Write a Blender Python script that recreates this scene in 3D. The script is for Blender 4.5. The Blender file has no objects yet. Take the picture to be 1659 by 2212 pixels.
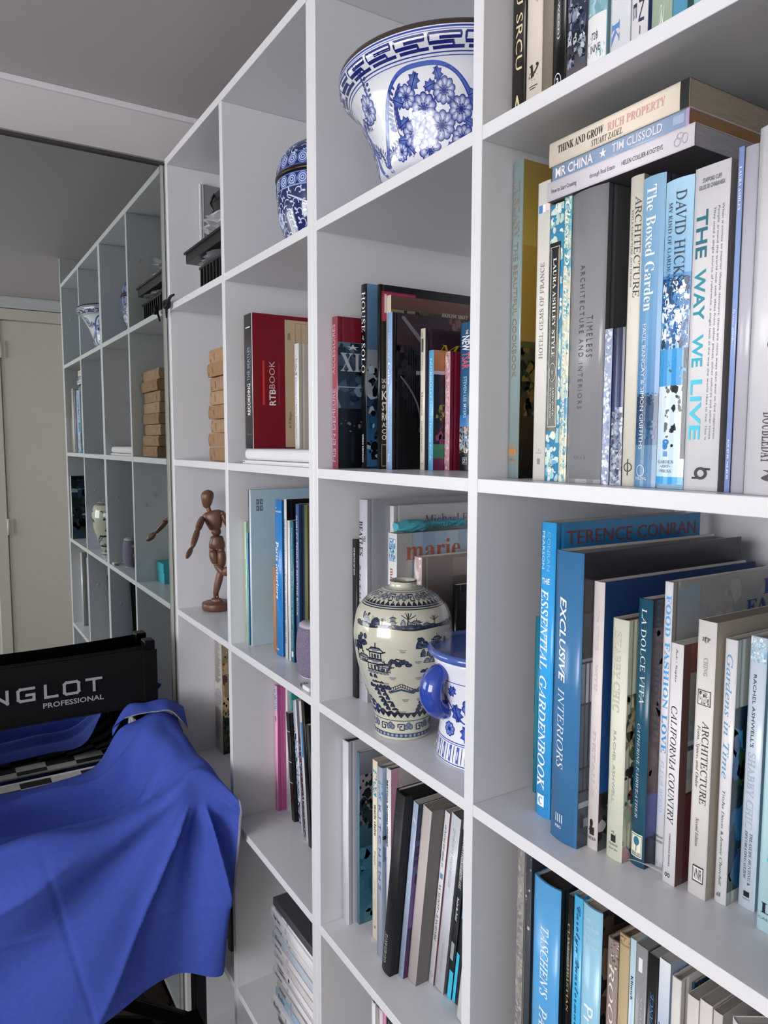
import bpy, math, random, struct
from math import sin, cos, pi, radians, sqrt, atan2
from mathutils import Vector, Matrix
random.seed(7)
SC = bpy.context.scene
COL = SC.collection
# ------------------------------------------------------------------ camera
CR = ((0.5287891, 0.8487504, 0.0021873), (0.0794408, -0.0469271, -0.9957344), (-0.8450274, 0.5267073, -0.0922399))
CC = (1.8251, -0.5149, 0.0377)
FPX = 1575.4
cd = bpy.data.cameras.new('camera')
cam = bpy.data.objects.new('camera', cd)
COL.objects.link(cam)
cam.matrix_world = Matrix(((CR[0][0], -CR[1][0], -CR[2][0], CC[0]), (CR[0][1], -CR[1][1], -CR[2][1], CC[1]), (CR[0][2], -CR[1][2], -CR[2][2], CC[2]), (0, 0, 0, 1)))
cd.sensor_fit = 'VERTICAL'
cd.sensor_height = 24.0
cd.lens = FPX / 2212 * 24.0
cd.clip_start = 0.02
SC.camera = cam
# ------------------------------------------------------------------ world, lights, exposure
SC.view_settings.view_transform = 'Standard'
SC.view_settings.look = 'None'
SC.view_settings.gamma = 1
SC.view_settings.exposure = -0.08
SC.view_settings.use_curve_mapping = False
W = bpy.data.worlds.new('sky'); SC.world = W; W.use_nodes = True
W.node_tree.nodes['Background'].inputs[0].default_value = (0.62, 0.78, 1.0, 1)
W.node_tree.nodes['Background'].inputs[1].default_value = 1.0
def area(name, loc, target, sx, sy, power, col):
    l = bpy.data.lights.new(name, 'AREA'); l.shape = 'RECTANGLE'; l.size = sx; l.size_y = sy; l.energy = power; l.color = col
    o = bpy.data.objects.new(name, l); COL.objects.link(o); o.location = loc
    d = Vector(target) - Vector(loc)
    o.rotation_euler = d.to_track_quat('-Z', 'Y').to_euler()
    return o
area('window_daylight', (1.75, -3.13, 0.1), (1.75, 0, 0.1), 2.0, 1.25, 102, (1.0, 0.985, 0.975))
# ------------------------------------------------------------------ pixel / space helpers (plain pinhole geometry)
def ray(x, y):
    a = ((x - 829.5) / FPX, (y - 1106) / FPX, 1.0)
    return [sum(CR[r][c] * a[r] for r in range(3)) for c in range(3)]
def on(x, y, ax, v):
    d = ray(x, y); t = (v - CC[ax]) / d[ax]
    return (CC[0] + t * d[0], CC[1] + t * d[1], CC[2] + t * d[2])
# ------------------------------------------------------------------ colour + materials
def lin(c):
    if isinstance(c, str):
        c = (int(c[0:2], 16), int(c[2:4], 16), int(c[4:6], 16))
    o = []
    for v in c[:3]:
        v = v / 255.0
        o.append(v / 12.92 if v <= 0.04045 else ((v + 0.055) / 1.055) ** 2.4)
    return (o[0], o[1], o[2], 1.0)
MATS = {}
def mat(name, color=None, rough=0.5, attr=False, metal=0.0, bump=0.0, bscale=200.0, vary=0.0, vscale=30.0, coat=0.0, stretch=None, alpha=None, spec=0.5):
    if name in MATS: return MATS[name]
    m = bpy.data.materials.new(name); m.use_nodes = True
    nt = m.node_tree; N = nt.nodes; L = nt.links
    b = N['Principled BSDF']
    b.inputs['Roughness'].default_value = rough
    b.inputs['Metallic'].default_value = metal
    b.inputs['Coat Weight'].default_value = coat
    b.inputs['Coat Roughness'].default_value = 0.06
    b.inputs['Specular IOR Level'].default_value = spec
    if attr:
        a = N.new('ShaderNodeAttribute'); a.attribute_name = 'Col'; src = a.outputs['Color']
    else:
        a = N.new('ShaderNodeRGB'); a.outputs[0].default_value = lin(color); src = a.outputs[0]
    tc = N.new('ShaderNodeTexCoord')
    vec = tc.outputs['Object']
    if stretch:
        mp = N.new('ShaderNodeMapping'); mp.inputs['Scale'].default_value = stretch
        L.new(vec, mp.inputs['Vector']); vec = mp.outputs['Vector']
    if vary:
        n = N.new('ShaderNodeTexNoise'); n.inputs['Scale'].default_value = vscale; n.inputs['Detail'].default_value = 4
        L.new(vec, n.inputs['Vector'])
        mr = N.new('ShaderNodeMapRange'); mr.inputs['From Min'].default_value = 0.3; mr.inputs['From Max'].default_value = 0.7
        mr.inputs['To Min'].default_value = 1 - vary; mr.inputs['To Max'].default_value = 1.0
        L.new(n.outputs['Fac'], mr.inputs['Value'])
        mx = N.new('ShaderNodeVectorMath'); mx.operation = 'SCALE'
        L.new(src, mx.inputs[0]); L.new(mr.outputs[0], mx.inputs['Scale']); src = mx.outputs[0]
    L.new(src, b.inputs['Base Color'])
    if bump:
        n = N.new('ShaderNodeTexNoise'); n.inputs['Scale'].default_value = bscale; n.inputs['Detail'].default_value = 3
        L.new(vec, n.inputs['Vector'])
        bp = N.new('ShaderNodeBump'); bp.inputs['Strength'].default_value = bump; bp.inputs['Distance'].default_value = 0.001
        L.new(n.outputs['Fac'], bp.inputs['Height']); L.new(bp.outputs[0], b.inputs['Normal'])
    if alpha is not None:
        b.inputs['Alpha'].default_value = alpha
    MATS[name] = m
    return m
WHITE = mat('white melamine', 'dddee4', 0.30, vary=0.02, vscale=6, bump=0.03, bscale=500)
PAINT = mat('wall paint', 'c9c6c8', 0.7, bump=0.12, bscale=260, vary=0.03, vscale=2)
CEIL = mat('ceiling paint', 'bfb9bc', 0.85, bump=0.1, bscale=300, vary=0.03, vscale=2)
DOORP = mat('door paint', 'e8e2d8', 0.45, vary=0.03, vscale=3)
MIRROR = mat('mirror glass', 'c4cac6', 0.005, metal=1.0)
ALU = mat('pale anodised frame', 'b9bdb8', 0.3, metal=0.6)
DARKT = mat('dark track', '3c3b3d', 0.5)
WOODF = mat('dark floor boards', '4a2a1c', 0.35, vary=0.45, vscale=8, stretch=(1, 12, 1))
GLOSS = mat('glossy printed jacket', attr=True, rough=0.22, vary=0.05, vscale=25)
MATTE = mat('matt printed cover', attr=True, rough=0.55, vary=0.07, vscale=30)
INK = mat('printing ink', attr=True, rough=0.4)
PAGES = mat('page block', attr=True, rough=0.8, vary=0.28, vscale=60, stretch=(26, 0.6, 0.6))
CERAM = mat('glazed porcelain', attr=True, rough=0.12, coat=0.6, vary=0.02, vscale=12)
CRACK = mat('crackled celadon glaze', attr=True, rough=0.14, coat=0.6, vary=0.10, vscale=14)
BLACK = mat('black lacquer', '050506', 0.3, spec=0.3)
BLKCL = mat('black woven mesh fabric', '030304', 0.5, spec=0.25, bump=0.5, bscale=900)
CLOTH = mat('blue woven cotton', attr=True, rough=0.8, bump=0.35, bscale=700, vary=0.10, vscale=90, spec=0.2)
WOODM = mat('stained manikin wood', '704c38', 0.38, vary=0.35, vscale=30, stretch=(4, 4, 0.7))
KRAFT = mat('brown kraft paper', attr=True, rough=0.75, vary=0.14, vscale=40)
PLAST = mat('plain plastic', attr=True, rough=0.35)
CLEAR = mat('thin clear plastic film', 'dfe3e8', 0.08, alpha=0.32)
WOOL = mat('grey knitted speaker fabric', attr=True, rough=0.9, bump=1.0, bscale=900, vary=0.5, vscale=500)
STEEL = mat('brushed steel', '8d9096', 0.3, metal=1.0)
# ------------------------------------------------------------------ mesh builder
class MB:
    def __init__(s): s.v = []; s.f = []; s.c = []; s.m = []; s.sm = []
    def face(s, idx, col, mi=0, smooth=False):
        s.f.append(tuple(idx)); s.m.append(mi); s.sm.append(smooth)
        if isinstance(col, list): s.c.extend(col)
        else: s.c.extend([col] * len(idx))
    def box(s, x0, x1, y0, y1, z0, z1, col=(1, 1, 1, 1), mi=0, M=None):
        b = len(s.v)
        P = [(x, y, z) for x in (x0, x1) for y in (y0, y1) for z in (z0, z1)]
        if M is not None: P = [tuple(M @ Vector(p)) for p in P]
        s.v += P
        for q in ((0, 1, 3, 2), (4, 6, 7, 5), (0, 4, 5, 1), (2, 3, 7, 6), (0, 2, 6, 4), (1, 5, 7, 3)):
            s.face([b + i for i in q], col, mi)
    def rings(s, rings, col=(1, 1, 1, 1), mi=0, closed=True, cap0=True, cap1=True, smooth=True, cols=None):
        b = len(s.v); n = len(rings[0])
        for r in rings: s.v += [tuple(p) for p in r]
        for i in range(len(rings) - 1):
            cc = cols[i] if cols else col
            for j in range(n if closed else n - 1):
                k = (j + 1) % n
                s.face((b + i * n + j, b + i * n + k, b + (i + 1) * n + k, b + (i + 1) * n + j), cc, mi, smooth)
        if closed and cap0: s.face([b + j for j in reversed(range(n))], cols[0] if cols else col, mi)
        if closed and cap1: s.face([b + (len(rings) - 1) * n + j for j in range(n)], cols[-1] if cols else col, mi)
    def tube(s, pts, r, n=8, col=(1, 1, 1, 1), mi=0, sx=1.0):
        R = []
        pts = [Vector(p) for p in pts]
        rr = r if isinstance(r, (list, tuple)) else [r] * len(pts)
        up = Vector((0.13, 0.27, 0.95))
        for i, p in enumerate(pts):
            d = (pts[min(i + 1, len(pts) - 1)] - pts[max(i - 1, 0)]).normalized()
            a = d.cross(up)
            if a.length < 1e-4: a = d.cross(Vector((1, 0, 0)))
            a.normalize(); b2 = d.cross(a)
            R.append([p + a * (cos(2 * pi * j / n) * rr[i] * sx) + b2 * (sin(2 * pi * j / n) * rr[i]) for j in range(n)])
        s.rings(R, col, mi)
    def lathe(s, prof, n=48, c=(0, 0, 0), cols=None, col=(1, 1, 1, 1), mi=0):
        R = [[(c[0] + r * cos(2 * pi * j / n), c[1] + r * sin(2 * pi * j / n), c[2] + z) for j in range(n)] for r, z in prof]
        s.rings(R, col, mi, cols=cols)
    def build(s, name, mats, parent=None, **props):
        me = bpy.data.meshes.new(name)
        me.from_pydata(s.v, [], s.f)
        ms = mats if isinstance(mats, (list, tuple)) else [mats]
        for m in ms: me.materials.append(m)
        me.polygons.foreach_set('material_index', s.m)
        me.polygons.foreach_set('use_smooth', s.sm)
        a = me.color_attributes.new('Col', 'FLOAT_COLOR', 'CORNER')
        a.data.foreach_set('color', [x for c in s.c for x in c])
        me.update()
        o = bpy.data.objects.new(name, me); COL.objects.link(o)
        if parent: o.parent = parent
        for k, v in props.items(): o[k] = v
        return o
def bevel(o, w=0.001, seg=2):
    b = o.modifiers.new('edge', 'BEVEL'); b.width = w; b.segments = seg; b.limit_method = 'ANGLE'; b.angle_limit = radians(50)
    return o
def tag(o, label, cat, group=None):
    o['label'] = label; o['category'] = cat
    if group: o['group'] = group
    return o
def empty(name, loc, label, cat, group=None):
    o = bpy.data.objects.new(name, None); COL.objects.link(o); o.location = loc; o.empty_display_size = 0.05
    return tag(o, label, cat, group)
# ------------------------------------------------------------------ lettering: built-in font, its maths alphabets give serif/italic/script faces
TXC = {}
def mp(t, up, lo):
    o = ''
    for c in t:
        if 'A' <= c <= 'Z': o += chr(up + ord(c) - 65)
        elif 'a' <= c <= 'z':
            k = lo + ord(c) - 97
            o += chr(0x210E) if k == 0x1D455 else chr(k)
        else: o += c
    return o
STY = {'s': (0x1D400, 0x1D41A), 'i': (0x1D434, 0x1D44E), 'r': (0x1D434, 0x1D44E), 'bi': (0x1D434, 0x1D44E), 'c': (0x1D4D0, 0x1D4EA)}
def textmesh(t, st):
    k = (t, st)
    if k in TXC: return TXC[k]
    cu = bpy.data.curves.new('t', 'FONT')
    cu.body = mp(t, *STY[st]) if st in STY else t
    cu.size = 1.0; cu.resolution_u = 2
    if st == 'r': cu.shear = -0.22
    if st == 'w': cu.space_character = 1.5
    if st in ('b', 'q'): cu.offset = 0.018
    if st == 'bi': cu.offset = 0.012
    if st == 'q': cu.shear = 0.25
    o = bpy.data.objects.new('t', cu); COL.objects.link(o)
    me = bpy.data.meshes.new_from_object(o)
    V = [(v.co.x, v.co.y) for v in me.vertices]; F = [tuple(p.vertices) for p in me.polygons]
    bpy.data.objects.remove(o); bpy.data.meshes.remove(me); bpy.data.curves.remove(cu)
    if not V: V = [(0, 0)]
    x0 = min(v[0] for v in V); x1 = max(v[0] for v in V); y0 = min(v[1] for v in V); y1 = max(v[1] for v in V)
    sx = 1 / max(x1 - x0, 1e-6); sy = 1 / max(y1 - y0, 1e-6)
    r = ([((x - x0) * sx, (y - y0) * sy) for x, y in V], F)
    TXC[k] = r
    return r
def items_on(mb, items, P, lift=0.00035):
    """draw text/patches; P(u, v, lift) -> 3D on a face, u right, v down, both 0..1"""
    h = lift
    for n, it in enumerate(items):
        h += 0.00012 if (n and items[n - 1][0] == 'A') else 0.000025
        if it[0] == 'T':
            _, t, st, v0, v1, u0, u1, c, d = it
            V, F = textmesh(t, st); b = len(mb.v); c = lin(c)
            for x, y in V:
                if d == 'd': u, v = u0 + (u1 - u0) * y, v0 + (v1 - v0) * x
                elif d == 'u': u, v = u1 - (u1 - u0) * y, v1 - (v1 - v0) * x
                else: u, v = u0 + (u1 - u0) * x, v1 - (v1 - v0) * y
                mb.v.append(P(u, v, h))
            for f in F: mb.face([b + i for i in f], c)
        elif it[0] == 'R':
            _, v0, v1, u0, u1, c = it[:6]; c0 = lin(c); c1 = lin(it[6]) if len(it) > 6 else c0
            ns = 6 if abs(u1 - u0) > 0.3 else 2
            for i in range(ns):
                a = u0 + (u1 - u0) * i / ns; e = u0 + (u1 - u0) * (i + 1) / ns; b = len(mb.v)
                mb.v += [P(a, v0, h), P(e, v0, h), P(e, v1, h), P(a, v1, h)]
                mb.face((b + 3, b + 2, b + 1, b), [c1, c1, c0, c0])
        elif it[0] == 'A':
            _, v0, v1, u0, u1, cs, cnt, sd = it
            rn = random.Random(sd)
            mu = (Vector(P(1, 0, 0)) - Vector(P(0, 0, 0))).length; mv = (Vector(P(0, 1, 0)) - Vector(P(0, 0, 0))).length
            base = sqrt(max((u1 - u0) * mu * (v1 - v0) * mv, 1e-8)); cap = min((u1 - u0) * mu, (v1 - v0) * mv) * 0.42
            for q in range(cnt * 4):
                cu_, cv = rn.uniform(u0, u1), rn.uniform(v0, v1)
                rm = min(base * rn.uniform(0.015, 0.10), cap * rn.uniform(0.2, 0.9)); el = rn.uniform(0.6, 1.8)
                ru = rm / mu; rv = rm * el / mv; k = rn.randint(6, 10); b = len(mb.v)
                a0 = rn.uniform(0, 6)
                pts = []
                for j in range(k):
                    g = a0 + 2 * pi * j / k; s = rn.uniform(0.55, 1.15)
                    pts.append(P(min(max(cu_ + ru * s * cos(g), u0), u1), min(max(cv + rv * s * sin(g), v0), v1), h + 0.00002 * (q % 6)))
                c = lin(rn.choice(cs)); mb.v += pts
                mb.face([b + j for j in reversed(range(k))], c)
        elif it[0] == 'O':     # ring / ellipse outline
            _, v0, v1, u0, u1, c, th = it; b = len(mb.v); c = lin(c); k = 20
            for j in range(k):
                g = 2 * pi * j / k
                for s in (1.0, 1.0 - th):
                    mb.v.append(P((u0 + u1) / 2 + (u1 - u0) / 2 * s * cos(g), (v0 + v1) / 2 + (v1 - v0) / 2 * s * sin(g), h))
            for j in range(k):
                a = b + 2 * j; e = b + 2 * ((j + 1) % k)
                mb.face((a, a + 1, e + 1, e), c)
def strip_lines(n, v0, v1, u0, u1, c, sd=1, th=0.5):
    """a column of fine print standing for small unreadable text lines"""
    rn = random.Random(sd); o = []
    for i in range(n):
        a = v0 + (v1 - v0) * i / n
        o.append(('R', a, a + (v1 - v0) / n * th, u0, u0 + (u1 - u0) * rn.uniform(0.5, 1.0), c))
    return o
# ------------------------------------------------------------------ room shell
FLOOR = -1.56; CEILZ = 0.828
XW = 2.66; YW = -3.25; YB = 0.38
def wallbox(name, x0, x1, y0, y1, z0, z1, m):
    mb = MB(); mb.box(x0, x1, y0, y1, z0, z1); o = mb.build(name, m); o['kind'] = 'structure'; return o
fl = wallbox('floor', -0.1, XW + 0.1, YW - 0.1, YB + 0.1, FLOOR - 0.08, FLOOR - 0.012, WOODF)
for i in range(14):
    x0 = 0.0 + i * 0.125
    for j in range(2):
        mb = MB(); mb.box(x0 + 0.001, x0 + 0.1235, -1.3 + j * 1.3 + 0.001, -1.3 + (j + 1) * 1.3 - 0.001 + (0.02 if i % 2 else -0.03) * (1 - j), FLOOR - 0.0125, FLOOR)
        bevel(mb.build('floorboard', WOODF, fl), 0.001, 1)
mb = MB(); mb.box(1.75, XW, YW, YB, FLOOR - 0.0125, FLOOR - 0.0005); mb.box(0, 1.75, YW, -1.335, FLOOR - 0.0125, FLOOR - 0.0005)
o = mb.build('far_floorboards', WOODF, fl)
wallbox('ceiling', -0.1, XW + 0.1, YW - 0.1, YB + 0.1, CEILZ, CEILZ + 0.08, CEIL)
wallbox('wall_back', -0.1, XW + 0.1, YB, YB + 0.08, FLOOR, CEILZ, PAINT)
# mirror side: bulkhead above the sliding mirror, wall behind it
wallbox('wall_left', -0.14, -0.05, YW, YB, FLOOR, CEILZ, PAINT)
mb = MB()
rows = []
for t in range(7):
    a = t / 6.0
    rows.append([(-0.003 - 0.010 * (1 - (2 * a - 1) ** 2), YW, 0.715 + a * 0.100), (-0.003 - 0.010 * (1 - (2 * a - 1) ** 2), YB, 0.715 + a * 0.100)])
mb.rings(rows, closed=False)
mb.box(-0.05, -0.014, YW, YB, 0.713, CEILZ)
o = mb.build('wall_bulkhead', PAINT); o['kind'] = 'structure'
mb = MB(); mb.box(-0.05, 0.006, YW, YB, 0.8145, CEILZ)
bevel(mb.build('trim_1', WHITE), 0.002)['kind'] = 'structure'
# near-side wall with the door seen in the mirror
wallbox('wall_right', XW, XW + 0.1, YW, YB, FLOOR, CEILZ, mat('warm wall paint', 'ece8df', 0.7, bump=0.1, vary=0.02, vscale=2))
mb = MB(); mb.box(XW - 0.03, XW, YW, YB, 0.768, CEILZ); mb.box(XW - 0.045, XW, YW, YB, 0.81, CEILZ)
bevel(mb.build('trim_2', WHITE), 0.004)['kind'] = 'structure'
DY0, DY1 = -0.155, 0.36
mb = MB()
mb.box(XW - 0.012, XW + 0.002, DY0, DY1, FLOOR + 0.01, 0.700)
dr = mb.build('door_1', DOORP); dr['kind'] = 'structure'
mb = MB(); mb.box(XW - 0.022, XW, DY0 - 0.062, DY0 - 0.006, FLOOR, 0.765); mb.box(XW - 0.022, XW, DY0 - 0.062, DY1, 0.706, 0.765)
bevel(mb.build('door_frame', DOORP, dr), 0.003)
for z in (0.545, -0.42, -1.25):
    mb = MB(); mb.tube([(XW - 0.022, DY0 - 0.003, z - 0.045), (XW - 0.022, DY0 - 0.003, z + 0.045)], 0.007, 8); mb.box(XW - 0.02, XW - 0.014, DY0 - 0.003, DY0 + 0.022, z - 0.045, z + 0.045)
    mb.build('hinge', mat('painted hinge', 'e4e0da', 0.35), dr)
# corner lining beside the near door, left of the frame seen in the mirror
# window wall with a paned window
WX0, WX1, WZ0, WZ1 = 0.75, 2.5, -0.5, 0.68
mb = MB()
mb.box(-0.1, WX0, YW - 0.1, YW, FLOOR, CEILZ); mb.box(WX1, XW + 0.1, YW - 0.1, YW, FLOOR, CEILZ)
mb.box(WX0, WX1, YW - 0.1, YW, FLOOR, WZ0); mb.box(WX0, WX1, YW - 0.1, YW, WZ1, CEILZ)
mb.build('wall_front', PAINT)['kind'] = 'structure'
mb = MB(); mb.box(WX0 - 0.04, WX1 + 0.04, YW, YW + 0.03, WZ1, WZ1 + 0.05); mb.box(WX0 - 0.04, WX1 + 0.04, YW, YW + 0.05, WZ0 - 0.04, WZ0)
mb.box(WX0 - 0.04, WX0, YW, YW + 0.03, WZ0, WZ1); mb.box(WX1, WX1 + 0.04, YW, YW + 0.03, WZ0, WZ1)
wn = mb.build('window_1', WHITE); wn['kind'] = 'structure'
for i in range(1, 6):
    x = WX0 + (WX1 - WX0) * i / 6; w = 0.03 if i % 2 == 0 else 0.011
    mb = MB(); mb.box(x - w, x + w, YW + 0.135, YW + 0.155, WZ0, WZ1); mb.build('mullion', WHITE, wn)
for i in range(1, 3):
    z = WZ0 + (WZ1 - WZ0) * i / 3
    mb = MB(); mb.box(WX0, WX1, YW + 0.133, YW + 0.157, z - 0.009, z + 0.009); mb.build('glazing_bar', WHITE, wn)
# sliding mirror
mr = empty('mirror_door', (-0.014, -1.6, FLOOR), 'tall wall-wide mirror panel at the left end of the white bookcase', 'mirror')
mb = MB(); mb.box(-0.02, 0, -1.6, 1.5905, 0.02, 0.7065 - FLOOR); mb.build('mirror_glass', MIRROR, mr)
mb = MB(); mb.box(-0.02, 0.004, 1.5910, 1.5985, 0.02, 0.7065 - FLOOR); mb.box(-0.02, 0.0125, 1.6000, 1.75, 0.02, 0.7065 - FLOOR); mb.build('edge_strip', ALU, mr)
mb = MB(); mb.box(-0.03, 0.008, -1.6, 1.5985, 0.7068 - FLOOR, 0.7128 - FLOOR); mb.build('top_track', DARKT, mr)
mb = MB(); mb.box(-0.03, 0.008, -1.6, 1.5985, 0.0, 0.018); mb.build('bottom_track', ALU, mr)
# ------------------------------------------------------------------ bookcase
DEP = 0.345
SZ = {0: (0.7017, 0.7176), 1: (0.3600, 0.3749), 2: (-0.0152, 0.0), 3: (-0.3911, -0.3764), 4: (-0.7715, -0.7563), 5: (-1.1548, -1.1395), 6: (-1.53, -1.515)}
DX = [(0.0, 0.017), (0.3823, 0.3986), (0.7719, 0.8030), (1.1775, 1.1939), (1.5879, 1.6026)]
bc = empty('bookcase', (0, 0, FLOOR), 'white open-grid bookcase filling the wall from mirror to side panel', 'bookcase')
def sub(o):
    o.location = (0, 0, -FLOOR); return o
for (a, b) in (DX[0], DX[1], (0.7719, 0.78725), (0.78765, 0.8030), DX[3], DX[4]):
    mb = MB(); mb.box(a, b, 0, DEP, SZ[6][0], SZ[0][0] - 0.0002)
    sub(bevel(mb.build('upright_panel', WHITE, bc), 0.0006, 1))
for r in range(1, 7):
    for c in range(4):
        mb = MB(); mb.box(DX[c][1] + 0.0002, DX[c + 1][0] - 0.0002, 0.0004, DEP, SZ[r][0], SZ[r][1])
        sub(bevel(mb.build('shelf_board', WHITE, bc), 0.0005, 1))
for a, b in ((0.0, 0.78725), (0.78765, 1.6026)):
    mb = MB(); mb.box(a, b, -0.0005, DEP, SZ[0][0], SZ[0][1]); sub(bevel(mb.build('top_board', WHITE, bc), 0.0006, 1))
mb = MB(); mb.box(0, 1.6026, DEP + 0.0005, DEP + 0.006, SZ[6][0], SZ[0][1]); sub(mb.build('back_panel', WHITE, bc))
mb = MB(); mb.box(0.02, 1.59, 0.03, 0.05, FLOOR + 0.001, SZ[6][0] - 0.0005); sub(mb.build('plinth', WHITE, bc))
for r in range(6):
    for a in (DX[1][0], DX[2][0], DX[3][0], DX[4][0]):
        z = SZ[r][0] - 0.13 if r != 4 else SZ[r][0] - 0.16
        mb = MB(); mb.lathe([(0.005, 0), (0.005, 0.001), (0.003, 0.0022)], 12); o = mb.build('screw_cap', WHITE, bc)
        o.rotation_euler = (0, -pi / 2, 0); o.location = (a, 0.035, z - FLOOR)
mb = MB(); mb.box(1.6035, 1.6205, 0.0, YB, FLOOR, CEILZ)
mb.build('wall_end_panel', WHITE)['kind'] = 'structure'
# ------------------------------------------------------------------ books
CREAM = 'd8cfbf'; WPG = 'cfcbc6'
def book(name, label, W_, H, D, origin, R=None, ty='h', sc='808080', fc=None, bc_=None, pg=CREAM, si=(), fi=(), bi=(), group=None, gl=True, cat='book', cat_parts=True):
    root = empty(name, origin, label, cat, group)
    if R is not None: root.rotation_euler = R
    fc = fc or sc; bc_ = bc_ or sc
    m = GLOSS if gl else MATTE
    t = min(0.0024, W_ * 0.16) if ty == 'h' else min(0.0005, W_ * 0.1)
    bulge = min(0.0035, W_ * 0.10) if ty == 'h' else 0.0004
    ns = 8
    def sy(x):
        q = 2 * x / W_ - 1
        return -bulge * (1 - q * q)
    if ty == 'h':
        outer = [(0, D)] + [(0, 0.011), (0.0007, 0.008), (0, 0.005), (0, 0.0012)]
        outer += [(W_ * i / ns, sy(W_ * i / ns)) for i in range(ns + 1)]
        outer += [(W_, 0.0012), (W_, 0.005), (W_ - 0.0007, 0.008), (W_, 0.011), (W_, D)]
        ko = 5
    else:
        outer = [(0, D)] + [(W_ * i / ns, sy(W_ * i / ns)) for i in range(ns + 1)] + [(W_, D)]
        ko = 1
    def inn(p):
        x, y = p
        q = (x / W_) * 2 - 1
        return (min(max(x, t), W_ - t), y + (t if y < 0.0012 else 0))
    mb = MB(); b = 0; n = len(outer)
    cs, cf, cb = lin(sc), lin(fc), lin(bc_)
    for z in (0, H):
        mb.v += [(p[0], p[1], z) for p in outer]
        mb.v += [(inn(p)[0], inn(p)[1], z) for p in outer]
    o0, i0, o1, i1 = 0, n, 2 * n, 3 * n
    for i in range(n - 1):
        spine = ko <= i < ko + ns
        c = cs if spine else (cb if i < ko else cf)
        mb.face((o0 + i, o0 + i + 1, o1 + i + 1, o1 + i), c, 0, spine)
        mb.face((i0 + i + 1, i0 + i, i1 + i, i1 + i + 1), lin('e6e2da'), 0)
        mb.face((i0 + i, i0 + i + 1, o0 + i + 1, o0 + i), c, 0)
        mb.face((o1 + i, o1 + i + 1, i1 + i + 1, i1 + i), c, 0)
    for k in (0, n - 1):
        q = (o0 + k, i0 + k, i1 + k, o1 + k)
        mb.face(q if k == 0 else q[::-1], cb if k == 0 else cf, 0)
    mb.build('cover', m, root)
    ov = 0.003 if ty == 'h' else 0.0004
    mb = MB(); mb.box(t + 0.0002, W_ - t - 0.0002, t + 0.0005 + (0.0015 if ty == 'h' else 0), D - ov, ov, H - ov, lin(pg)); mb.build('pages', PAGES, root)
    def PS(u, v, h): x = u * W_; return (x, sy(min(max(x, 0), W_)) - h, H * (1 - v))
    def PF(u, v, h): return (W_ + h, u * D, H * (1 - v))
    def PB(u, v, h): return (-h, (1 - u) * D, H * (1 - v))
    for its, PP, nm in ((si, PS, 'spine'), (fi, PF, 'front'), (bi, PB, 'back')):
        tx = [i for i in its if i[0] in ('T', 'O')]; pt = [i for i in its if i[0] in ('R', 'A')]
        if pt:
            mb = MB(); items_on(mb, pt, PP, 0.0002); mb.build(nm + '_artwork', GLOSS if gl else MATTE, root)
        if tx:
            mb = MB(); items_on(mb, tx, PP, 0.00034 + 0.000025 * len(pt) + 0.0001 * sum(1 for i in pt if i[0] == 'A') if pt else 0.00035); mb.build(nm + '_lettering', INK, root)
    return root
CELL = {}
def cell(row, group, x0, x1, lean=0.0):
    CELL.update(z=SZ[row][1] + 0.0002, g=group, x0=x0, row=row, prev=x0 + 0.0008, x1=x1)
LOG = []
def K(label, tl, tr=None, bl=None, br=None, ys=None, D=0.2, W_=None, H=None, lean=False, x=None, **k):
    fz = CELL['z']
    if x is not None:
        X0, X1 = x; Z = fz + H; ys = ys if ys is not None else 0.03; th = radians(lean) if lean else 0
        w = X1 - X0
    else:
        if bl and CELL['row'] >= 3:
            P = on(bl[0], bl[1], 2, fz); X0 = P[0]
            if ys is None: ys = P[1]
            else: X0 = on(bl[0], bl[1], 1, ys)[0]
        else:
            if ys is None: ys = 0.03
            q = bl or tl
            X0 = on(q[0], q[1], 1, ys)[0]
        if X0 < CELL['x0'] + 0.0010 and bl:
            P = on(bl[0], bl[1], 0, CELL['x0'] + 0.0012); ys = P[1]; X0 = P[0]
        ys = max(ys, 0.004)
        q = br or tr
        X1 = on(q[0], q[1], 1, ys)[0] if q else X0 + W_
        T_ = on(tl[0], tl[1], 1, ys); H = H or (T_[2] - fz); w = X1 - X0; th = 0
        if lean:
            th = atan2(T_[0] - X0, H) if lean is True else radians(lean); 
            w = w * cos(th); H = H / cos(th)
    w = W_ or w
    if not th:
        if X0 < CELL['prev'] + 0.0004: X0 = CELL['prev'] + 0.0004; w = X1 - X0 if not W_ else W_
        if X0 + w > CELL['x1'] - 0.0005: w = CELL['x1'] - 0.0005 - X0
    elif lean:
        X0 = max(X0, CELL['prev'] + 0.0006)
    w = max(w, 0.0025)
    zz = fz + (w * sin(th) if th > 0 else 0)
    D = min(D, DEP - ys - 0.004)
    CELL['prev'] = X0 + w / cos(th)
    LOG.append((label[:40], round(X0, 3), round(w, 4), round(ys, 3), round(H, 3), round(th, 3)))
    kw = dict(k); nm = kw.pop('name', 'book')
    return book(nm, label, w, H, D, (X0, ys, zz), (0, th, 0) if th else None, group=CELL['g'], **kw)
def T(t, st, v0, v1, u0, u1, c, d='d'): return ('T', t, st, v0, v1, u0, u1, c, d)
G4 = 'books on the right column'
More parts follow.
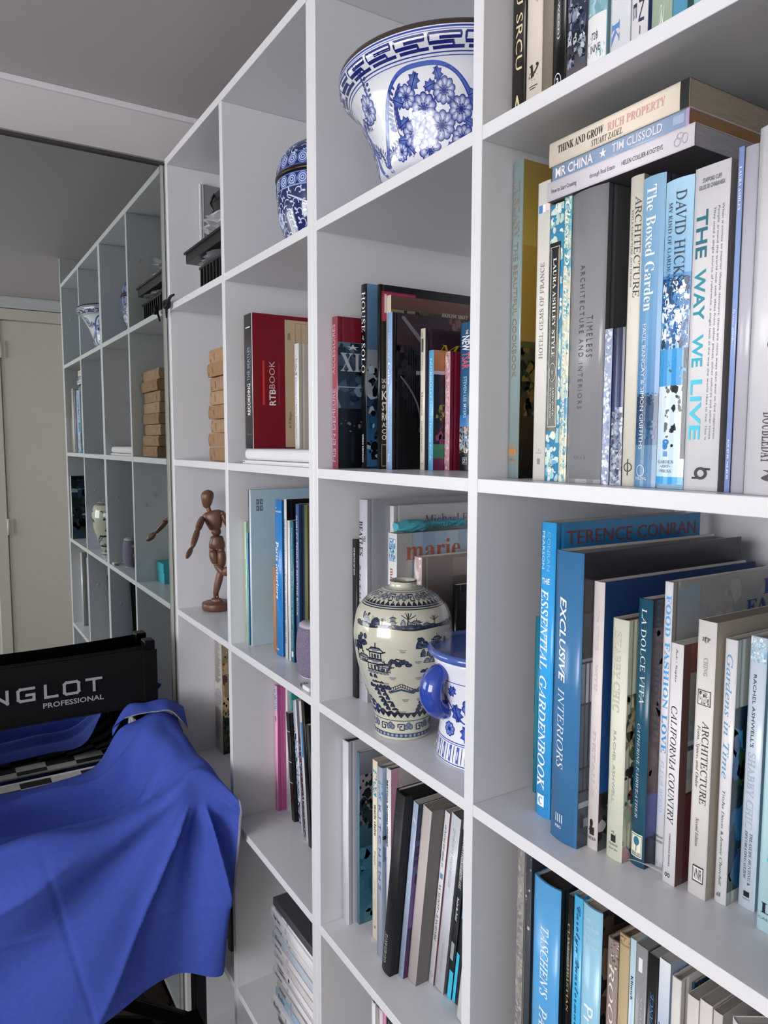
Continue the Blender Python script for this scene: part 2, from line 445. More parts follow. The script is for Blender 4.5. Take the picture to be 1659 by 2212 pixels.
# ---- right column, top shelf in view
cell(1, 'books on the right column topmost shelf', DX[3][1], DX[4][0])
TP = 0.30
def top(label, xl, xr, **k):
    # (x at the board edge, y there) for left and right sides of a spine whose top is above the frame
    X0 = on(xl[0], xl[1], 1, 0.04)[0]; X1 = on(xr[0], xr[1], 1, 0.04)[0]
    return K(label, None, x=(X0, X1), ys=0.04, **k)
top('black spine with tall thin cream lettering, first on the topmost shelf', (1105.5, 229), (1134.4, 216), H=0.30, D=0.22, ty='h', sc='26211f', fc='191515',
    si=[T('CIJA U SRCU', 'n', 0.36, 0.80, 0.22, 0.80, 'd8cda4'), T('A', 'w', 0.885, 0.965, 0.2, 0.85, 'd8cda4', 'h'), ('R', 0.955, 0.975, 0.15, 0.9, 'd8cda4')])
top('cream spine with a small black flying bird, on the topmost shelf', (1136.3, 217), (1170, 197), H=0.305, D=0.22, sc='d9cdc2', gl=False,
    si=[T('BIRD OF', 'i', 0.30, 0.62, 0.3, 0.75, 'b9aca2'), ('A', 0.84, 0.87, 0.25, 0.8, ['2a2625'], 4, 3), T('v', 'bi', 0.815, 0.86, 0.3, 0.85, '2a2625', 'h'), ('R', 0.885, 0.888, 0.3, 0.8, '2a2625'), ('R', 0.893, 0.896, 0.35, 0.7, '2a2625')])
top('plain taupe spine between the cream bird spine and a black one', (1171.4, 197), (1193, 187), H=0.30, D=0.21, sc='7e7468', gl=False)
top('black spine with small white lower-case lettering on the topmost shelf', (1193.3, 187), (1222, 172), H=0.29, D=0.22, sc='17171a',
    si=[T('(and a bit in between)', 'n', 0.33, 0.775, 0.36, 0.62, 'c9d2d4'), ('O', 0.885, 0.945, 0.2, 0.75, 'c9d2d4', 0.14), T('a', 'n', 0.9, 0.93, 0.35, 0.6, 'c9d2d4', 'h')])
top('dark photographic spine with grey instrument picture, on the topmost shelf', (1223.5, 170), (1267, 143), H=0.295, D=0.23, sc='7f8590', gl=True,
    si=[('R', 0.0, 0.45, 0, 1, '9aa4ae', '5d6672'), ('R', 0.45, 0.80, 0, 1, '525a68', '1b2436'), ('R', 0.80, 0.92, 0, 1, '14161c', '5d5860'), ('R', 0.92, 1, 0, 1, 'b4a9b2', 'c9c2ca'), ('A', 0.45, 0.9, 0.05, 0.95, ['101828', '2b3a58', '8893a4', '4c5566', 'b8c0ca'], 40, 4)])
top('light blue marbled spine with a white library label', (1268.5, 142), (1310, 113), H=0.28, D=0.21, sc='8fb8c4', gl=True,
    si=[('A', 0.0, 1, 0.05, 0.95, ['a9cbd2', '7ba7b6', 'c2d6d4', '86b2bf'], 30, 5), T('THE INNES', 's', 0.34, 0.70, 0.35, 0.72, '4c6d70'), ('R', 0.765, 0.965, 0.02, 0.98, 'e6e7ea'), T('728', 'n', 0.82, 0.845, 0.3, 0.62, '3c4450', 'h'), T('INNE', 'n', 0.86, 0.885, 0.25, 0.75, '3c4450', 'h')])
top('white spine lettered in spaced pale blue capitals, topmost shelf', (1317.4, 108), (1361, 83), H=0.285, D=0.22, sc='dfe1ea',
    si=[T('B', 's', 0.50, 0.57, 0.1, 0.5, '9db4dc'), T('O', 's', 0.60, 0.67, 0.15, 0.6, 'a9c0e6'), T('O', 's', 0.705, 0.765, 0.15, 0.55, '8fb0de'), T('K', 's', 0.83, 0.90, 0.12, 0.55, '5f8cc8')])
top('white spine with two lines of thin navy capitals, topmost shelf', (1363, 83), (1399, 64), H=0.29, D=0.22, sc='e3e0e6',
    si=[T('CLIFTON-M', 'n', 0.46, 0.99, 0.52, 0.82, '2e3450'), T('E PAINE', 'n', 0.48, 0.86, 0.16, 0.40, '2e3450')])
top('very thin navy spine on the topmost shelf', (1399.4, 64), (1406.5, 60), H=0.26, D=0.2, sc='1b2a58')
top('sage green spine with a white grass sprig, topmost shelf', (1407, 60), (1452, 36), H=0.28, D=0.22, sc='a3b7a2', gl=False,
    si=[T('GARDENES', 'r', 0.40, 0.80, 0.3, 0.75, '5b6b54'), T('Y', 'c', 0.86, 0.97, 0.45, 0.7, 'dfe8dc', 'h')])
top('plain mid-blue spine after the sage green one, topmost shelf', (1452.6, 36), (1485, 18), H=0.27, D=0.2, sc='5f9fc0')
top('thin bottle green spine at the far end of the topmost shelf', (1485.5, 18), (1497, 12), H=0.27, D=0.2, sc='33504a')
top('pale turquoise spine at the far end of the topmost shelf', (1498, 11), (1530, -4), H=0.27, D=0.2, sc='8fc6d2')
# ---- right column, second shelf
cell(2, 'upright books on the right column second shelf', DX[3][1], DX[4][0])
K('teal-grey spined hardback with a yellow and dark landscape cover', (1104.5, 356), (1129.5, 350), (1096.9, 1034), (1119, 1036), ys=0.045, D=0.27, sc='889c9e', fc='b3a15c', pg='8a8578',
  si=[T('TUSCANY', 's', 0.06, 0.235, 0.22, 0.74, '8a7a6c'), T('THE BEAUTIFUL COOKBOOK', 'n', 0.25, 0.675, 0.28, 0.68, '8a7a6c'), ('A', 0.88, 0.925, 0.15, 0.75, ['b07a4c', 'c08a5c'], 8, 2), ('R', 0.905, 0.925, 0.05, 0.85, 'b07a4c'), T('Collins', 's', 0.935, 0.945, 0.1, 0.8, 'b07a4c', 'h')],
  fi=[('R', 0.0, 0.26, 0, 1, 'a28b4a', 'c4ae55'), ('R', 0.26, 0.56, 0, 1, 'ba9c45', 'a8893f'), ('R', 0.56, 0.70, 0, 1, '5c5a36', '23291d'), ('R', 0.70, 1.0, 0, 1, '4a3c26', '0c0d0e'), ('A', 0.58, 0.8, 0, 0.5, ['2b3a22', '46461f', '7a6233', '1a2014'], 40, 3), T('AUST', 's', 0.955, 0.972, 0.12, 0.6, '5a6468', 'h')])
K('worn white paperback with a small blue, white and pink flag', (1146.8, 405), (1179, 398), (1150.4, 1035), (1175.7, 1037), ys=0.034, D=0.22, ty='p', sc='e4e1db', fc='c9bfb0', pg='b5aa97', gl=False,
  si=[('R', 0.075, 0.10, 0.1, 0.40, '4a7cc4'), ('R', 0.075, 0.10, 0.42, 0.68, 'f0eef0'), ('R', 0.072, 0.098, 0.7, 0.98, 'e8d2d6'), T('HOTEL GEMS OF FRANCE', 'r', 0.265, 0.585, 0.34, 0.66, '6e6c6c', 'u'), T('1', 'i', 0.925, 0.945, 0.4, 0.6, '777777', 'h'), ('R', 0.905, 0.907, 0.2, 0.75, '999999'), ('A', 0.89, 0.903, 0.3, 0.7, ['888888'], 3, 1)])
K('blue and white floral book with a black framed title panel', (1175.5, 451), (1209, 446), (1176.5, 1038), (1205.5, 1041), ys=0.033, D=0.21, ty='p', sc='4c9cc6', fc='3f86ad',
  si=[('A', 0.0, 1.0, 0.02, 0.98, ['dfe8e2', 'b9d0c8', '2f86b8', '88b4bf', 'cfdcd2'], 46, 8), ('R', 0.135, 0.815, 0.04, 0.82, '17171b'), ('R', 0.150, 0.152, 0.12, 0.76, 'd8d6c8'), ('R', 0.798, 0.800, 0.12, 0.76, 'd8d6c8'), ('R', 0.15, 0.80, 0.12, 0.15, 'd8d6c8'), ('R', 0.15, 0.80, 0.73, 0.76, 'd8d6c8'), ('R', 0.160, 0.79, 0.19, 0.205, 'd8d6c8'), ('R', 0.160, 0.79, 0.68, 0.695, 'd8d6c8'),
      T('LAURA ASHLEY STYLE', 's', 0.19, 0.545, 0.34, 0.58, 'e6e4dc'), ('O', 0.565, 0.635, 0.22, 0.68, 'd8d6c8', 0.08), T('*', 's', 0.59, 0.61, 0.38, 0.52, 'd8d6c8', 'h'), T('IAIN GALE', 's', 0.655, 0.76, 0.48, 0.6, 'd8d6c8'), T('SUSAN IRVINE', 's', 0.655, 0.77, 0.30, 0.42, 'd8d6c8'), ('A', 0.93, 0.955, 0.3, 0.6, ['1a2a48'], 6, 4)])
K('turquoise and cream mottled spine with decorative white lettering', (1213, 428), (1232.6, 424), (1206, 1042), (1222, 1043.5), ys=0.032, D=0.22, sc='a9c4c2', fc='6a4148',
  si=[('R', 0.0, 0.25, 0, 1, '3f93ae', '5fa2b2'), ('R', 0.25, 0.70, 0, 1, 'd3d3bd', 'e2dcc4'), ('R', 0.70, 0.80, 0, 1, '4a93b6', '7fb0bf'), ('R', 0.8, 1.0, 0, 1, 'd5d6c2', 'c9c9b5'), ('A', 0, 1, 0.05, 0.95, ['e3dfc9', '7fb3c0', 'a9cbc9', 'c9d0bd', '4e9bb8'], 60, 9),
      T('Classic Decorative Details', 'bi', 0.02, 0.62, 0.22, 0.86, 'e9efe6'), T('HENRIETTA', 's', 0.64, 0.80, 0.35, 0.7, 'cfe0e0')])
K('thick grey book in shiny plastic wrap with thin black lettering', (1236.5, 424), (1308, 405), (1223, 1044), (1297, 1047), ys=0.031, D=0.30, sc='8f9096', fc='4f4f54', bc_='8a8b90', pg='77736e',
  si=[T('TIMELESS', 'w', 0.425, 0.565, 0.56, 0.72, '3a3a42'), T('ARCHITECTURE AND INTERIORS', 'w', 0.25, 0.74, 0.34, 0.48, '3a3a42'), T('2011', 'w', 0.905, 0.915, 0.25, 0.6, '5f5f66', 'h'), ('R', 0.985, 1.0, 0, 1, '85868a')])
K('small thin volume with a pale blue toile pattern, at the foot of a grey book', (1307, 712), (1319, 711), (1297.6, 1048), (1314, 1049), ys=0.030, D=0.13, ty='p', sc='b9c4de', fc='26262c', pg='d8d8de',
  si=[('A', 0, 1, 0.05, 0.95, ['7d93c4', 'dfe4f0', '94a7d2', 'e8ebf4'], 40, 3)])
K('small navy volume marbled grey at its foot', (1322, 711), (1334, 711), (1316.5, 1049), (1341, 1050), ys=0.030, D=0.14, ty='h', sc='1d2a55', fc='20294a',
  si=[('R', 0.0, 0.55, 0, 1, '16203f', '20306a'), ('R', 0.55, 1, 0, 1, '5a6688', '8a94ac'), ('A', 0.5, 1, 0, 1, ['b9c0cc', '3a4668', '8791ab', '222c4c'], 40, 6)])
K('cream spine with black serif title and a circled symbol at its foot', (1358, 387), (1386.5, 383), (1342.5, 1050.5), (1369.5, 1051), ys=0.030, D=0.25, sc='e2ded2', fc='8d8a86', pg='8a857d', gl=False,
  si=[T('ARCHITECTURE', 'r', 0.065, 0.385, 0.48, 0.92, '26262b'), T('STYLE STRUCTURE AND DESIGN', 'r', 0.105, 0.35, 0.2, 0.36, '3a3a40'), ('O', 0.922, 0.953, 0.2, 0.85, '26262b', 0.22), T('I', 'n', 0.91, 0.965, 0.49, 0.57, '26262b', 'h')])
K('pale blue gradient spine with dark hills and a moon at its foot', (1388, 390), (1436, 388), (1370, 1051), (1416, 1054), ys=0.027, D=0.24, sc='78a5c9', fc='36374a', pg='c9c6c2',
  si=[('R', 0.0, 0.45, 0, 1, '86b0cf', '6fa3cf'), ('R', 0.45, 0.70, 0, 1, '6fa3cf', '4d84bb'), ('R', 0.70, 0.86, 0, 1, '16365f', '23507e'), ('R', 0.86, 1.0, 0, 1, '4d7aa2', '5a86ad'), ('A', 0.69, 0.73, 0.0, 1.0, ['1d3a5e', '16365f'], 26, 3), ('A', 0.78, 0.84, 0.0, 1.0, ['2c5c8c', '1b4570'], 20, 5),
      T('The Boxed Garden', 's', 0.03, 0.425, 0.22, 0.68, 'e4eaee'), T('PAUL BANGAY & SIMON GRIFFITHS', 'n', 0.465, 0.875, 0.22, 0.42, 'dfe6ea'), ('O', 0.925, 0.965, 0.15, 0.55, 'cfdbe4', 0.15), T('VIKING', 's', 0.966, 0.976, 0.1, 0.65, 'cfdbe4', 'h')])
K('blue tinted village photograph spine with black shadows and a white panel', (1442, 396), (1499.5, 388), (1417, 1054), (1475, 1058), ys=0.027, D=0.26, sc='a9cde8', fc='89b4cc', pg='dad6cf',
  si=[('R', 0.0, 0.30, 0, 1, 'a9d0ea', '7fb4dc'), ('R', 0.30, 0.42, 0, 1, '4b8fcb', '2f6fae'), ('R', 0.42, 0.54, 0, 1, 'cfe2ee', 'a9c9e0'), ('R', 0.54, 0.66, 0, 1, '3f9fdf', '3a98dc'), ('R', 0.66, 0.96, 0, 1, 'd9e9f4', 'c3dcf0'), ('R', 0.96, 0.985, 0, 1, '3f9fdf'), ('R', 0.54, 0.9, 0.88, 1, '1d242c'),
      ('A', 0.31, 0.54, 0.02, 0.98, ['1e5a9c', 'e8f1f6', '2a6cb0', '5d99cc', 'ffffff', '1a3a60'], 70, 4), ('A', 0.66, 0.87, 0.3, 0.98, ['161b20', '1c2228', '242a30'], 7, 12), ('A', 0.57, 0.64, 0.3, 0.98, ['1c2228', '3f9fdf'], 4, 2),
      T('DAVID HICKS', 'r', 0.04, 0.325, 0.45, 0.80, '2d3744'), T('MY KIND OF GARDEN', 'r', 0.07, 0.31, 0.17, 0.32, '2d3744'), ('O', 0.845, 0.87, 0.27, 0.45, '2b7fc2', 0.9), ('R', 0.875, 0.893, 0.3, 0.45, '2b7fc2'), ('O', 0.835, 0.855, 0.27, 0.5, '2b7fc2', 0.6),
      T('GARDEN', 'r', 0.905, 0.916, 0.1, 0.7, '2d3744', 'h'), T('•ART•', 'r', 0.92, 0.93, 0.22, 0.58, '2d3744', 'h'), T('PRESS', 'r', 0.936, 0.946, 0.18, 0.62, '2d3744', 'h')])
K('wide white paperback with a big turquoise title and fine text columns', (1510, 365), (1579, 345), (1476, 1058.8), (1549, 1062), ys=0.026, D=0.29, ty='p', sc='e2e1e6', fc='8b8580', pg='6b6660', gl=False,
  si=[T('STAFFORD CLIFF', 'b', 0.035, 0.048, 0.22, 0.76, '6b6c72', 'h'), T('GILLES DE CHABANEIX', 'b', 0.055, 0.068, 0.12, 0.86, '6b6c72', 'h'),
      T('THE', 'b', 0.13, 0.275, 0.09, 0.42, '2a6b7c'), T('WAY', 'b', 0.31, 0.465, 0.09, 0.42, '2f8ea4'), T('WE', 'b', 0.51, 0.61, 0.10, 0.42, '3db1cc'), T('LIVE', 'b', 0.65, 0.84, 0.10, 0.44, '52c8e2'),
      T('When it comes to interior lifestyle decisions, there are more ways than ever to find inspiration.', 'n', 0.125, 0.84, 0.80, 0.87, '6a6a74'), T('People around the world now seek ideas from other places, other cultures and other times.', 'n', 0.13, 0.84, 0.685, 0.755, '6a6a74'), T('They need a single source of reference, a single look at the way the world likes to live. This is', 'n', 0.13, 0.84, 0.57, 0.64, '6a6a74'),
      ('O', 0.925, 0.965, 0.32, 0.7, '26262a', 0.45), ('R', 0.928, 0.935, 0.58, 0.78, '26262a'), ('R', 0.957, 0.963, 0.25, 0.42, '26262a')])
K('thin periwinkle magazine spine beside the wide white paperback', (1594.5, 363), (1605, 363), (1563.5, 1062.4), (1575, 1063.8), ys=0.025, D=0.22, ty='p', sc='8fa7dc', fc='4c4a78', pg='c8c8d0', H=0.265,
  si=[T('LAURA ASHLEY', 's', 0.055, 0.18, 0.3, 0.75, 'dfe6f4'), T('home 2008', 'i', 0.46, 0.55, 0.3, 0.75, 'dfe6f4'), T('AUS $7.95  NZ $9.95', 'b', 0.84, 0.96, 0.35, 0.7, 'dfe6f4')],
  fi=[('R', 0, 0.5, 0, 1, '8f8f9a', '6d6c84'), ('R', 0.5, 1, 0, 1, '3a3763', '5a5588'), ('A', 0.5, 1, 0, 1, ['2a2650', '6a659a', '8a86b4'], 24, 3)])
K('lilac-grey plain spine beside the thin periwinkle magazine', (1610, 375), None, (1577.5, 1065), (1605, 1067), ys=0.022, D=0.24, sc='bdbbc9', fc='b5b3be', H=0.262)
K('white spine with large black serif capitals running off at the right', (1640, 375), None, (1606, 1068), None, ys=0.018, W_=0.034, D=0.24, sc='d9d8e0', fc='b5b3be', H=0.27,
  si=[T('HABITATIONS', 'r', 0.10, 0.60, 0.45, 0.9, '3c3a44'), T('Herbers', 'r', 0.62, 0.70, 0.55, 0.85, '4a4852'), T('DOUBLEDAY', 's', 0.77, 0.91, 0.42, 0.72, '3c3a44'), T('~', 's', 0.93, 0.96, 0.45, 0.8, '3c3a44')])
K('cream spine beyond the white serif-titled book on the second shelf', None, x=(1.533, 1.552), ys=0.02, H=0.26, D=0.2, sc='d9d3bd', bc_='e6e6ec')
K('narrow yellow-brown spine near the end of the second shelf', None, x=(1.5525, 1.566), ys=0.02, H=0.235, D=0.2, sc='8d8256')
K('short cream spine at the very end of the second shelf', None, x=(1.5665, 1.575), ys=0.02, H=0.15, D=0.15, sc='cfc9b2')
# three books lying on top
X1 = 1.4290; X0 = 1.2675
def lying(label, z0, z1, xa, xb, ys, D, **k):
    return book('book', label, z1 - z0, xb - xa, D, (xb, ys, z0), (0, -pi / 2, 0), group='books lying on top of the upright row', **k)
lying('lowest of the three lying books, white with small grey lettering', 0.2805, 0.2990, 1.2665, 1.4335, 0.026, 0.235, ty='p', sc='dcd8e2', fc='c9c7d2', bc_='57555c', pg='aaa8b0', gl=False,
      si=[T('How to Start Creating', 'n', 0.04, 0.235, 0.28, 0.58, '44434a'), T('through Real Estate', 'n', 0.335, 0.515, 0.30, 0.58, '6a6972'), T('HELEN COLLIER-KOGTEVS', 'n', 0.56, 0.82, 0.36, 0.58, '55545c'), ('O', 0.885, 0.925, 0.22, 0.62, 'a9a7b4', 0.2), ('O', 0.93, 0.965, 0.25, 0.72, 'a9a7b4', 0.2), ('O', 0.90, 0.94, 0.5, 0.8, 'a9a7b4', 0.2)])
lying('middle of the three lying books, pale blue with bold white capitals and star', 0.2993, 0.3135, 1.2715, 1.4265, 0.028, 0.215, ty='p', sc='93a9c9', fc='a59fc0', pg='9a7552',
      si=[T('MR CHINA', 'b', 0.03, 0.34, 0.16, 0.82, 'e4e2e6'), T('★', 'n', 0.39, 0.445, 0.2, 0.85, 'efeff2'), T('TIM CLISSOLD', 'b', 0.485, 0.835, 0.25, 0.80, 'dcdce4'), ('R', 0.90, 0.97, 0.3, 0.8, 'a4b6d2'), ('R', 0.98, 1.0, 0, 1, 'b59ac0')])
lying('topmost of the three lying books, cream with a black band at the spine end', 0.3138, 0.3368, 1.2675, 1.4265, 0.027, 0.225, ty='p', sc='e8dccb', fc='3a3634', pg='a99d8b', gl=False,
      si=[T('THINK AND GROW', 's', 0.075, 0.435, 0.44, 0.76, '2c2a2c'), T('RICH PROPERTY', 's', 0.465, 0.855, 0.42, 0.74, 'd8a3a6'), T('STUART ZADEL', 'i', 0.345, 0.575, 0.10, 0.34, '3c3a3c'), ('R', 0.945, 1.0, 0, 1, '131313')])
# ---- right column, third shelf
cell(3, 'books on the right column third shelf', DX[3][1], DX[4][0])
K('thin teal book set back behind the bright blue spine', (1151.8, 1329.5), (1160, 1329), (1150.0, 1709), (1158, 1709), D=0.20, ty='p', sc='1c7a90', fc='1c7a90', bc_='3f6f8f',
  bi=[('R', 0, 0.5, 0, 1, '274a66', '16283a'), ('A', 0, 1, 0, 1, ['0f1a26', '3a6a8c', '1a3248', '6d94aa'], 40, 2)])
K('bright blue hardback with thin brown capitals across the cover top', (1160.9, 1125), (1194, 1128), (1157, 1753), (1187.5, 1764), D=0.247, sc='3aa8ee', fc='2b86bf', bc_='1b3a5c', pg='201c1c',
  si=[T('CONRAN', 'n', 0.03, 0.16, 0.52, 0.72, '79bcee'), T('PEARSON', 'n', 0.03, 0.155, 0.14, 0.34, 'cfe6f6'), T('THE', 'b', 0.185, 0.205, 0.18, 0.72, 'e9f4fb', 'h'), T('ESSENTIAL', 'bi', 0.22, 0.495, 0.12, 0.66, 'eef7fc'), T('GARDENBOOK', 'bi', 0.515, 0.905, 0.12, 0.66, 'eef7fc'), ('R', 0.925, 0.965, 0.18, 0.66, 'e9f4fb'), T('C', 's', 0.932, 0.958, 0.28, 0.56, '2b86bf', 'h')],
  fi=[T('TERENCE CONRAN', 'n', 0.028, 0.075, 0.06, 0.965, '8a3b30', 'h')],
  bi=[('R', 0, 0.1, 0, 1, '1f5f96'), ('R', 0.1, 0.5, 0, 1, '1a1f26', '243342'), ('R', 0.5, 0.56, 0, 1, '8aa6b8'), ('R', 0.56, 1, 0, 1, '16202c', '274058'), ('A', 0.1, 1, 0, 1, ['0c1218', '2c4760', '5a7a90', '101c2a'], 50, 8)])
K('large steel-blue hardback with big white sans-serif title', (1191, 1184), (1255.6, 1194), (1188.9, 1799), (1246, 1812), D=0.262, sc='3f79ad', fc='30343c', pg='8d8a88',
  si=[T('EXCLUSIVE', 'q', 0.155, 0.445, 0.24, 0.50, 'e9eef3'), T('INTERIORS', 'i', 0.465, 0.745, 0.24, 0.50, 'd9e2ea'), ('R', 0.905, 0.935, 0.26, 0.29, 'cfdce8'), ('R', 0.905, 0.935, 0.34, 0.37, 'cfdce8'), ('R', 0.905, 0.935, 0.42, 0.45, 'cfdce8'), ('R', 0.905, 0.935, 0.50, 0.53, 'cfdce8'), T('FRG', 's', 0.945, 0.955, 0.25, 0.5, 'cfdce8', 'h')],
  fi=[('R', 0, 0.2, 0, 1, '35333c', '2c2b34'), ('R', 0.2, 0.35, 0, 1, '3c3f4a', '22242c'), ('R', 0.35, 0.5, 0, 1, '74808f', '59697c'), ('R', 0.5, 1, 0, 1, '46566a', '38424e'), ('R', 0.36, 0.50, 0.02, 0.12, '9aa4b0')] + [('R', 0.36 + 0.001 * k, 0.80, 0.02 + 0.022 * k, 0.026 + 0.022 * k, '1c1e24') for k in range(8)] + [('R', z_, z_ + 0.006, 0.0, 0.3, '1c1e24') for z_ in (0.36, 0.50, 0.72, 0.80)] + [('R', 0.84, 0.86, 0.0, 0.3, '93a2b0'), ('R', 0.90, 0.93, 0.03, 0.3, '7f8c98'), ('R', 0.52, 0.70, 0.05, 0.10, '5b6f88')])
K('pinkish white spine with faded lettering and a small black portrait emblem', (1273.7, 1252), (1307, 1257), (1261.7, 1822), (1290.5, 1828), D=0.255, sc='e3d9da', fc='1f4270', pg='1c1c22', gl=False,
  si=[T('IN THE', 's', 0.10, 0.25, 0.35, 0.6, 'd3c8ca'), T('WITH', 's', 0.30, 0.40, 0.35, 0.6, 'd3c8ca'), T('DETAILS', 's', 0.55, 0.80, 0.35, 0.6, 'cdc2c5'), ('O', 0.885, 0.915, 0.32, 0.6, '1b1b1d', 0.95), ('A', 0.915, 0.945, 0.22, 0.75, ['1b1b1d'], 6, 3), ('R', 0.915, 0.945, 0.3, 0.72, '1b1b1d'), T('CARTAGO', 's', 0.952, 0.964, 0.12, 0.86, '2a2a2e', 'h')],
  fi=[('R', 0, 0.78, 0, 1, '1b3c72', '1f5a9c'), ('R', 0.78, 1, 0, 1, '2a2a30', '5b5b62'), ('A', 0.78, 1, 0, 1, ['b9b9c2', '1c1c20', '6c6c76'], 40, 5)])
K('pale cream-green cloth spine with faint pressed title and floral cover', (1325, 1333), (1362, 1337), (1309.5, 1845), (1343, 1852), D=0.20, ty='h', sc='dddfce', fc='c9cdb4', pg='6a4a40', gl=False,
  si=[T('SHABBY CHIC', 's', 0.05, 0.38, 0.18, 0.6, 'c3c5b2'), T('RACHEL ASHWELL', 'n', 0.46, 0.76, 0.30, 0.48, 'a9b0a4'), ('R', 0.895, 0.925, 0.35, 0.65, '1c1c1c'), ('A', 0.875, 0.90, 0.35, 0.65, ['1c1c1c'], 5, 1), T('ReganBooks', 's', 0.93, 0.942, 0.22, 0.78, '6a6c60', 'h'), T('HarperCollins', 's', 0.95, 0.96, 0.22, 0.78, '6a6c60', 'h')],
  fi=[('A', 0.30, 0.62, 0, 0.5, ['8a8258', '5f6a48', 'b9a98a', '4a4a32'], 26, 3), ('A', 0.60, 0.74, 0, 0.5, ['1c1c1c', '2a2626', '6a4448'], 20, 4), ('A', 0.74, 1.0, 0, 0.5, ['6f9a80', '2e6a52', 'a9bfa2', 'c99aa4'], 26, 5)])
K('dark teal spine with white italic capitals and a tree emblem box', (1373, 1289), (1401.5, 1291.5), (1361.5, 1861), (1391, 1868), D=0.22, sc='23536b', fc='3a3344', pg='8d6f62',
  si=[T('LA DOLCE VITA', 'r', 0.035, 0.385, 0.30, 0.66, 'd9e2e6'), T('CATHERINE FAIRWEATHER', 'i', 0.46, 0.815, 0.28, 0.48, 'd0dade'), ('R', 0.875, 0.965, 0.06, 0.86, 'e2e0c8'), ('R', 0.879, 0.961, 0.10, 0.82, '23536b'), ('R', 0.882, 0.958, 0.13, 0.79, 'dcdcc8'), T('HOUSE', 's', 0.945, 0.957, 0.16, 0.78, '23536b', 'h'), ('O', 0.885, 0.92, 0.28, 0.68, '2a6a80', 0.99), ('R', 0.90, 0.942, 0.45, 0.50, '23536b')],
  fi=[('R', 0, 0.12, 0, 1, '1d1c22', '3a3038'), ('R', 0.12, 0.72, 0, 1, '5a4a4e', '6a5350'), ('R', 0.72, 0.88, 0, 1, '5d62a4', '4e5596'), ('R', 0.88, 1, 0, 1, '1c2c44'), ('A', 0.1, 0.72, 0, 1, ['64545a', '55474c', '6e5a58', '5e4c4c'], 40, 7)])
K('white hardback with a bold sky-blue serif title and pale cover', (1430, 1254), (1461, 1258), (1407, 1864), (1431, 1874), D=0.27, sc='e6e6ee', fc='a3a2a2', pg='e0dcd8',
  si=[T('FOOD', 's', 0.045, 0.185, 0.28, 0.88, '4aa6e6'), T('FASHION', 's', 0.205, 0.435, 0.28, 0.88, '4aa6e6'), T('LOVE', 's', 0.455, 0.59, 0.28, 0.88, '3f9cdf'), T('FLEUR WOOD', 'i', 0.615, 0.80, 0.3, 0.72, '9dc4ea'), T('PENGUIN', 's', 0.885, 0.893, 0.1, 0.95, '4c4c52', 'h'), T('LANTERN', 's', 0.902, 0.91, 0.1, 0.95, '4c4c52', 'h')],
  fi=[('R', 0.02, 0.2, 0.03, 0.16, '93a9b8', 'a3a2a2'), ('A', 0.02, 0.35, 0.15, 0.9, ['b1b0ae', '98a3ab', 'a9a8a6'], 12, 3), T('FOOD', 's', 0.035, 0.095, 0.56, 0.98, '2b4c94', 'h'), T('FASHION', 's', 0.105, 0.16, 0.45, 0.99, '2b4c94', 'h')])
K('white paperback with slender black title and a brown-toned cover', (1446.4, 1386), (1473.5, 1389), (1430.5, 1901), (1457, 1908), D=0.215, ty='p', sc='e6e4ea', fc='6a4a48', pg='cfcac4',
  si=[T('Saeks • Vaughan', 'c', 0.02, 0.155, 0.36, 0.58, '5a5a60'), T('CALIFORNIA COUNTRY', 'i', 0.255, 0.745, 0.22, 0.70, '1f1f24'), T('CHRONICLE BOOKS', 'b', 0.785, 0.925, 0.44, 0.56, '5a5a60'), T('∞', 'n', 0.955, 0.972, 0.2, 0.62, '2c2c30', 'h')],
  fi=[('R', 0.0, 0.12, 0.05, 1, '8a5f52', '7a5248'), ('R', 0.12, 0.40, 0.05, 1, '9a958c', '7f8a8c'), ('R', 0.40, 0.62, 0.05, 1, '9fb0b8', 'a9a49a'), ('R', 0.62, 1, 0.05, 1, '6a3440', '5a2a34'), ('A', 0.1, 0.62, 0.05, 1, ['8c9a9e', '8a8f84', 'a09a8e', '958a80'], 14, 6), ('R', 0.15, 0.26, 0.12, 0.5, '8a5044'), ('R', 0.17, 0.24, 0.2, 0.45, 'b4b0a6'), ('R', 0.42, 0.44, 0.05, 1, '4a3c3c'), ('R', 0.615, 0.625, 0.05, 1, '2c2a30')])
K('thick off-white paperback with small framed picture and boxed monogram', (1504, 1336), (1546, 1341), (1485, 1925), (1523.5, 1934.7), D=0.24, ty='p', sc='dfdcd9', fc='b3a99a', pg='8a8278', gl=False,
  si=[T('ITP', 's', 0.058, 0.072, 0.25, 0.68, '4a4a4e', 'h'), ('O', 0.055, 0.077, 0.37, 0.57, '4a4a4e', 0.15), T('CHING', 's', 0.13, 0.195, 0.38, 0.60, '9a989a'), ('R', 0.245, 0.30, 0.12, 0.84, '2c2c30'), ('R', 0.248, 0.297, 0.16, 0.80, 'c9c6c2'), ('A', 0.25, 0.295, 0.2, 0.76, ['2c2c30', '77757a', 'efefef'], 16, 4),
      T('ARCHITECTURE', 'r', 0.355, 0.655, 0.46, 0.82, '3a3a40'), T('Form, Space, and Order', 'i', 0.375, 0.60, 0.14, 0.36, '4a4a50'), T('Second Edition', 'i', 0.71, 0.815, 0.32, 0.5, '4a4a50'), ('R', 0.885, 0.945, 0.25, 0.85, '26262a'), ('R', 0.89, 0.94, 0.29, 0.81, 'dfdcd9'), T('VNR', 'n', 0.895, 0.935, 0.32, 0.78, '26262a', 'h')])
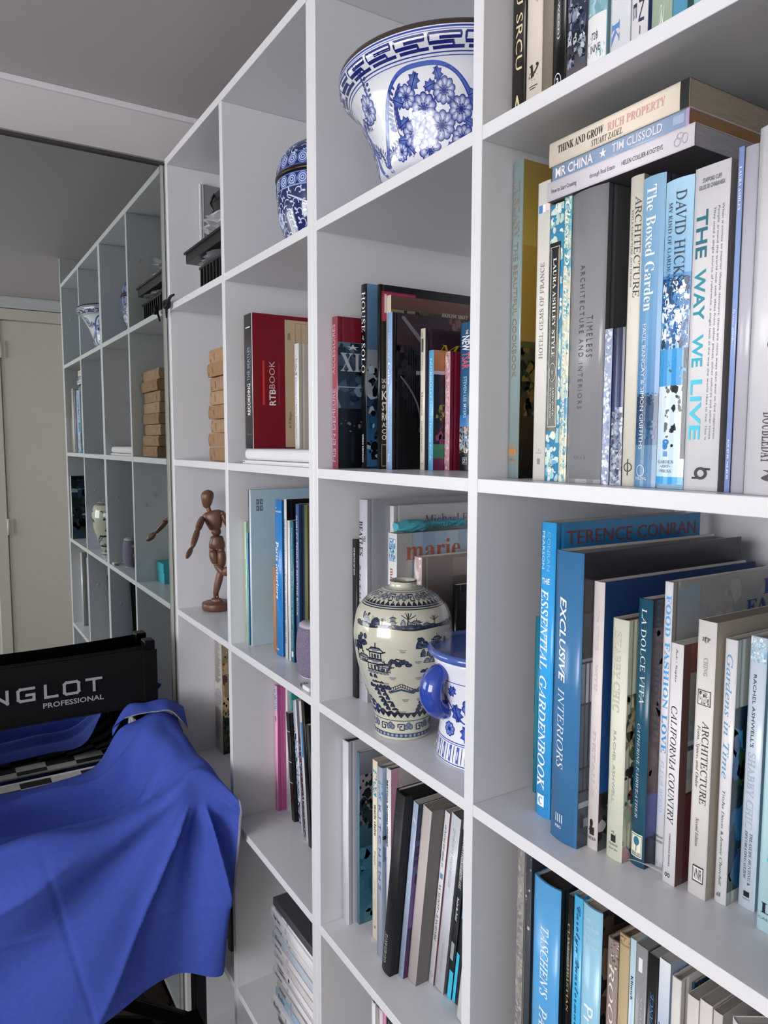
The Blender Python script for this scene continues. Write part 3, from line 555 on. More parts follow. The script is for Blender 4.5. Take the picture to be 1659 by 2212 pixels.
K('white spine with wide-spaced pale blue italic title and leafy cover', (1560.3, 1376), (1588, 1379), (1542.5, 1943), (1568, 1950), D=0.225, sc='e3e3e8', fc='b0b4b2', pg='7a766e',
  si=[T('Gardens in Time', 'i', 0.055, 0.52, 0.20, 0.72, '5fa0d4'), T('Trisha Dixon & Jennie Churchill', 'i', 0.565, 0.93, 0.36, 0.60, '55565c'), T('AR', 'c', 0.955, 0.975, 0.2, 0.6, '44444a', 'h')],
  fi=[('R', 0.25, 0.95, 0, 1, '12324c', '1c3c58'), ('A', 0.25, 0.95, 0, 1, ['0f2a30', '2a6a9c', '16482c', '3a86b4', '1c3a2a', '2a5a86'], 60, 8), T('G', 's', 0.08, 0.17, 0.55, 0.98, '1c2a5a', 'h')])
K('pale blue-white spine with floral top and silver embossed title', (1616, 1370), (1655, 1380), (1594.5, 1951), (1630, 1959), D=0.22, sc='cddbe8', fc='8fa9c2', pg='a9a49e',
  si=[('A', 0.0, 0.09, 0.02, 0.98, ['7fb2d4', 'e4eef4', '9cc4de', 'c2d9e8'], 20, 4), T('RACHEL ASHWELL\'S', 'n', 0.135, 0.40, 0.32, 0.52, '3a3e46'), T('SHABBY CHIC', 's', 0.42, 0.70, 0.22, 0.66, 'b4c0cc'), T('TREASURE HUNTING &', 'i', 0.715, 0.91, 0.55, 0.72, '3a3e46'), T('DECORATING GUIDE', 'i', 0.71, 0.89, 0.28, 0.44, '3a3e46'), ('R', 0.935, 0.955, 0.35, 0.7, '1c1c1e'), T('ReganBooks', 'n', 0.96, 0.967, 0.3, 0.75, '55585e', 'h')])
K('light aqua paperback at the right end with turquoise capitals', (1659, 1375), None, (1634, 2004), None, W_=0.021, D=0.21, ty='p', sc='bfe2ec', fc='a9cfe0', H=0.262,
  si=[T('PROVENCE TO ITALY', 'b', 0.25, 0.62, 0.25, 0.7, '5cc0dc'), T('HOME', 'n', 0.66, 0.76, 0.3, 0.65, '6ac4dc'), T('L', 's', 0.90, 0.935, 0.15, 0.6, '16181c', 'h'), T('CASSELL', 'n', 0.95, 0.958, 0.05, 0.9, '5a6a72', 'h')])
K('tall white-spined book with a dark photographic back, right of the aqua one', None, x=(1.548, 1.566), ys=0.005, H=0.275, D=0.22, sc='dfe3ea', bc_='20303e', fc='dfe3ea',
  bi=[('R', 0, 0.2, 0, 1, '1b3f6c', '16283c'), ('R', 0.2, 0.26, 0, 1, '9fb4c0'), ('R', 0.26, 0.6, 0, 1, '141a22', '1f2f3c'), ('R', 0.6, 0.63, 0, 1, 'a9b6ba'), ('R', 0.63, 1, 0, 1, '101418', '4a4f4a'), ('A', 0, 1, 0, 1, ['0c1218', '2c4760', '3a4a50'], 30, 8)])
# ---- right column, bottom shelf in view
cell(4, 'books on the right column lowest shelf in view', DX[3][1], DX[4][0])
def low(label, tl, tr, ys=0.045, **k): return K(label, tl, tr, ys=ys, **k)
low('narrow mottled grey file spine nearest the divider, lowest shelf', (1119, 1842), (1134, 1845), D=0.26, sc='8e8c8a', gl=False, ty='p', H=0.335, si=[('A', 0, 1, 0, 1, ['a5a3a0', '7d7b7a', '98948f'], 40, 3)])
low('narrow dark slate file spine beside the mottled grey one', (1136, 1846), (1150, 1850), D=0.26, sc='3a3f48', gl=False, ty='p', H=0.335, si=[('A', 0.0, 0.3, 0.1, 0.9, ['b9b9b9', '50555e'], 5, 2), ('R', 0, 1, 0.0, 0.15, '6f7074')])
low('wide azure jacketed hardback with white calligraphic title, lowest shelf', (1155.6, 1886), (1213, 1927), D=0.25, sc='58a5e0', fc='26343c', pg='3a332f', ys=0.04,
    si=[T('TASCHEN\'S', 'bi', 0.16, 0.42, 0.36, 0.66, 'e6eef4'), T('PARIS', 'bi', 0.46, 0.62, 0.36, 0.66, 'e6eef4'), T('Hotels, Restaurants', 'c', 0.64, 0.95, 0.36, 0.62, '16406c')])
low('black spine with thin bronze capitals on the lowest shelf', (1226, 1930), (1240, 1932), D=0.22, sc='121214', fc='141416', H=0.315,
    si=[T('CLIVE CHRISTIAN', 's', 0.10, 0.42, 0.3, 0.65, '9a8a6e'), T('Home Collection', 'i', 0.62, 0.9, 0.3, 0.65, '9a8a6e')])
low('sky-blue spine with dark handwritten script, lowest shelf', (1241.5, 1934), (1260.5, 1943), D=0.23, sc='4fb4e6', fc='3f94c6', H=0.32,
    si=[T('Carolyn Quartermaine', 'c', 0.03, 0.50, 0.2, 0.8, '1f4a78'), T('UNWRAPPED', 'i', 0.54, 0.85, 0.2, 0.75, '1b2c4c')])
low('wide pale blue spine with large rounded white title, lowest shelf', (1261, 1946), (1303, 1978), D=0.24, sc='97cbe6', fc='26282c',
    si=[T('Lisa', 'n', 0.035, 0.05, 0.2, 0.5, 'd3e9f4', 'h'), T('Lovatt-Smith', 'n', 0.06, 0.075, 0.12, 0.9, 'd3e9f4', 'h'), T('Angelika', 'n', 0.09, 0.105, 0.2, 0.75, 'd3e9f4', 'h'), T('Muthesius', 'n', 0.115, 0.13, 0.15, 0.85, 'd3e9f4', 'h'), T('Provence Interiors', 'n', 0.34, 0.95, 0.24, 0.72, 'e6f2f8')],
    fi=[('A', 0, 1, 0, 1, ['4a3d36', '1c1c20', '7a6a5c', '2a3038', '94806c'], 60, 5)])
low('worn taupe spine with white serif capitals, lowest shelf', (1314.7, 2021), (1338, 2032), D=0.22, sc='8f807a', fc='6a5a55', pg='5a4a44', ty='h', gl=False,
    si=[T('ROOMS TO', 'i', 0.08, 0.60, 0.25, 0.72, 'e6dcd4'), ('A', 0, 0.1, 0.3, 1, ['d9cfc8', '5a4c48'], 7, 2)])
low('old tan cloth spine with a frayed top, lowest shelf', (1340, 2012), (1362, 2020), D=0.2, sc='b5a27c', fc='a5946f', pg='8d7a5c', gl=False, si=[('A', 0, 0.03, 0, 1, ['7a4438', '8f7c58'], 5, 1), ('R', 0.03, 0.035, 0, 1, '8f7c58')])
low('slim pale blue spine with tiny black lettering, lowest shelf', (1363, 2024), (1375.5, 2029), D=0.2, sc='bcd6e4', ty='p', si=[T('Klimsch', 's', 0.12, 0.2, 0.3, 0.7, '1c2430')])
low('grey spine with a white square and two columns of fine text', (1376, 2036), (1400, 2048), D=0.22, sc='8f9196', ty='p', pg='9a9a98', fc='85878c',
    si=[('R', 0.04, 0.085, 0.25, 0.6, 'e6e8ea'), T('Visionnaire 2010 Home Collection', 'n', 0.16, 0.95, 0.56, 0.7, 'c4c6ca'), T('Volume one. Interiors. Objects. Fabrics.', 'n', 0.18, 0.95, 0.34, 0.46, 'b4b6ba')])
low('black magazine spine with white and blue capitals, lowest shelf', (1402, 2057), (1424, 2066), D=0.22, sc='121214', ty='p', pg='b4b2b0',
    si=[T('N° 122', 'bi', 0.62, 0.76, 0.3, 0.66, 'e2e4e8', 'u'), T('PROPRIÉTÉS', 'bi', 0.34, 0.60, 0.3, 0.66, 'e2e4e8', 'u'), T('DE FRANCE', 'i', 0.12, 0.32, 0.34, 0.66, '4f8cc8', 'u'), T('janvier - février 2010', 'i', 0.25, 0.50, 0.72, 0.88, 'c2c4c8', 'u')])
low('white and blue photographic spine of a house wall, lowest shelf', (1426, 2067), (1450, 2070), D=0.22, sc='a9bdd8', ty='p', gl=True, pg='c9c6c4',
    si=[('R', 0, 0.22, 0, 1, 'dfe4ec', 'b9c6dc'), ('R', 0.22, 1, 0, 1, '6f94c8', '93aed6'), ('A', 0.2, 0.9, 0, 1, ['4a78b8', 'c2d2e8', '8fb0da', '5f88c0'], 30, 4), ('R', 0.3, 0.36, 0.25, 0.5, 'dfe4ec')])
low('white spine lettered in sparse thin black capitals, lowest shelf', (1453, 2106), (1473, 2114), D=0.2, sc='dcd9d6', ty='h', pg='b9b2aa', gl=False, si=[T('AD', 's', 0.22, 0.28, 0.35, 0.65, '2c2c30', 'u'), T('ARCHITETTURA', 's', 0.34, 0.62, 0.35, 0.65, '2c2c30', 'u')])
low('narrow navy spine behind the white ones, lowest shelf', (1475, 2108), (1485, 2111), D=0.2, sc='1f4468', ty='h', ys=0.06)
low('white paperback with fine grey name lettering, lowest shelf', (1486, 2145), (1511, 2153), D=0.19, sc='d9d2d0', ty='p', pg='a9a29c', gl=False, si=[T('Gilles Lambert', 'r', 0.20, 0.55, 0.35, 0.65, '6a6668')])
low('second white paperback with fine grey lettering, lowest shelf', (1513, 2156), (1540, 2171), D=0.19, sc='ddd6d4', ty='p', pg='a9a29c', gl=False, si=[T('Doris Ammann', 'r', 0.20, 0.55, 0.35, 0.65, '6a6668')])
low('off-white paperback before the leaning magazine, lowest shelf', (1542, 2180), (1562, 2190), D=0.18, sc='cfc9c6', ty='p', pg='9a948e', gl=False)
# ---- third column, second shelf
cell(2, 'books on the third column second shelf', DX[2][1], DX[3][0])
K('dusty red spine with pale blue-pink capitals, clock dial on its cover', (718.3, 686), (731.5, 684.5), (719, 1010), (730.5, 1011.5), ys=0.033, D=0.22, sc='a04a58', fc='7a1f30', pg='c9c0b4',
  si=[T('MIS EN DEMEURE', 'n', 0.47, 0.955, 0.2, 0.72, 'b9b4dc', 'u'), T('ACCESSOIRES', 'n', 0.05, 0.375, 0.2, 0.72, 'd8aeb8', 'u')],
  fi=[('R', 0.165, 0.32, 0, 1, '5d7790', '2f4254'), ('R', 0.32, 0.6, 0, 1, '20303f', '2c4258'), ('R', 0.6, 1.0, 0, 1, '141c26', '0c1016'), ('A', 0.17, 0.6, 0, 1, ['6f8ca2', '1a2632', '3d566c', '27394a'], 36, 5), T('XII', 's', 0.235, 0.355, 0.02, 0.24, 'aeb6bc', 'h'), T('★', 'n', 0.175, 0.215, 0.07, 0.17, 'c2ccd2', 'h'),
      ('A', 0.66, 0.76, 0.0, 0.9, ['8a8f94', 'b4b0a8', '4c545c', '6f7478'], 16, 7), ('R', 0.455, 0.462, 0, 1, '9fb0bc')])
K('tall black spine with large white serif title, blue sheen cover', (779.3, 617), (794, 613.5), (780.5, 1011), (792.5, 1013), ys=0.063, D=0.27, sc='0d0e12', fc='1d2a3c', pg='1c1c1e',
  si=[T('HOUSE', 'r', 0.04, 0.255, 0.25, 0.82, 'e8e8ea'), T('of', 'i', 0.275, 0.30, 0.35, 0.7, 'e8e8ea'), T('SOLO', 'r', 0.315, 0.475, 0.25, 0.82, 'e8e8ea'), T('TIMES EDITIONS', 's', 0.81, 0.965, 0.35, 0.62, 'd9d9dc')],
  fi=[('R', 0, 0.35, 0, 0.13, '6d93bc', '54718f'), ('R', 0.35, 0.6, 0, 0.13, '8a93a4', '9aa0aa'), ('R', 0.6, 0.99, 0, 0.13, '1c3c5c', '3a6f9c'), ('A', 0.4, 0.95, 0, 0.25, ['0f1318', '9fb4c4', '1d4466', '22262c'], 22, 6), T('H', 's', 0.035, 0.115, 0.15, 0.32, 'd9d9dc', 'h'), T('TH', 'n', 0.95, 0.965, 0.12, 0.3, 'b9b9bc', 'h')])  # the cover's blue sheen is painted in as graded patches and blotches
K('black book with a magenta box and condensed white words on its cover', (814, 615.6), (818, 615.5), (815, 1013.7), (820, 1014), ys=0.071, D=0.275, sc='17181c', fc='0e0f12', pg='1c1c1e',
  fi=[('R', 0.035, 0.195, 0.0112, 0.2400, 'a3284e'), ('R', 0.042, 0.185, 0.0176, 0.2240, 'b23a5e'), T('LI', 'b', 0.05, 0.15, 0.0288, 0.0960, 'e6d9dc', 'h'), T('DAZZLING', 'b', 0.505, 0.53, 0.0128, 0.0960, 'c9c6c4', 'h'), T('OF FOUR', 'b', 0.538, 0.56, 0.0128, 0.0960, 'c9c6c4', 'h'), T('KIT', 'b', 0.572, 0.62, 0.0128, 0.0960, 'd9d6d4', 'h'), T('STYL', 'b', 0.632, 0.68, 0.0128, 0.0960, 'd9d6d4', 'h'), T('ROO', 'b', 0.69, 0.735, 0.0128, 0.0960, 'd9d6d4', 'h'), T('AS IN', 'b', 0.745, 0.77, 0.0128, 0.0960, 'd9d6d4', 'h'), T('COL', 'b', 0.78, 0.805, 0.0128, 0.0960, 'd9d6d4', 'h'), T('ONE', 'b', 0.812, 0.84, 0.0128, 0.0960, 'd9d6d4', 'h'),
      ('R', 0.865, 0.868, 0.0128, 0.0960, 'c9c6c4'), ('R', 0.865, 0.985, 0.0128, 0.0144, 'c9c6c4'), ('R', 0.982, 0.985, 0.0128, 0.0960, 'c9c6c4')])
K('cream-spined hardback with a dark olive interior photo and small white credits', (834.9, 640), None, None, None, W_=0.013, ys=0.082, D=0.262, sc='e6e0c9', fc='3a3328', pg='cfc8b8',
  fi=[('R', 0.0, 0.08, 0, 1, '6a4a42', '5b4038'), ('R', 0.08, 0.3, 0, 0.25, '8a8258', '5c5636'), ('R', 0.08, 0.3, 0.25, 1, '3c3424', '2a261c'), ('A', 0.08, 0.3, 0.0, 1, ['524a30', '1c1a16', '6b6240', '2c2820'], 26, 2), T('JOCELYNE SIBUET', 'i', 0.070, 0.090, 0.36, 0.56, 'e6e4e0', 'h'), T('with Catherine Deydier • Photography by Guillaume', 'i', 0.100, 0.118, 0.22, 0.80, 'd9d6d2', 'h')])
K('pale blue spine with spaced white lettering and a spiral staircase cover', (833.8, 677.4), (847.6, 676), (833.5, 1013), (846.6, 1014), ys=0.075, D=0.285, sc='9dbde8', fc='15161c', pg='d4d0ca',
  si=[T('LIVING IN', 'n', 0.13, 0.285, 0.40, 0.62, 'dfe8f4'), T('Cuba', 's', 0.315, 0.455, 0.30, 0.78, 'eef2f8'), T('McBRIDE & BLACK', 's', 0.515, 0.74, 0.38, 0.62, 'dce6f4'), T('S', 'bi', 0.90, 0.95, 0.3, 0.7, 'dce6f4', 'h')],
  fi=[('R', 0.0, 0.25, 0.03, 1, '33262c', '4a323a'), ('A', 0.0, 0.12, 0.35, 1, ['6a4850', '7a525a', '5a3c44'], 10, 4), ('A', 0.2, 0.6, 0.03, 0.5, ['15161c', '22242e', '2c2f3a', '1b1c24'], 26, 3),
      ('R', 0.36, 0.385, 0.16, 0.24, 'b9b4bc'), ('R', 0.41, 0.435, 0.22, 0.30, 'b9b4bc'), ('R', 0.46, 0.485, 0.27, 0.35, 'aaa5ae'), ('R', 0.51, 0.535, 0.31, 0.40, 'a49fa8'), ('R', 0.56, 0.58, 0.34, 0.44, '9a95a0')] +
     [('R', 0.10 + 0.02 * i, 0.62 + 0.0 * i, 0.10 + 0.016 * i, 0.103 + 0.016 * i, '3c3f4a') for i in range(8)] +
     [('R', 0.02 + 0.0062 * i, 0.036 + 0.0064 * i, 0.06 + 0.0055 * i, 0.082 + 0.0055 * i, '77787e') for i in range(48)] +
     [('R', 0.40 + 0.0055 * i, 0.412 + 0.0055 * i, 0.05 + 0.005 * i * (1 - i / 104), 0.060 + 0.005 * i * (1 - i / 104), '6f6b74') for i in range(64)])
K('cream narrow spine with red-brown title and plum cover with a yellow letter', (909, 711), (916.8, 710), (907, 1014), (917, 1015), ys=0.102, D=0.24, ty='h', sc='ddd8cc', fc='382532', pg='cfc9c0',
  si=[('R', 0.07, 0.165, 0.35, 0.72, '2a2624'), T('THE BEST OF', 's', 0.03, 0.06, 0.4, 0.6, '6a6660', 'h'), T('FLAVOURS OF', 's', 0.18, 0.29, 0.4, 0.62, '6a6660'), T('Morocco', 's', 0.44, 0.61, 0.35, 0.75, 'a04a50'), T('CLARE FERGUSON', 's', 0.65, 0.875, 0.4, 0.62, '5a5650'), T('RYLAND', 's', 0.95, 0.958, 0.2, 0.8, '5a5650', 'h')],
  fi=[T('M', 'i', 0.105, 0.16, 0.09, 0.27, 'b9a81c', 'h')])
K('sky-blue paperback with white rounded title and a fruit glass cover', (924, 758), (937.6, 756), (922, 1014), (935, 1015), ys=0.108, D=0.21, ty='p', sc='6fbdea', fc='2b2228', pg='d4d0ca',
  si=[T('NUTRiBULLET', 'n', 0.07, 0.40, 0.34, 0.66, 'eaf4fa'), T('Natural Healing Foods', 'n', 0.42, 0.915, 0.32, 0.68, 'eaf4fa')],
  fi=[('R', 0, 0.17, 0, 1, 'c98a5c', 'b5754a'), ('R', 0.17, 0.2, 0, 1, 'c9bcc8'), ('R', 0.2, 0.78, 0, 1, '28222a', '1c1a1e'), ('R', 0.78, 0.90, 0, 1, '3f8a68'), ('R', 0.90, 1.0, 0, 1, '7a2c58'), ('A', 0.45, 0.62, 0.02, 0.5, ['8a9440', 'a3a65c', '6f7a34'], 12, 5), ('A', 0.62, 0.78, 0.02, 0.5, ['7a2f5e', '4a2238', '944a74'], 16, 2), T('NUTRi', 'b', 0.325, 0.36, 0.12, 0.42, 'e6e4e4', 'h')])
K('maroon book in clear plastic wrap with a faint gold squiggle', (961, 761), (971, 760), (960, 1014.8), (970.5, 1015), ys=0.128, D=0.20, sc='d3a9b4', fc='84203a', pg='b9a8a8',
  si=[('R', 0.03, 0.035, 0.3, 0.6, '5a3a40'), ('R', 0.05, 0.09, 0.45, 0.6, 'efe0e4'), ('A', 0, 1, 0.05, 0.95, ['e6ccd2', 'c08c9a', 'dcb8c2'], 26, 4)], fi=[T('S', 'c', 0.04, 0.14, 0.2, 0.5, 'a08054', 'h')])
K('blue history book with white and red title and a domed skyline', (991, 700), (1014, 698), (992, 1015), (1014, 1017), ys=0.140, D=0.23, ty='p', sc='2f5f8a', fc='1f3c5c', pg='cfcac2', W_=0.036,
  si=[T('THE', 'b', 0.05, 0.08, 0.36, 0.5, 'dfe4ea'), T('NEW', 'b', 0.09, 0.19, 0.12, 0.6, 'e6e9ee'), T('TSAR', 'b', 0.20, 0.31, 0.12, 0.6, 'c05a6c'), T('STEVEN LEE MYERS', 'b', 0.36, 0.64, 0.25, 0.45, '9fc4dc'), ('R', 0.62, 0.86, 0, 1, '2f6fb0', '7ba4d0'), ('R', 0.86, 1.0, 0, 1, '1c2330', '16181f'), ('A', 0.70, 0.88, 0, 0.6, ['3a3430', 'c2b4a4', '1c2430', '8a6a50', 'e4dcd2'], 40, 9), ('R', 0.91, 0.955, 0.22, 0.5, 'cfd4da'), ('R', 0.913, 0.952, 0.24, 0.48, '16181f'), T('Z', 's', 0.92, 0.945, 0.28, 0.44, 'cfd4da', 'h')])
# ---- third column, third shelf
cell(3, 'books behind the vases on the third column', DX[2][1], DX[3][0])
K('very thin black booklet with tiny white capitals against the left side', (761, 1164), (773, 1163), (762, 1502), (771, 1504), D=0.2, ty='p', sc='17171a', fc='202024', pg='2a2a2a',
  si=[T('THE BEATLES GET BACK', 'b', 0.05, 0.225, 0.35, 0.62, 'd9d9dc')])
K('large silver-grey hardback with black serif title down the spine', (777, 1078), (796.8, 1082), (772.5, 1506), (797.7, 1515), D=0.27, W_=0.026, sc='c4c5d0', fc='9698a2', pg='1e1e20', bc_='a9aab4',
  si=[T('THE', 's', 0.175, 0.205, 0.68, 0.86, '26262a'), T('BEATLES', 's', 0.105, 0.275, 0.12, 0.62, '26262a'), T('A N T H O L O G Y', 'n', 0.32, 0.72, 0.12, 0.38, '3a3a42'), ('A', 0.86, 0.885, 0.1, 0.4, ['55555c'], 3, 2), T('CHRONICLE', 'n', 0.905, 0.911, 0.05, 0.6, '55555c', 'h'), T('BOOKS', 'n', 0.92, 0.926, 0.05, 0.4, '55555c', 'h')])
K('tall glossy white hardback with purple serif author name on the cover', (839, 1092), None, None, None, ys=0.107, W_=0.012, D=0.215, sc='dfdce4', fc='b9b7b9', pg='d9d6d2',
  fi=[T('Michael Edwards', 'r', 0.05, 0.105, 0.28, 0.98, '6a4f86', 'h')])
K('white-spined cookbook with a blue food photo and rust-orange lettering', (838, 1150), None, None, None, ys=0.094, D=0.24, ty='p', sc='e4e6ea', fc='9bafc2', pg='c9c6c2', W_=0.026,
  si=[('R', 0.03, 0.16, 0.15, 0.85, '7fa6c6'), ('A', 0.035, 0.155, 0.17, 0.83, ['dfe8ee', '3f7ea8', 'a9c4d4', 'eef2f4', '2a4c68'], 22, 3), T('marie claire', 's', 0.20, 0.5, 0.3, 0.68, 'b0654c')],
  fi=[('R', 0, 0.6, 0.0, 0.12, 'a9a8aa'), ('R', 0, 0.6, 0.2, 0.3, '8aa2ba'), ('R', 0, 0.6, 0.4, 0.5, 'a9bbca'), ('R', 0, 0.6, 0.6, 0.7, '8aa2ba'), T('marie claire', 's', 0.045, 0.155, 0.07, 1.0, 'a8573c', 'h')])
K('book in a pinkish clear plastic sleeve behind the cream vase', (895, 1201), None, None, None, ys=0.125, D=0.2, sc='d6c2c4', fc='8d807d', pg='a8a09c', W_=0.021,
  si=[('A', 0, 1, 0.05, 0.95, ['e4d6d6', 'c2a9ac', 'efe6e6'], 24, 4)], fi=[('R', 0.02, 0.2, 0.3, 1, 'a39690', '8d807d'), ('R', 0.14, 0.5, 0.3, 0.62, '7b6f6c'), T('NE', 's', 0.20, 0.235, 0.42, 0.62, '2c2626', 'h')])
K('dark book with white capitals beside the blue-handled planter', (978, 1262), None, None, None, ys=0.165, D=0.17, sc='1d1c1f', fc='151518', pg='3c3a3c', W_=0.012,
  fi=[('R', 0.05, 0.35, 0.02, 1, '2a3236', '1c2024'), T('LITTLE', 's', 0.42, 0.49, 0.05, 0.9, 'c9c6c4', 'h')])
# ---- third column, fourth shelf
cell(4, 'books on the third column fourth shelf', DX[2][1], DX[3][0])
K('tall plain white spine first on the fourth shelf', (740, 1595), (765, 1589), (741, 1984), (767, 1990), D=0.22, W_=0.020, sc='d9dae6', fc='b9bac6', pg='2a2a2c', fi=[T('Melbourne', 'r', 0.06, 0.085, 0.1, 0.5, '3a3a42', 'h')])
K('dark blue landscape photo cover with trees and sea, standing upright', (765.5, 1619), None, (771.5, 1991.6), None, D=0.23, W_=0.008, sc='5b7f94', fc='3a5a70', pg='8a8680',
  fi=[('R', 0, 0.13, 0, 1, '8a93a0', '6d6f80'), ('R', 0.13, 0.42, 0, 1, '8f8a94', '5c6470'), ('R', 0.42, 0.55, 0, 1, '3c5c6c', '2b4c60'), ('R', 0.55, 1.0, 0, 1, '2f647f', '3f6c80'), ('A', 0.13, 0.45, 0, 0.6, ['141c22', '1c272e', '24323a', '0f151a'], 36, 2), ('A', 0.55, 1, 0, 1, ['37708c', '2a5a74', '4a7d92'], 30, 4), T('Willi', 'r', 0.04, 0.075, 0.35, 0.75, 'c9ccd4', 'h'), T('N', 'r', 0.09, 0.25, 0.35, 0.85, 'c2c4cc', 'h'), T('ALM', 'r', 0.86, 0.90, 0.45, 0.8, 'c2ccd4', 'h')])
K('cream spine with turquoise top picture and black lower-case title', (797, 1633), (812.5, 1637), (804.7, 1982.6), (815, 1992.5), ys=0.06, D=0.22, ty='p', sc='e8dfca', fc='a9a294', pg='cfc6b4', gl=False,
  si=[('A', 0.05, 0.2, 0.1, 0.9, ['2a9ab8', '7fc4d2', '1c7a9c', 'e8dfca'], 18, 2), T('marie claire', 's', 0.245, 0.415, 0.4, 0.8, '2a2826'), T('fresh', 'n', 0.50, 0.58, 0.35, 0.75, 'a9a294'), T('donna hay', 'n', 0.66, 0.82, 0.4, 0.6, 'b9b2a4'), T('*', 's', 0.92, 0.94, 0.4, 0.7, '2a2826', 'h')])
K('grey-blue spine lettered in wide-spaced blue capitals, glossy cover', (805.5, 1645), (821, 1650), (815.5, 2008), (826, 2018.6), ys=0.045, D=0.24, sc='a9b0c4', fc='6f93b8', pg='9a948c',
  si=[('A', 0.07, 0.17, 0.2, 1, ['5aa6cc', 'c2dce8', '7fb8d4', '3f88b0'], 14, 2), T('KITCHENS', 'w', 0.195, 0.64, 0.40, 0.78, '4a7ab0'), ('A', 0.9, 0.94, 0.2, 0.5, ['3f86bf'], 4, 3)],
  fi=[('R', 0, 0.35, 0, 1, 'a9c0d6', '6d96be'), ('R', 0.35, 0.37, 0, 1, '1c2434'), ('R', 0.37, 1, 0, 1, '8fa6c4', 'b4c2d4'), ('A', 0.3, 0.8, 0, 1, ['2c4466', 'd9e2ea', '5f84ac', '9fb6cc'], 20, 4), T('K', 'n', 0.12, 0.165, 0.3, 0.6, '2c4ea0', 'h')],
  bi=[('R', 0, 1, 0, 1, '3f96cf', '2f7fbf'), ('A', 0.05, 0.7, 0.1, 1, ['8cc4e4', '5aaad8', 'b9dcee', '3a8cc8'], 30, 5), ('R', 0.86, 0.94, 0.55, 0.85, 'dfe6ea'), ('R', 0.87, 0.93, 0.58, 0.68, '4a4a4e')])
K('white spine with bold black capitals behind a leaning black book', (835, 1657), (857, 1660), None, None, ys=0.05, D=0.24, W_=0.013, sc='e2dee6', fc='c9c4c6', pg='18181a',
  si=[T('BETTINA RHEIMS FEMMES', 'b', 0.06, 0.40, 0.15, 0.5, '1c1c1e')], fi=[('R', 0, 1, 0.0, 0.05, 'e0a9c4'), T('Su', 's', 0.08, 0.16, 0.3, 0.75, 'a82c4a', 'h')])
CELL['prev'] = 0.9395
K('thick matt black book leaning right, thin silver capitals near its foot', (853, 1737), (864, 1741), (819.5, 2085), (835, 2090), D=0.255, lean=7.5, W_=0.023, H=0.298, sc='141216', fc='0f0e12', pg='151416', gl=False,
  si=[T('GUADARTE', 'r', 0.78, 0.945, 0.2, 0.55, 'b4b4b8', 'u'), T('LINEA', 'r', 0.10, 0.2, 0.3, 0.6, '4a4650', 'u')])
def leanrun(label, pxb, w, h, D=0.21, **k):
    X0 = max(on(pxb[0], pxb[1], 2, CELL['z'])[0], CELL['prev'] + 0.0012); ys = max(on(pxb[0], pxb[1], 2, CELL['z'])[1], 0.01)
    return K(label, None, x=(X0, X0 + w), ys=ys, H=h, D=D, lean=LEAN, W_=w, **k)
LEAN = 7.5
leanrun('pale blue leaning magazine spine with a purple and navy cover', (848, 2090), 0.012, 0.290, ty='p', sc='a9bcd8', fc='2a3a64', pg='b9b4ac',
  si=[T('rolex', 'i', 0.42, 0.47, 0.3, 0.7, 'e2e8f2', 'u'), T('J', 'i', 0.06, 0.12, 0.3, 0.8, 'e2e8f2')], fi=[('R', 0, 0.3, 0, 1, '1c3a5c', '22305a'), ('R', 0.3, 0.7, 0, 1, '5a3f7a', '6a5490'), ('R', 0.7, 1, 0, 1, '2f2a58', '5a2458'), ('A', 0, 0.5, 0, 0.5, ['142c48', '2a6a8c', '4a3a78', '1c2440'], 30, 3)])
leanrun('thick warm grey box-like book leaning among the magazines', (869, 2099), 0.021, 0.287, ty='p', sc='c2b8b8', fc='77706e', pg='8d8681', gl=False)
leanrun('slim white leaning catalogue with black italic capitals reading upward', (901, 2093), 0.011, 0.283, ty='p', sc='e4e4ec', fc='8f5560', pg='b0a8a0',
  si=[T('LE MOBILIER FRANÇAIS', 'i', 0.07, 0.31, 0.3, 0.7, '3a3a42', 'u'), ('R', 0.345, 0.375, 0.25, 0.8, '6aa0cc'), T('REGENCE • LOUIS XV', 'i', 0.40, 0.74, 0.3, 0.72, '3a3a42', 'u'), ('A', 0.93, 0.96, 0.2, 0.8, ['1c1c1e'], 4, 2)])
leanrun('pale grey-white leaning source book with faint grey lettering', (912, 2101), 0.021, 0.284, ty='p', sc='d3d7e2', fc='77757a', pg='6f6860',
  si=[T('RESTORATION HARDWARE', 'i', 0.07, 0.40, 0.35, 0.6, 'b0b4c0', 'u'), T('FALL 2008 SOURCE BOOK', 'n', 0.72, 0.90, 0.4, 0.6, 'b4b8c2', 'u')])
leanrun('dark leaning catalogue with white script and turquoise patch', (934, 2118), 0.012, 0.283, ty='p', sc='2a3036', fc='1c2024', pg='6f6860',
  si=[T('RESTORATION HARDWARE', 'i', 0.06, 0.37, 0.3, 0.75, 'dfe4e8'), T('baby&child', 'bi', 0.42, 0.55, 0.25, 0.7, 'dfe4e8'), ('R', 0.68, 0.78, 0.1, 0.7, '9aa2a8'), ('R', 0.84, 1.0, 0.3, 1, '35b4d8'), ('R', 0.0, 0.05, 0, 1, '8a9296')])
leanrun('leaning catalogue banded in light aqua, black and white', (946, 2128), 0.011, 0.284, ty='p', sc='2a3036', fc='1c2024', pg='6f6860',
  si=[('R', 0, 0.36, 0, 1, '9fd2e4'), T('RESTORATION', 'i', 0.08, 0.30, 0.25, 0.7, 'dceef4'), ('R', 0.36, 0.44, 0, 1, '1c2024'), T('WARE', 'i', 0.34, 0.42, 0.2, 0.6, 'e4e8ea'), ('R', 0.46, 0.52, 0.2, 1, '3aa4dc'), ('R', 0.72, 1, 0, 0.6, '34bce4')])
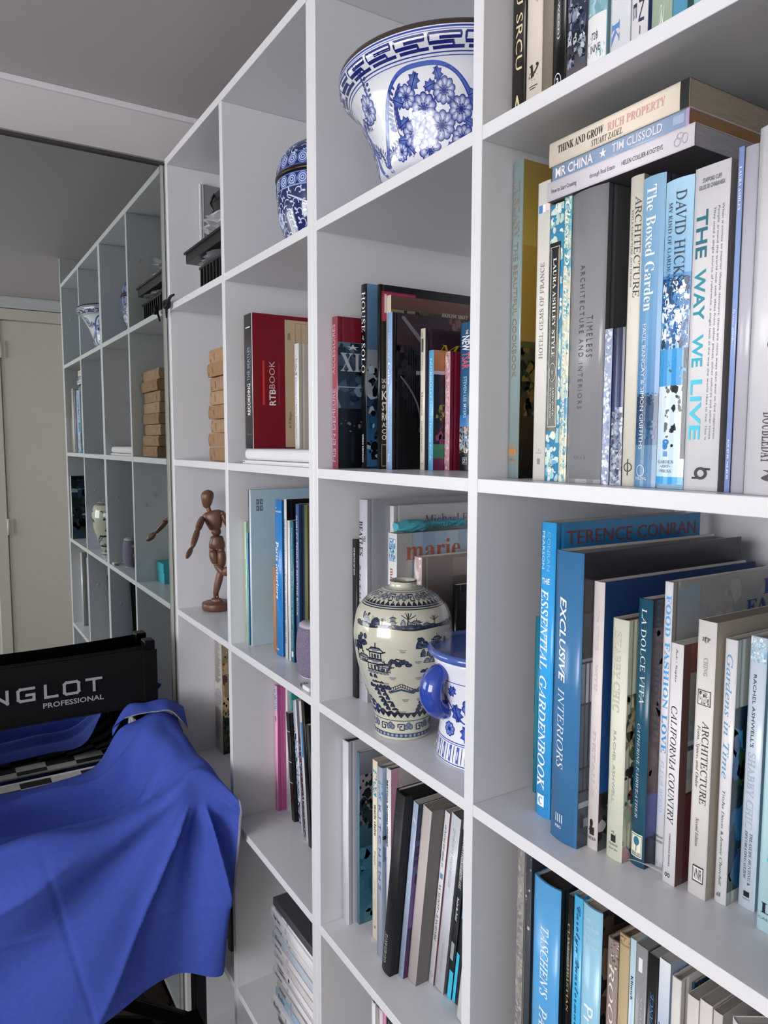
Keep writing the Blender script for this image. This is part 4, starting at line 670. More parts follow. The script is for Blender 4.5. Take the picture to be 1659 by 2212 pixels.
leanrun('black leaning catalogue with small white italic capitals', (953, 2138), 0.016, 0.285, ty='p', sc='0f1012', fc='141518', pg='6f6860',
  si=[T('RESTORATION HARDWARE', 'i', 0.09, 0.30, 0.3, 0.6, 'dfe2e6'), ('R', 0.32, 0.39, 0.1, 0.9, 'dfe2e6', '8a8c90'), T('BIG STYLE. SMALL SPACES.', 'n', 0.70, 0.9, 0.35, 0.6, 'b9bcc0', 'u')])
leanrun('white leaning spine with bold black serif letters near the divider', (968, 2180), 0.022, 0.286, ty='p', sc='e6e6ec', fc='c9c9cf', pg='a9a49c', gl=False,
  si=[T('Beautiful', 's', 0.20, 0.45, 0.2, 0.8, '1c1c20', 'u'), T('French', 's', 0.50, 0.62, 0.2, 0.7, '1c1c20', 'u'), T('the French Houses of France', 'i', 0.64, 0.86, 0.3, 0.55, '44444a', 'u'), ('A', 0.93, 0.96, 0.3, 0.6, ['8a8a90'], 2, 2)])
leanrun('short white leaning book with a blue bird mark by the divider', (992, 2195), 0.015, 0.19, D=0.17, ty='p', sc='e9e9ee', fc='c9c9cf', si=[('A', 0.28, 0.36, 0.1, 0.8, ['3a9adf'], 6, 3)])
# ---- third column, fifth shelf (tops peep over the board edge)
cell(5, 'books on the third column fifth shelf', DX[2][1], DX[3][0])
for lab, xl, yl, xr, yr, c in (('white spine first on the fifth shelf', 803, 2160, 811, 2168, 'e2e2e6'), ('grey spine second on the fifth shelf', 812, 2170, 818, 2176, '9a9498'), ('pale pink narrow spine on the fifth shelf', 819, 2176, 827, 2182, 'd9c9d0'), ('bright pink spine on the fifth shelf', 828, 2184, 834, 2189, 'd283b4'), ('black spine on the fifth shelf', 836, 2196, 848, 2208, '1c1c1e')):
    K(lab, (xl, yl), (xr, yr), ys=0.05, D=0.2, sc=c)
K('grey-blue spine farther along the fifth shelf', None, x=(0.905, 0.93), ys=0.05, H=0.28, D=0.2, sc='8a96a8')
K('cream spine farther along the fifth shelf', None, x=(0.935, 0.965), ys=0.05, H=0.27, D=0.2, sc='d9d2c0')
# ---- second column, second shelf
cell(2, 'books on the second column second shelf', DX[1][1], DX[2][0])
def slab(name, label, cat, x0, x1, y0, y1, z0, z1, col, m, r=0.004, group=None):
    mb = MB(); mb.box(0, x1 - x0, 0, y1 - y0, 0, z1 - z0, lin(col))
    o = mb.build(name, m); o.location = (x0, y0, z0); bevel(o, r, 3)
    return tag(o, label, cat, group)
z2 = SZ[2][1] + 0.0003
fo = empty('folder', (0.452, 0.012, z2), 'thin white folder lying flat under the padded white album', 'folder')
mb = MB(); mb.box(0, 0.30, 0, 0.25, 0, 0.0022, lin('e6e5e9')); mb.build('lower_cover', MATTE, fo)
mb = MB(); mb.box(0.003, 0.30, 0.003, 0.25, 0.0024, 0.0045, lin('f0eff2')); mb.build('paper_sheets', MATTE, fo)
mb = MB(); mb.box(0.0, 0.30, 0.0, 0.25, 0.0047, 0.0062, lin('dddce0')); mb.build('upper_cover', MATTE, fo)
al = empty('photo_album', (0.448, 0.016, z2 + 0.0065), 'padded white album lying flat beneath the red boxed set', 'album')
mb = MB(); mb.box(0, 0.315, 0, 0.26, 0, 0.022, lin('e2e1e6')); bevel(mb.build('padded_cover', mat('padded white fabric', attr=True, rough=0.8, bump=0.8, bscale=60, vary=0.05, vscale=25), al), 0.009, 4)
mb = MB(); mb.box(0.01, 0.316, 0.01, 0.255, 0.006, 0.016, lin('cfcdd0')); mb.build('album_pages', PAGES, al)
ZB = z2 + 0.0288
P0 = on(531, 973, 1, 0.035); P1 = on(548.8, 972, 1, 0.035); PT = on(525.8, 682, 1, 0.035)
bk = book('boxed_book_set', 'red slipcased book set with black spine and vertical white title', P1[0] - P0[0] - 0.001, PT[2] - ZB, 0.25, (P0[0], 0.035, ZB), ty='p', sc='17181b', fc='7c0d20', bc_='6a0d1e', pg='3a0a12', gl=True, cat='book',
     si=[('R', 0.095, 0.103, 0.2, 0.75, 'dfe0e2'), T('THE BEATLES', 'b', 0.245, 0.495, 0.38, 0.68, '8f97b4', 'u'), T('RECORDING', 'b', 0.515, 0.75, 0.38, 0.70, 'eceded', 'u'), T('The Studio Equipment and Techniques Used to Create Their Classic Albums', 'n', 0.245, 0.745, 0.74, 0.82, 'a9abb0', 'u'), T('RETRO', 'n', 0.89, 0.897, 0.3, 0.8, '8a8a8e', 'h'), ('R', 0, 1, 0.94, 1, 'dfdfe2')],
     fi=[('R', 0.345, 0.675, 0.0810, 0.0990, 'd43a34'), ('R', 0.35, 0.675, 0.2160, 0.2310, '8a2050'), T('BOOK', 'n', 0.345, 0.55, 0.1380, 0.1860, 'd9b4b0', 'u'), T('RTB', 'b', 0.555, 0.675, 0.1380, 0.1920, 'e9e4e0', 'u'),
         ('R', 0.03, 0.99, 0.2760, 1.0000, 'c2ae92'), ('R', 0.05, 0.97, 0.3690, 0.3720, '6a5a48'), ('R', 0.05, 0.97, 0.4200, 0.4224, '6a5a48'), ('R', 0.05, 0.97, 0.4800, 0.4824, '6a5a48'), ('R', 0.05, 0.052, 0.3690, 1.0000, '6a5a48'),
         T('2006', 'c', 0.13, 0.18, 0.3000, 0.3240, '3a3430', 'u'), T('Mr C Bonzer', 'c', 0.72, 0.85, 0.3060, 0.3360, '4a443e', 'u'), T('Recording The Beatles', 'c', 0.24, 0.54, 0.3720, 0.4080, '3a3430', 'u'), T('Identity', 's', 0.57, 0.64, 0.3780, 0.4020, '5a2430', 'u'), T('0.9785200.0.9', 'c', 0.66, 0.88, 0.3720, 0.4080, '3a3430', 'u'), T('Book No.', 's', 0.90, 0.97, 0.3780, 0.4020, '5a2430', 'u')])
bk['group'] = CELL['g']
P0 = on(638, 972, 1, 0.075); P1 = on(647, 973, 1, 0.075); PT = on(639, 743, 1, 0.075)
book('book', 'thin white picture book standing in front of the red boxed set', P1[0] - P0[0], PT[2] - ZB, 0.20, (P0[0], 0.075, ZB), ty='h', sc='e9e8ea', fc='bdb6ac', pg='d9d6d2', group=CELL['g'], gl=False,
     si=[T('The Three Adventures of a Rather Special Nanny', 'n', 0.14, 0.9, 0.3, 0.7, '5a7ab4'), ('A', 0.1, 0.3, 0.2, 0.8, ['7a6a5c', 'b9a99c'], 6, 2)],
     fi=[('A', 0.10, 0.13, 0.25, 0.5, ['2a5f8c'], 4, 1), ('A', 0.55, 0.78, 0.2, 0.5, ['2a5f9c', '2a4f88'], 8, 2), T('By A', 'n', 0.955, 0.985, 0.12, 0.45, '3a3430', 'h')])
# ---- second column, third shelf
cell(3, 'books on the second column third shelf', DX[1][1], DX[2][0])
K('very thin pale green booklet nearest the left divider', (529.7, 1126.6), (535, 1126), (531, 1393), (535.5, 1394), ys=0.031, D=0.2, ty='p', sc='c9e4c0', fc='9fc4a9', si=[T('WALKER BOOKS  GUESS HOW MUCH I LOVE YOU', 'n', 0.3, 0.95, 0.3, 0.7, '5a8c6a')])
K('very thin blue booklet beside the pale green one', (535.5, 1150), (538.5, 1150), (536, 1396), (539, 1397), ys=0.031, D=0.21, ty='p', sc='7fc0dc', fc='3f78a0', si=[T('Winter Magic', 'i', 0.05, 0.5, 0.2, 0.8, '2a6a9c')])
K('large light blue hardback with a grey flag emblem and white fore-edge band', (538.5, 1057.8), (546.5, 1059), (539, 1398), (546, 1400), ys=0.033, D=0.26, ty='p', sc='dfe9f2', fc='b4cfdb', pg='22406c', bc_='1d3052',
  si=[('R', 0, 1, 0, 0.4, '1d3052')],
  fi=[('R', 0.06, 0.135, 0.045, 0.100, '6d7c88')] + [('R', 0.06 + 0.0375 - 0.003, 0.06 + 0.0375 + 0.003, 0.045, 0.100, 'c2d0d8'), ('R', 0.06, 0.135, 0.070, 0.075, 'c2d0d8'), ('R', 0.07, 0.085, 0.050, 0.056, 'c2d0d8'), ('R', 0.11, 0.125, 0.089, 0.095, 'c2d0d8'), ('R', 0.07, 0.085, 0.089, 0.095, 'c2d0d8'), ('R', 0.11, 0.125, 0.050, 0.056, 'c2d0d8')])
K('slim orange-brown booklet in front of the large light blue book', (593.4, 1223), (598, 1223), (592, 1394), (597, 1395), ys=0.058, D=0.13, ty='p', sc='c08454', gl=False)
K('cornflower-blue hardback with bold white title reading downward', (602, 1080), (617.5, 1081), (597.5, 1395.5), (612, 1399), ys=0.056, D=0.24, sc='2f86d4', fc='1f5a96', pg='5a5650',
  si=[T('Lisa', 'b', 0.04, 0.055, 0.25, 0.45, 'cfe4f6', 'h'), T('Lovatt-Smith', 'b', 0.065, 0.078, 0.2, 0.95, 'cfe4f6', 'h'), T('Paris Interiors', 'b', 0.27, 0.635, 0.26, 0.68, 'eef4fa'), T('TASCHEN', 'b', 0.955, 0.968, 0.05, 0.6, 'e4eef6', 'h')])
K('slim white spine with small black capitals, black cover beside it', (621.5, 1079), (626.5, 1080), (616.5, 1406), (622, 1407), ys=0.056, D=0.24, ty='h', sc='e6e8ee', fc='17181b', pg='d9d6d2',
  si=[T('THE PHOTOGRAPHIC ALBUM OF THE SEASON  1993-1994', 'n', 0.12, 0.9, 0.3, 0.65, '3a3a42')], fi=[T('hotels', 'n', 0.03, 0.15, 0.3, 0.55, '9a9ca2', 'u')])
K('plain slim white paperback before the teal atlas', (628, 1125.5), (633, 1126), (623, 1409), (628.5, 1411), ys=0.057, D=0.22, ty='p', sc='e9eaf0', fc='c9c9cf')
K('teal school atlas with fine white lettering down the spine', (635, 1126), (643.5, 1127), (629, 1411), (636, 1414), ys=0.058, D=0.22, ty='p', sc='1f7c94', fc='14202c', pg='2a3038',
  si=[T('Longman Australian Atlas for Secondary Schools', 'i', 0.045, 0.73, 0.3, 0.7, 'c9e4ec'), T('Third Edition', 'i', 0.77, 0.9, 0.3, 0.65, '9fd0dc'), ('R', 0.925, 0.965, 0.2, 0.7, 'e6eef0')])
K('slate blue worn spine with cream capitals behind the smart speaker', (648, 1090), (656, 1091.6), (640.5, 1413), (648, 1414), ys=0.063, D=0.22, ty='h', sc='4a679c', fc='2c3f66', pg='8a7a70', gl=False,
  si=[T('SHIRLEY TEMPLE\'S BEDTIME BOOK', 'n', 0.07, 0.70, 0.25, 0.75, 'd3d6dc')])
K('olive green spine behind the smart speaker', (657, 1090), (664, 1091), None, None, ys=0.066, D=0.2, ty='h', sc='5f6a44', fc='4a5434', pg='6a4a3c', gl=False)
K('red-brown spine behind the smart speaker', (664.5, 1090), (672, 1091), None, None, ys=0.068, D=0.2, ty='h', sc='7a3f34', fc='4c4a34', gl=False)
# ---- second column, fourth shelf
cell(4, 'books and magazines on the second column fourth shelf', DX[1][1], DX[2][0])
K('pink hardback with a small picture and thin black lettering', (591.5, 1478), (598.3, 1477.6), (596, 1747), (603, 1748), D=0.235, ty='h', sc='f0a4cc', fc='b85a94', pg='c9a9b8', W_=0.014,
  si=[('R', 0.01, 0.2, 0.1, 0.9, 'b4bcd8'), ('A', 0.02, 0.19, 0.15, 0.85, ['3a4468', 'e4e6f0', '6d78a0'], 16, 3), T('9', 'n', 0.24, 0.29, 0.35, 0.75, '6a3a58', 'h'), T('INTERIEURS', 'n', 0.76, 0.97, 0.4, 0.7, '7a3a60', 'u')])
K('plain white spine beside the pink hardback', (617, 1486), (621, 1487), (619, 1748), (623, 1749), D=0.235, ty='p', sc='e6e8ee', fc='c9ccd2', W_=0.010)
K('slim book with a teal cover beside the plain white spine', None, x=(0.4295, 0.4355), ys=0.12, D=0.2, ty='p', sc='2f9c92', fc='2f9c92', H=0.30)
LEAN = -6.0
def leanl(label, pxb, pxt, w, D=0.2, h=None, **k):
    P = on(pxb[0], pxb[1], 2, CELL['z']); ys = max(P[1], 0.008)
    X0 = max(P[0], CELL['prev'] + 0.0012); Tt = on(pxt[0], pxt[1], 1, ys); H = h or (Tt[2] - CELL['z']) / cos(radians(LEAN))
    return K(label, None, x=(X0, X0 + w), ys=ys, H=H, D=D, lean=LEAN, W_=w, **k)
CELL['prev'] = on(630, 1771, 2, CELL['z'])[0] - 0.002
leanl('black leaning folder with thin white cross marks', (630, 1771), (622, 1541), 0.016, ty='p', sc='141417', fc='141417', si=[('R', 0.17, 0.175, 0, 1, 'd9d9dc'), ('R', 0.45, 0.455, 0, 1, 'd9d9dc'), ('R', 0.64, 0.645, 0, 1, 'd9d9dc'), ('R', 0, 1, 0.0, 0.12, 'c9d0d8')])
leanl('silver-blue leaning magazine with a busy spine', (646, 1777), (631, 1512), 0.010, ty='p', sc='a9b4cc', fc='6a7488', si=[('A', 0.2, 1, 0, 1, ['2c3a58', 'dfe4ee', '6a7ca0', '1c2030'], 30, 2)])
leanl('white and lilac leaning magazine', (651, 1796), (637, 1512), 0.008, ty='p', sc='dcdcec', fc='8a8894', si=[('A', 0.3, 1, 0, 1, ['b4b4dc', '8c8cac'], 10, 5)])
leanl('dark leaning magazine with coloured flecks', (657, 1806), (648, 1590), 0.009, ty='p', sc='22242c', fc='22242c', si=[('A', 0, 1, 0, 1, ['a04a58', '3a5a8c', 'c9ccd4', '14161c'], 30, 4)])
leanl('pale grey leaning magazine with a blue corner', (661, 1815), (655, 1520), 0.011, ty='p', sc='d3d3da', fc='8f8d92', si=[('R', 0.15, 0.4, 0.4, 1, '3f8cc8')])
leanl('tall black leaning folder at the right of the magazines', (667, 1828), (650, 1620), 0.014, ty='p', sc='101013', fc='101013', h=0.31, si=[('R', 0.02, 1, 0, 0.1, '55585e')])
leanl('mottled dark green leaning paperback', (676, 1840), (670, 1640), 0.012, ty='p', sc='2c3430', fc='2c3430', h=0.25)
CELL['prev'] = 0.684
K('tall black book leaning away from the magazines, its top seen in the mirror', None, x=(0.690, 0.705), ys=0.058, H=0.325, D=0.2, lean=6.5, W_=0.015, sc='101013', fc='101013', pg='3a3a3c', gl=False)
# ---- second column, fifth shelf: flat pile of magazines
z5 = SZ[5][1] + 0.0004; zz = z5; rn = random.Random(11)
cols = ['e4e2e0', 'd9d9de', '3a3c42', '8fa9bc', 'e6e6ea', '9fc0d4', 'd3d0d0', '5a5c60', 'e2e2e6', 'c9c6cc', 'e9e8ec', 'd6d2d4', 'e0dfe4', 'bfc9d4', 'e6e5ea', 'dcdade', 'e4e4e8', 'e9e9ec']
word = ['first', 'second', 'third', 'fourth', 'fifth', 'sixth', 'seventh', 'eighth', 'ninth', 'tenth', 'eleventh', 'twelfth', 'thirteenth', 'fourteenth', 'fifteenth', 'sixteenth', 'seventeenth', 'eighteenth']
X5 = on(598, 2085, 1, 0.03)[0]
for i, c in enumerate(cols):
    th = rn.uniform(0.0105, 0.0192); x0 = X5 + rn.uniform(-0.004, 0.022) + (0.012 if i < 3 else 0)
    Lm = min(0.285, 0.7685 - x0)
    o = book('magazine', 'magazine lying in the flat pile on the second column, %s from the bottom' % word[i], th, Lm, 0.215, (x0 + Lm, 0.018 + rn.uniform(0, 0.012), zz), (0, -pi / 2, 0), ty='p', sc=c, pg='cfcbc8', group='magazines piled flat on the second column', gl=True,
         si=[T(rn.choice(['Interiors', 'Belle', 'Living', 'Homes', 'Vogue Living']), rn.choice('sib'), 0.06, 0.2, 0.25, 0.75, '4a4a52'), ('R', 0.30, 0.33, 0.2, 0.8, rn.choice(['a9a9b0', 'd49aa8', '7fa6c8', '44444a']))])
    zz += th + 0.0006
o = book('magazine', 'dark grey folder lying slightly askew on top of the magazine pile', 0.016, 0.21, 0.22, (0.768, 0.02, zz), (0, -pi / 2, 0), ty='p', sc='4a4c52', pg='6a6a6e', group='magazines piled flat on the second column', gl=False)
# sloping magazines in the near corner of the lowest shelf in view
MH = on(1600, 2165, 1, 0.05)[2] - SZ[4][1]
t_ = book('magazine', 'white magazine with a yellow corner flash leaning at the lower right', 0.009, MH, 0.135, (1.500, 0.030, SZ[4][1] + 0.0006), (0, 0, radians(-33)), ty='p', sc='e2e1e4', fc='e2e1e4', pg='c9c6c2', group=None, si=[], fi=[])
# ------------------------------------------------------------------ painted porcelain
class Glaze:
    """brush-painted decoration laid on a surface of revolution; u = angle, v = height"""
    def __init__(s, prof): s.p = prof; s.mb = MB(); s.k = 0
    def r(s, z):
        P = s.p
        if z <= P[0][1]: return P[0][0]
        for (r0, z0), (r1, z1) in zip(P, P[1:]):
            if z <= z1: return r0 + (r1 - r0) * (z - z0) / max(z1 - z0, 1e-9)
        return P[-1][0]
    def pt(s, u, z, h=0.0003):
        r = s.r(z) + h
        return (r * cos(u), r * sin(u), z)
    def h(s): s.k += 1; return 0.00022 + 0.00002 * (s.k % 14)
    def fan(s, u, z, pts, ci, co, h=None):
        """closed blob; pts are (ds, dz) metric offsets"""
        h = h or s.h(); rr = s.r(z); b = len(s.mb.v)
        s.mb.v.append(s.pt(u, z, h)); ci = lin(ci); co = lin(co)
        for a, d in pts: s.mb.v.append(s.pt(u + a / rr, z + d, h))
        n = len(pts)
        for i in range(n): s.mb.face((b, b + 1 + i, b + 1 + (i + 1) % n), [ci, co, co])
    def ell(s, u, z, a, b, ang, ci, co, n=12, h=None):
        s.fan(u, z, [(a * cos(2 * pi * i / n) * cos(ang) - b * sin(2 * pi * i / n) * sin(ang), a * cos(2 * pi * i / n) * sin(ang) + b * sin(2 * pi * i / n) * cos(ang)) for i in range(n)], ci, co, h)
    def petal(s, u, z, ang, L, w, ci, co, edge):
        rr = s.r(z)
        for k, (sc_, A, B) in enumerate(((1.0, edge, edge), (0.84, ci, co))):
            du = L * 0.56 * cos(ang) / rr; dz = L * 0.56 * sin(ang)
            s.ell(u + du, z + dz, L * 0.45 * sc_, w * 0.5 * sc_, ang, A, B, 12, 0.0003 + 0.00008 * k + 0.00001 * (s.k % 4))
        s.k += 1
    def flower(s, u, z, R, n=10, ci='dfe6f6', co='3f57a8', edge='1f2f86'):
        for i in range(n): s.petal(u, z, 2 * pi * i / n + 0.2, R, R * 2.1 * sin(pi / n) * 1.0, co if False else ci, co, edge)
        for i in range(n): a = 2 * pi * i / n; s.ell(u + R * 0.32 * cos(a) / s.r(z), z + R * 0.32 * sin(a), R * 0.07, R * 0.05, a, '16206a', '16206a', 6, 0.0006)
        s.ell(u, z, R * 0.12, R * 0.12, 0, '1a2678', '1a2678', 8, 0.0006)
    def leaf(s, u, z, L, ang, c0='6f86c8', c1='24388e'):
        pts = []
        for i in range(16):
            t = 2 * pi * i / 16; r = 1 + 0.28 * (1 if i % 2 else -1)
            a, b = L * 0.5 * cos(t) * (1 if i % 2 else 0.8), L * 0.33 * sin(t) * r
            pts.append((a * cos(ang) - b * sin(ang), a * sin(ang) + b * cos(ang)))
        s.fan(u, z, pts, c0, c1); rr = s.r(z)
        s.line([(u - L * 0.4 * cos(ang) / rr, z - L * 0.4 * sin(ang)), (u + L * 0.45 * cos(ang) / rr, z + L * 0.45 * sin(ang))], L * 0.05, '1a2a78', 0.0007)
    def line(s, P, w, c, h=None, sub=4):
        h = h or s.h(); c = lin(c); Q = []
        for (a, b), (c2, d) in zip(P, P[1:]):
            for i in range(sub): Q.append((a + (c2 - a) * i / sub, b + (d - b) * i / sub))
        Q.append(P[-1]); bb = len(s.mb.v)
        for i, (u, z) in enumerate(Q):
            u0, z0 = Q[max(i - 1, 0)]; u1, z1 = Q[min(i + 1, len(Q) - 1)]; rr = s.r(z)
            du, dz = (u1 - u0) * rr, z1 - z0; L = sqrt(du * du + dz * dz) or 1
            nx, nz = -dz / L * w / 2, du / L * w / 2
            s.mb.v += [s.pt(u - nx / rr, z - nz, h), s.pt(u + nx / rr, z + nz, h)]
        for i in range(len(Q) - 1): s.mb.face((bb + 2 * i, bb + 2 * i + 2, bb + 2 * i + 3, bb + 2 * i + 1), c)
    def ring(s, z, w, c, n=96, h=None, u0=0, u1=2 * pi): s.line([(u0 + (u1 - u0) * i / n, z) for i in range(n + 1)], w, c, h, 1)
    def sprig(s, u, z, L, ang, n=7, c='1f2f80', bend=0.5):
        rr = s.r(z); P = []
        for i in range(n + 1):
            t = i / n; a = ang + bend * t; P.append((u + L * t * cos(a) / rr, z + L * t * sin(a)))
        s.line(P, L * 0.018, c)
        for i in range(1, n + 1):
            for sd in (-1, 1):
                a = ang + bend * i / n + sd * 0.75; q = L * 0.27 * (1 - 0.35 * i / n)
                s.ell(P[i][0] + q * 0.7 * cos(a) / rr, P[i][1] + q * 0.7 * sin(a), q * 0.5, q * 0.2, a, '4158aa', c, 8)
def pot(name, label, cat, loc, prof, n, cols, group=None, m=None):
    root = empty(name, loc, label, cat, group)
    mb = MB(); mb.lathe(prof, n, cols=cols); mb.build('body', m or CERAM, root)
    return root
def smooth_prof(P, k=5):
    """Catmull-Rom through (r, z)"""
    Q = []
    for i in range(len(P) - 1):
        p0 = P[max(i - 1, 0)]; p1 = P[i]; p2 = P[i + 1]; p3 = P[min(i + 2, len(P) - 1)]
        for j in range(k):
            t = j / k
            Q.append(tuple(0.5 * ((2 * p1[a]) + (-p0[a] + p2[a]) * t + (2 * p0[a] - 5 * p1[a] + 4 * p2[a] - p3[a]) * t * t + (-p0[a] + 3 * p1[a] - 3 * p2[a] + p3[a]) * t ** 3) for a in (0, 1)))
    Q.append(P[-1]); return Q
BLUE = '2b44a8'; NAVY = '18246c'
# ---- large flared bowl on the top shelf
zt = SZ[1][1] + 0.0003
prof = [(0.055, 0.0), (0.058, 0.004), (0.060, 0.010)] + smooth_prof([(0.072, 0.0125), (0.0979, 0.0227), (0.1068, 0.049), (0.1145, 0.0716), (0.124, 0.0921), (0.1346, 0.112), (0.146, 0.1245), (0.1560, 0.1335), (0.1572, 0.1450)])
inner = [(0.1575, 0.1478), (0.1566, 0.1512), (0.1545, 0.1512), (0.1520, 0.1450), (0.142, 0.128), (0.120, 0.095), (0.100, 0.045), (0.07, 0.018), (0.001, 0.014)]
full = prof + inner
cl = [lin('e3e6ef')] * len(full)
for i in range(len(prof) - 1, len(prof) + 3): cl[i] = lin('3a2f2b')
bowl = pot('flared_bowl', 'large flared blue and white porcelain bowl with brown rim and key-pattern band', 'bowl', (0.9904, 0.1169, zt), full, 128, cl)
g = Glaze(prof)
g.ring(0.1425, 0.0022, '3348a4', 128); g.ring(0.1395, 0.0008, '5a6cb8', 128); g.ring(0.1215, 0.0010, '2b3f9c', 128); g.ring(0.1188, 0.0008, '4a5fb4', 128)
for kx in range(22):                       # meander blocks between the two ring pairs
    u0 = 2 * pi * kx / 22; du = 2 * pi / 22; z0, z1 = 0.1240, 0.1375; hh = z1 - z0; w = 0.0026
    m1 = [(0.03, 0.92), (0.90, 0.92), (0.90, 0.58), (0.32, 0.58)]; m2 = [(0.12, 0.08), (1.0, 0.08)]; m3 = [(0.03, 0.92), (0.03, 0.34), (0.70, 0.34), (0.70, 0.10)]
    for mm in (m1, m2, m3): g.line([(u0 + a * du, z0 + b * hh) for a, b in mm], w, '1b2878', None, 3)
def cart(uc, half, z0, z1, w, c):          # cartouche outline with a lobed top
    P = []
    for i in range(41):
        t = -1 + 2 * i / 40; a = abs(t)
        zz_ = z0 + (z1 - z0) * (1 - a ** 3.2)
        P.append((uc + half * t * (1.0 - 0.10 * (1 - a)), zz_))
    g.line(P, w, c)
for q in range(4):
    U = radians(-55 + 90 * q)
    for s_, w_, c_ in ((1.0, 0.0042, '4a66bc'), (1.045, 0.0012, '25389a'), (0.95, 0.0012, '25389a')): cart(U, radians(40) * s_, 0.016, 0.1165 * (0.985 + 0.02 * (s_ - 1) * 20 / 20), w_, c_)
    D_ = lambda d: U + radians(d)
    g.line([(D_(4), 0.02), (D_(2), 0.045), (D_(-4), 0.062), (D_(3), 0.075), (D_(10), 0.088)], 0.0028, '2a3b8c')
    g.line([(D_(2), 0.045), (D_(-10), 0.052), (D_(-18), 0.058)], 0.002, '2a3b8c'); g.line([(D_(2), 0.045), (D_(14), 0.055), (D_(20), 0.07)], 0.002, '2a3b8c')
    for d, z, R in ((-10, 0.050, 0.0165), (-1, 0.073, 0.017), (10, 0.053, 0.017), (-11, 0.0885, 0.013), (12, 0.088, 0.014), (1, 0.029, 0.015), (22, 0.069, 0.015), (24, 0.040, 0.014), (-22, 0.034, 0.011)): g.flower(D_(d), z, R, 10)
    for d, z, L, a in ((-17, 0.086, 0.019, 2.6), (-5, 0.101, 0.021, 1.0), (-16, 0.063, 0.020, 0.4), (-14, 0.034, 0.020, -0.9), (4, 0.094, 0.017, 0.3), (17, 0.078, 0.018, -0.6), (-3, 0.060, 0.015, 0.6), (18, 0.03, 0.018, -0.4), (29, 0.085, 0.018, 0.4), (-19, 0.046, 0.018, 3.0), (28, 0.056, 0.016, -0.4), (9, 0.104, 0.016, 1.9)): g.leaf(D_(d), z, L, a)
    g.sprig(D_(-21), 0.052, 0.046, 1.9, 9, bend=-0.5); g.sprig(D_(-20), 0.042, 0.030, 2.9, 6, bend=0.6); g.sprig(D_(-22), 0.03, 0.026, 2.3, 5); g.sprig(D_(31), 0.10, 0.03, -1.2, 6)
    V = D_(-45)
    g.flower(V + 0.02, 0.096, 0.0165, 10); g.sprig(V - 0.03, 0.094, 0.022, 3.3, 5); g.sprig(V + 0.07, 0.103, 0.030, 0.7, 6)
    g.sprig(V + radians(-2), 0.035, 0.03, 1.7, 6); g.sprig(V + radians(5), 0.018, 0.03, 1.4, 6)
g.mb.build('painted_decoration', CERAM, bowl)
# ---- lidded ginger jar
prof = [(0.060, 0.0), (0.066, 0.004)] + smooth_prof([(0.070, 0.010), (0.0804, 0.037), (0.0893, 0.0626), (0.0932, 0.0947), (0.0940, 0.1188), (0.0930, 0.1290)], 4)
band = [(0.0952, 0.1300), (0.0958, 0.1330), (0.0952, 0.1360)]
lid = smooth_prof([(0.0935, 0.1370), (0.0925, 0.1494), (0.0865, 0.1674), (0.0731, 0.184), (0.050, 0.198), (0.022, 0.205), (0.014, 0.207)], 4)
knob = [(0.011, 0.2075), (0.010, 0.211), (0.015, 0.217), (0.016, 0.223), (0.011, 0.229), (0.001, 0.231)]
jar = empty('ginger_jar', (0.605, 0.125, zt), 'dark blue scroll-patterned lidded jar with a bronze band on the top shelf', 'jar')
mb = MB(); mb.lathe(prof, 72, col=lin('17245e')); mb.build('body', CERAM, jar)
mb = MB(); mb.lathe([(0.09, 0.1292)] + band + [(0.09, 0.1368)], 72, col=lin('3a332c')); mb.build('rim_band', mat('aged bronze', '3c352c', 0.3, metal=0.7), jar)
mb = MB(); mb.lathe(lid + [(0.001, 0.2072)], 72, col=lin('17245e')); ld = mb.build('lid', CERAM, jar)
mb = MB(); mb.lathe(knob, 24, col=lin('c4cfe8')); mb.build('lid_knob', CERAM, ld)
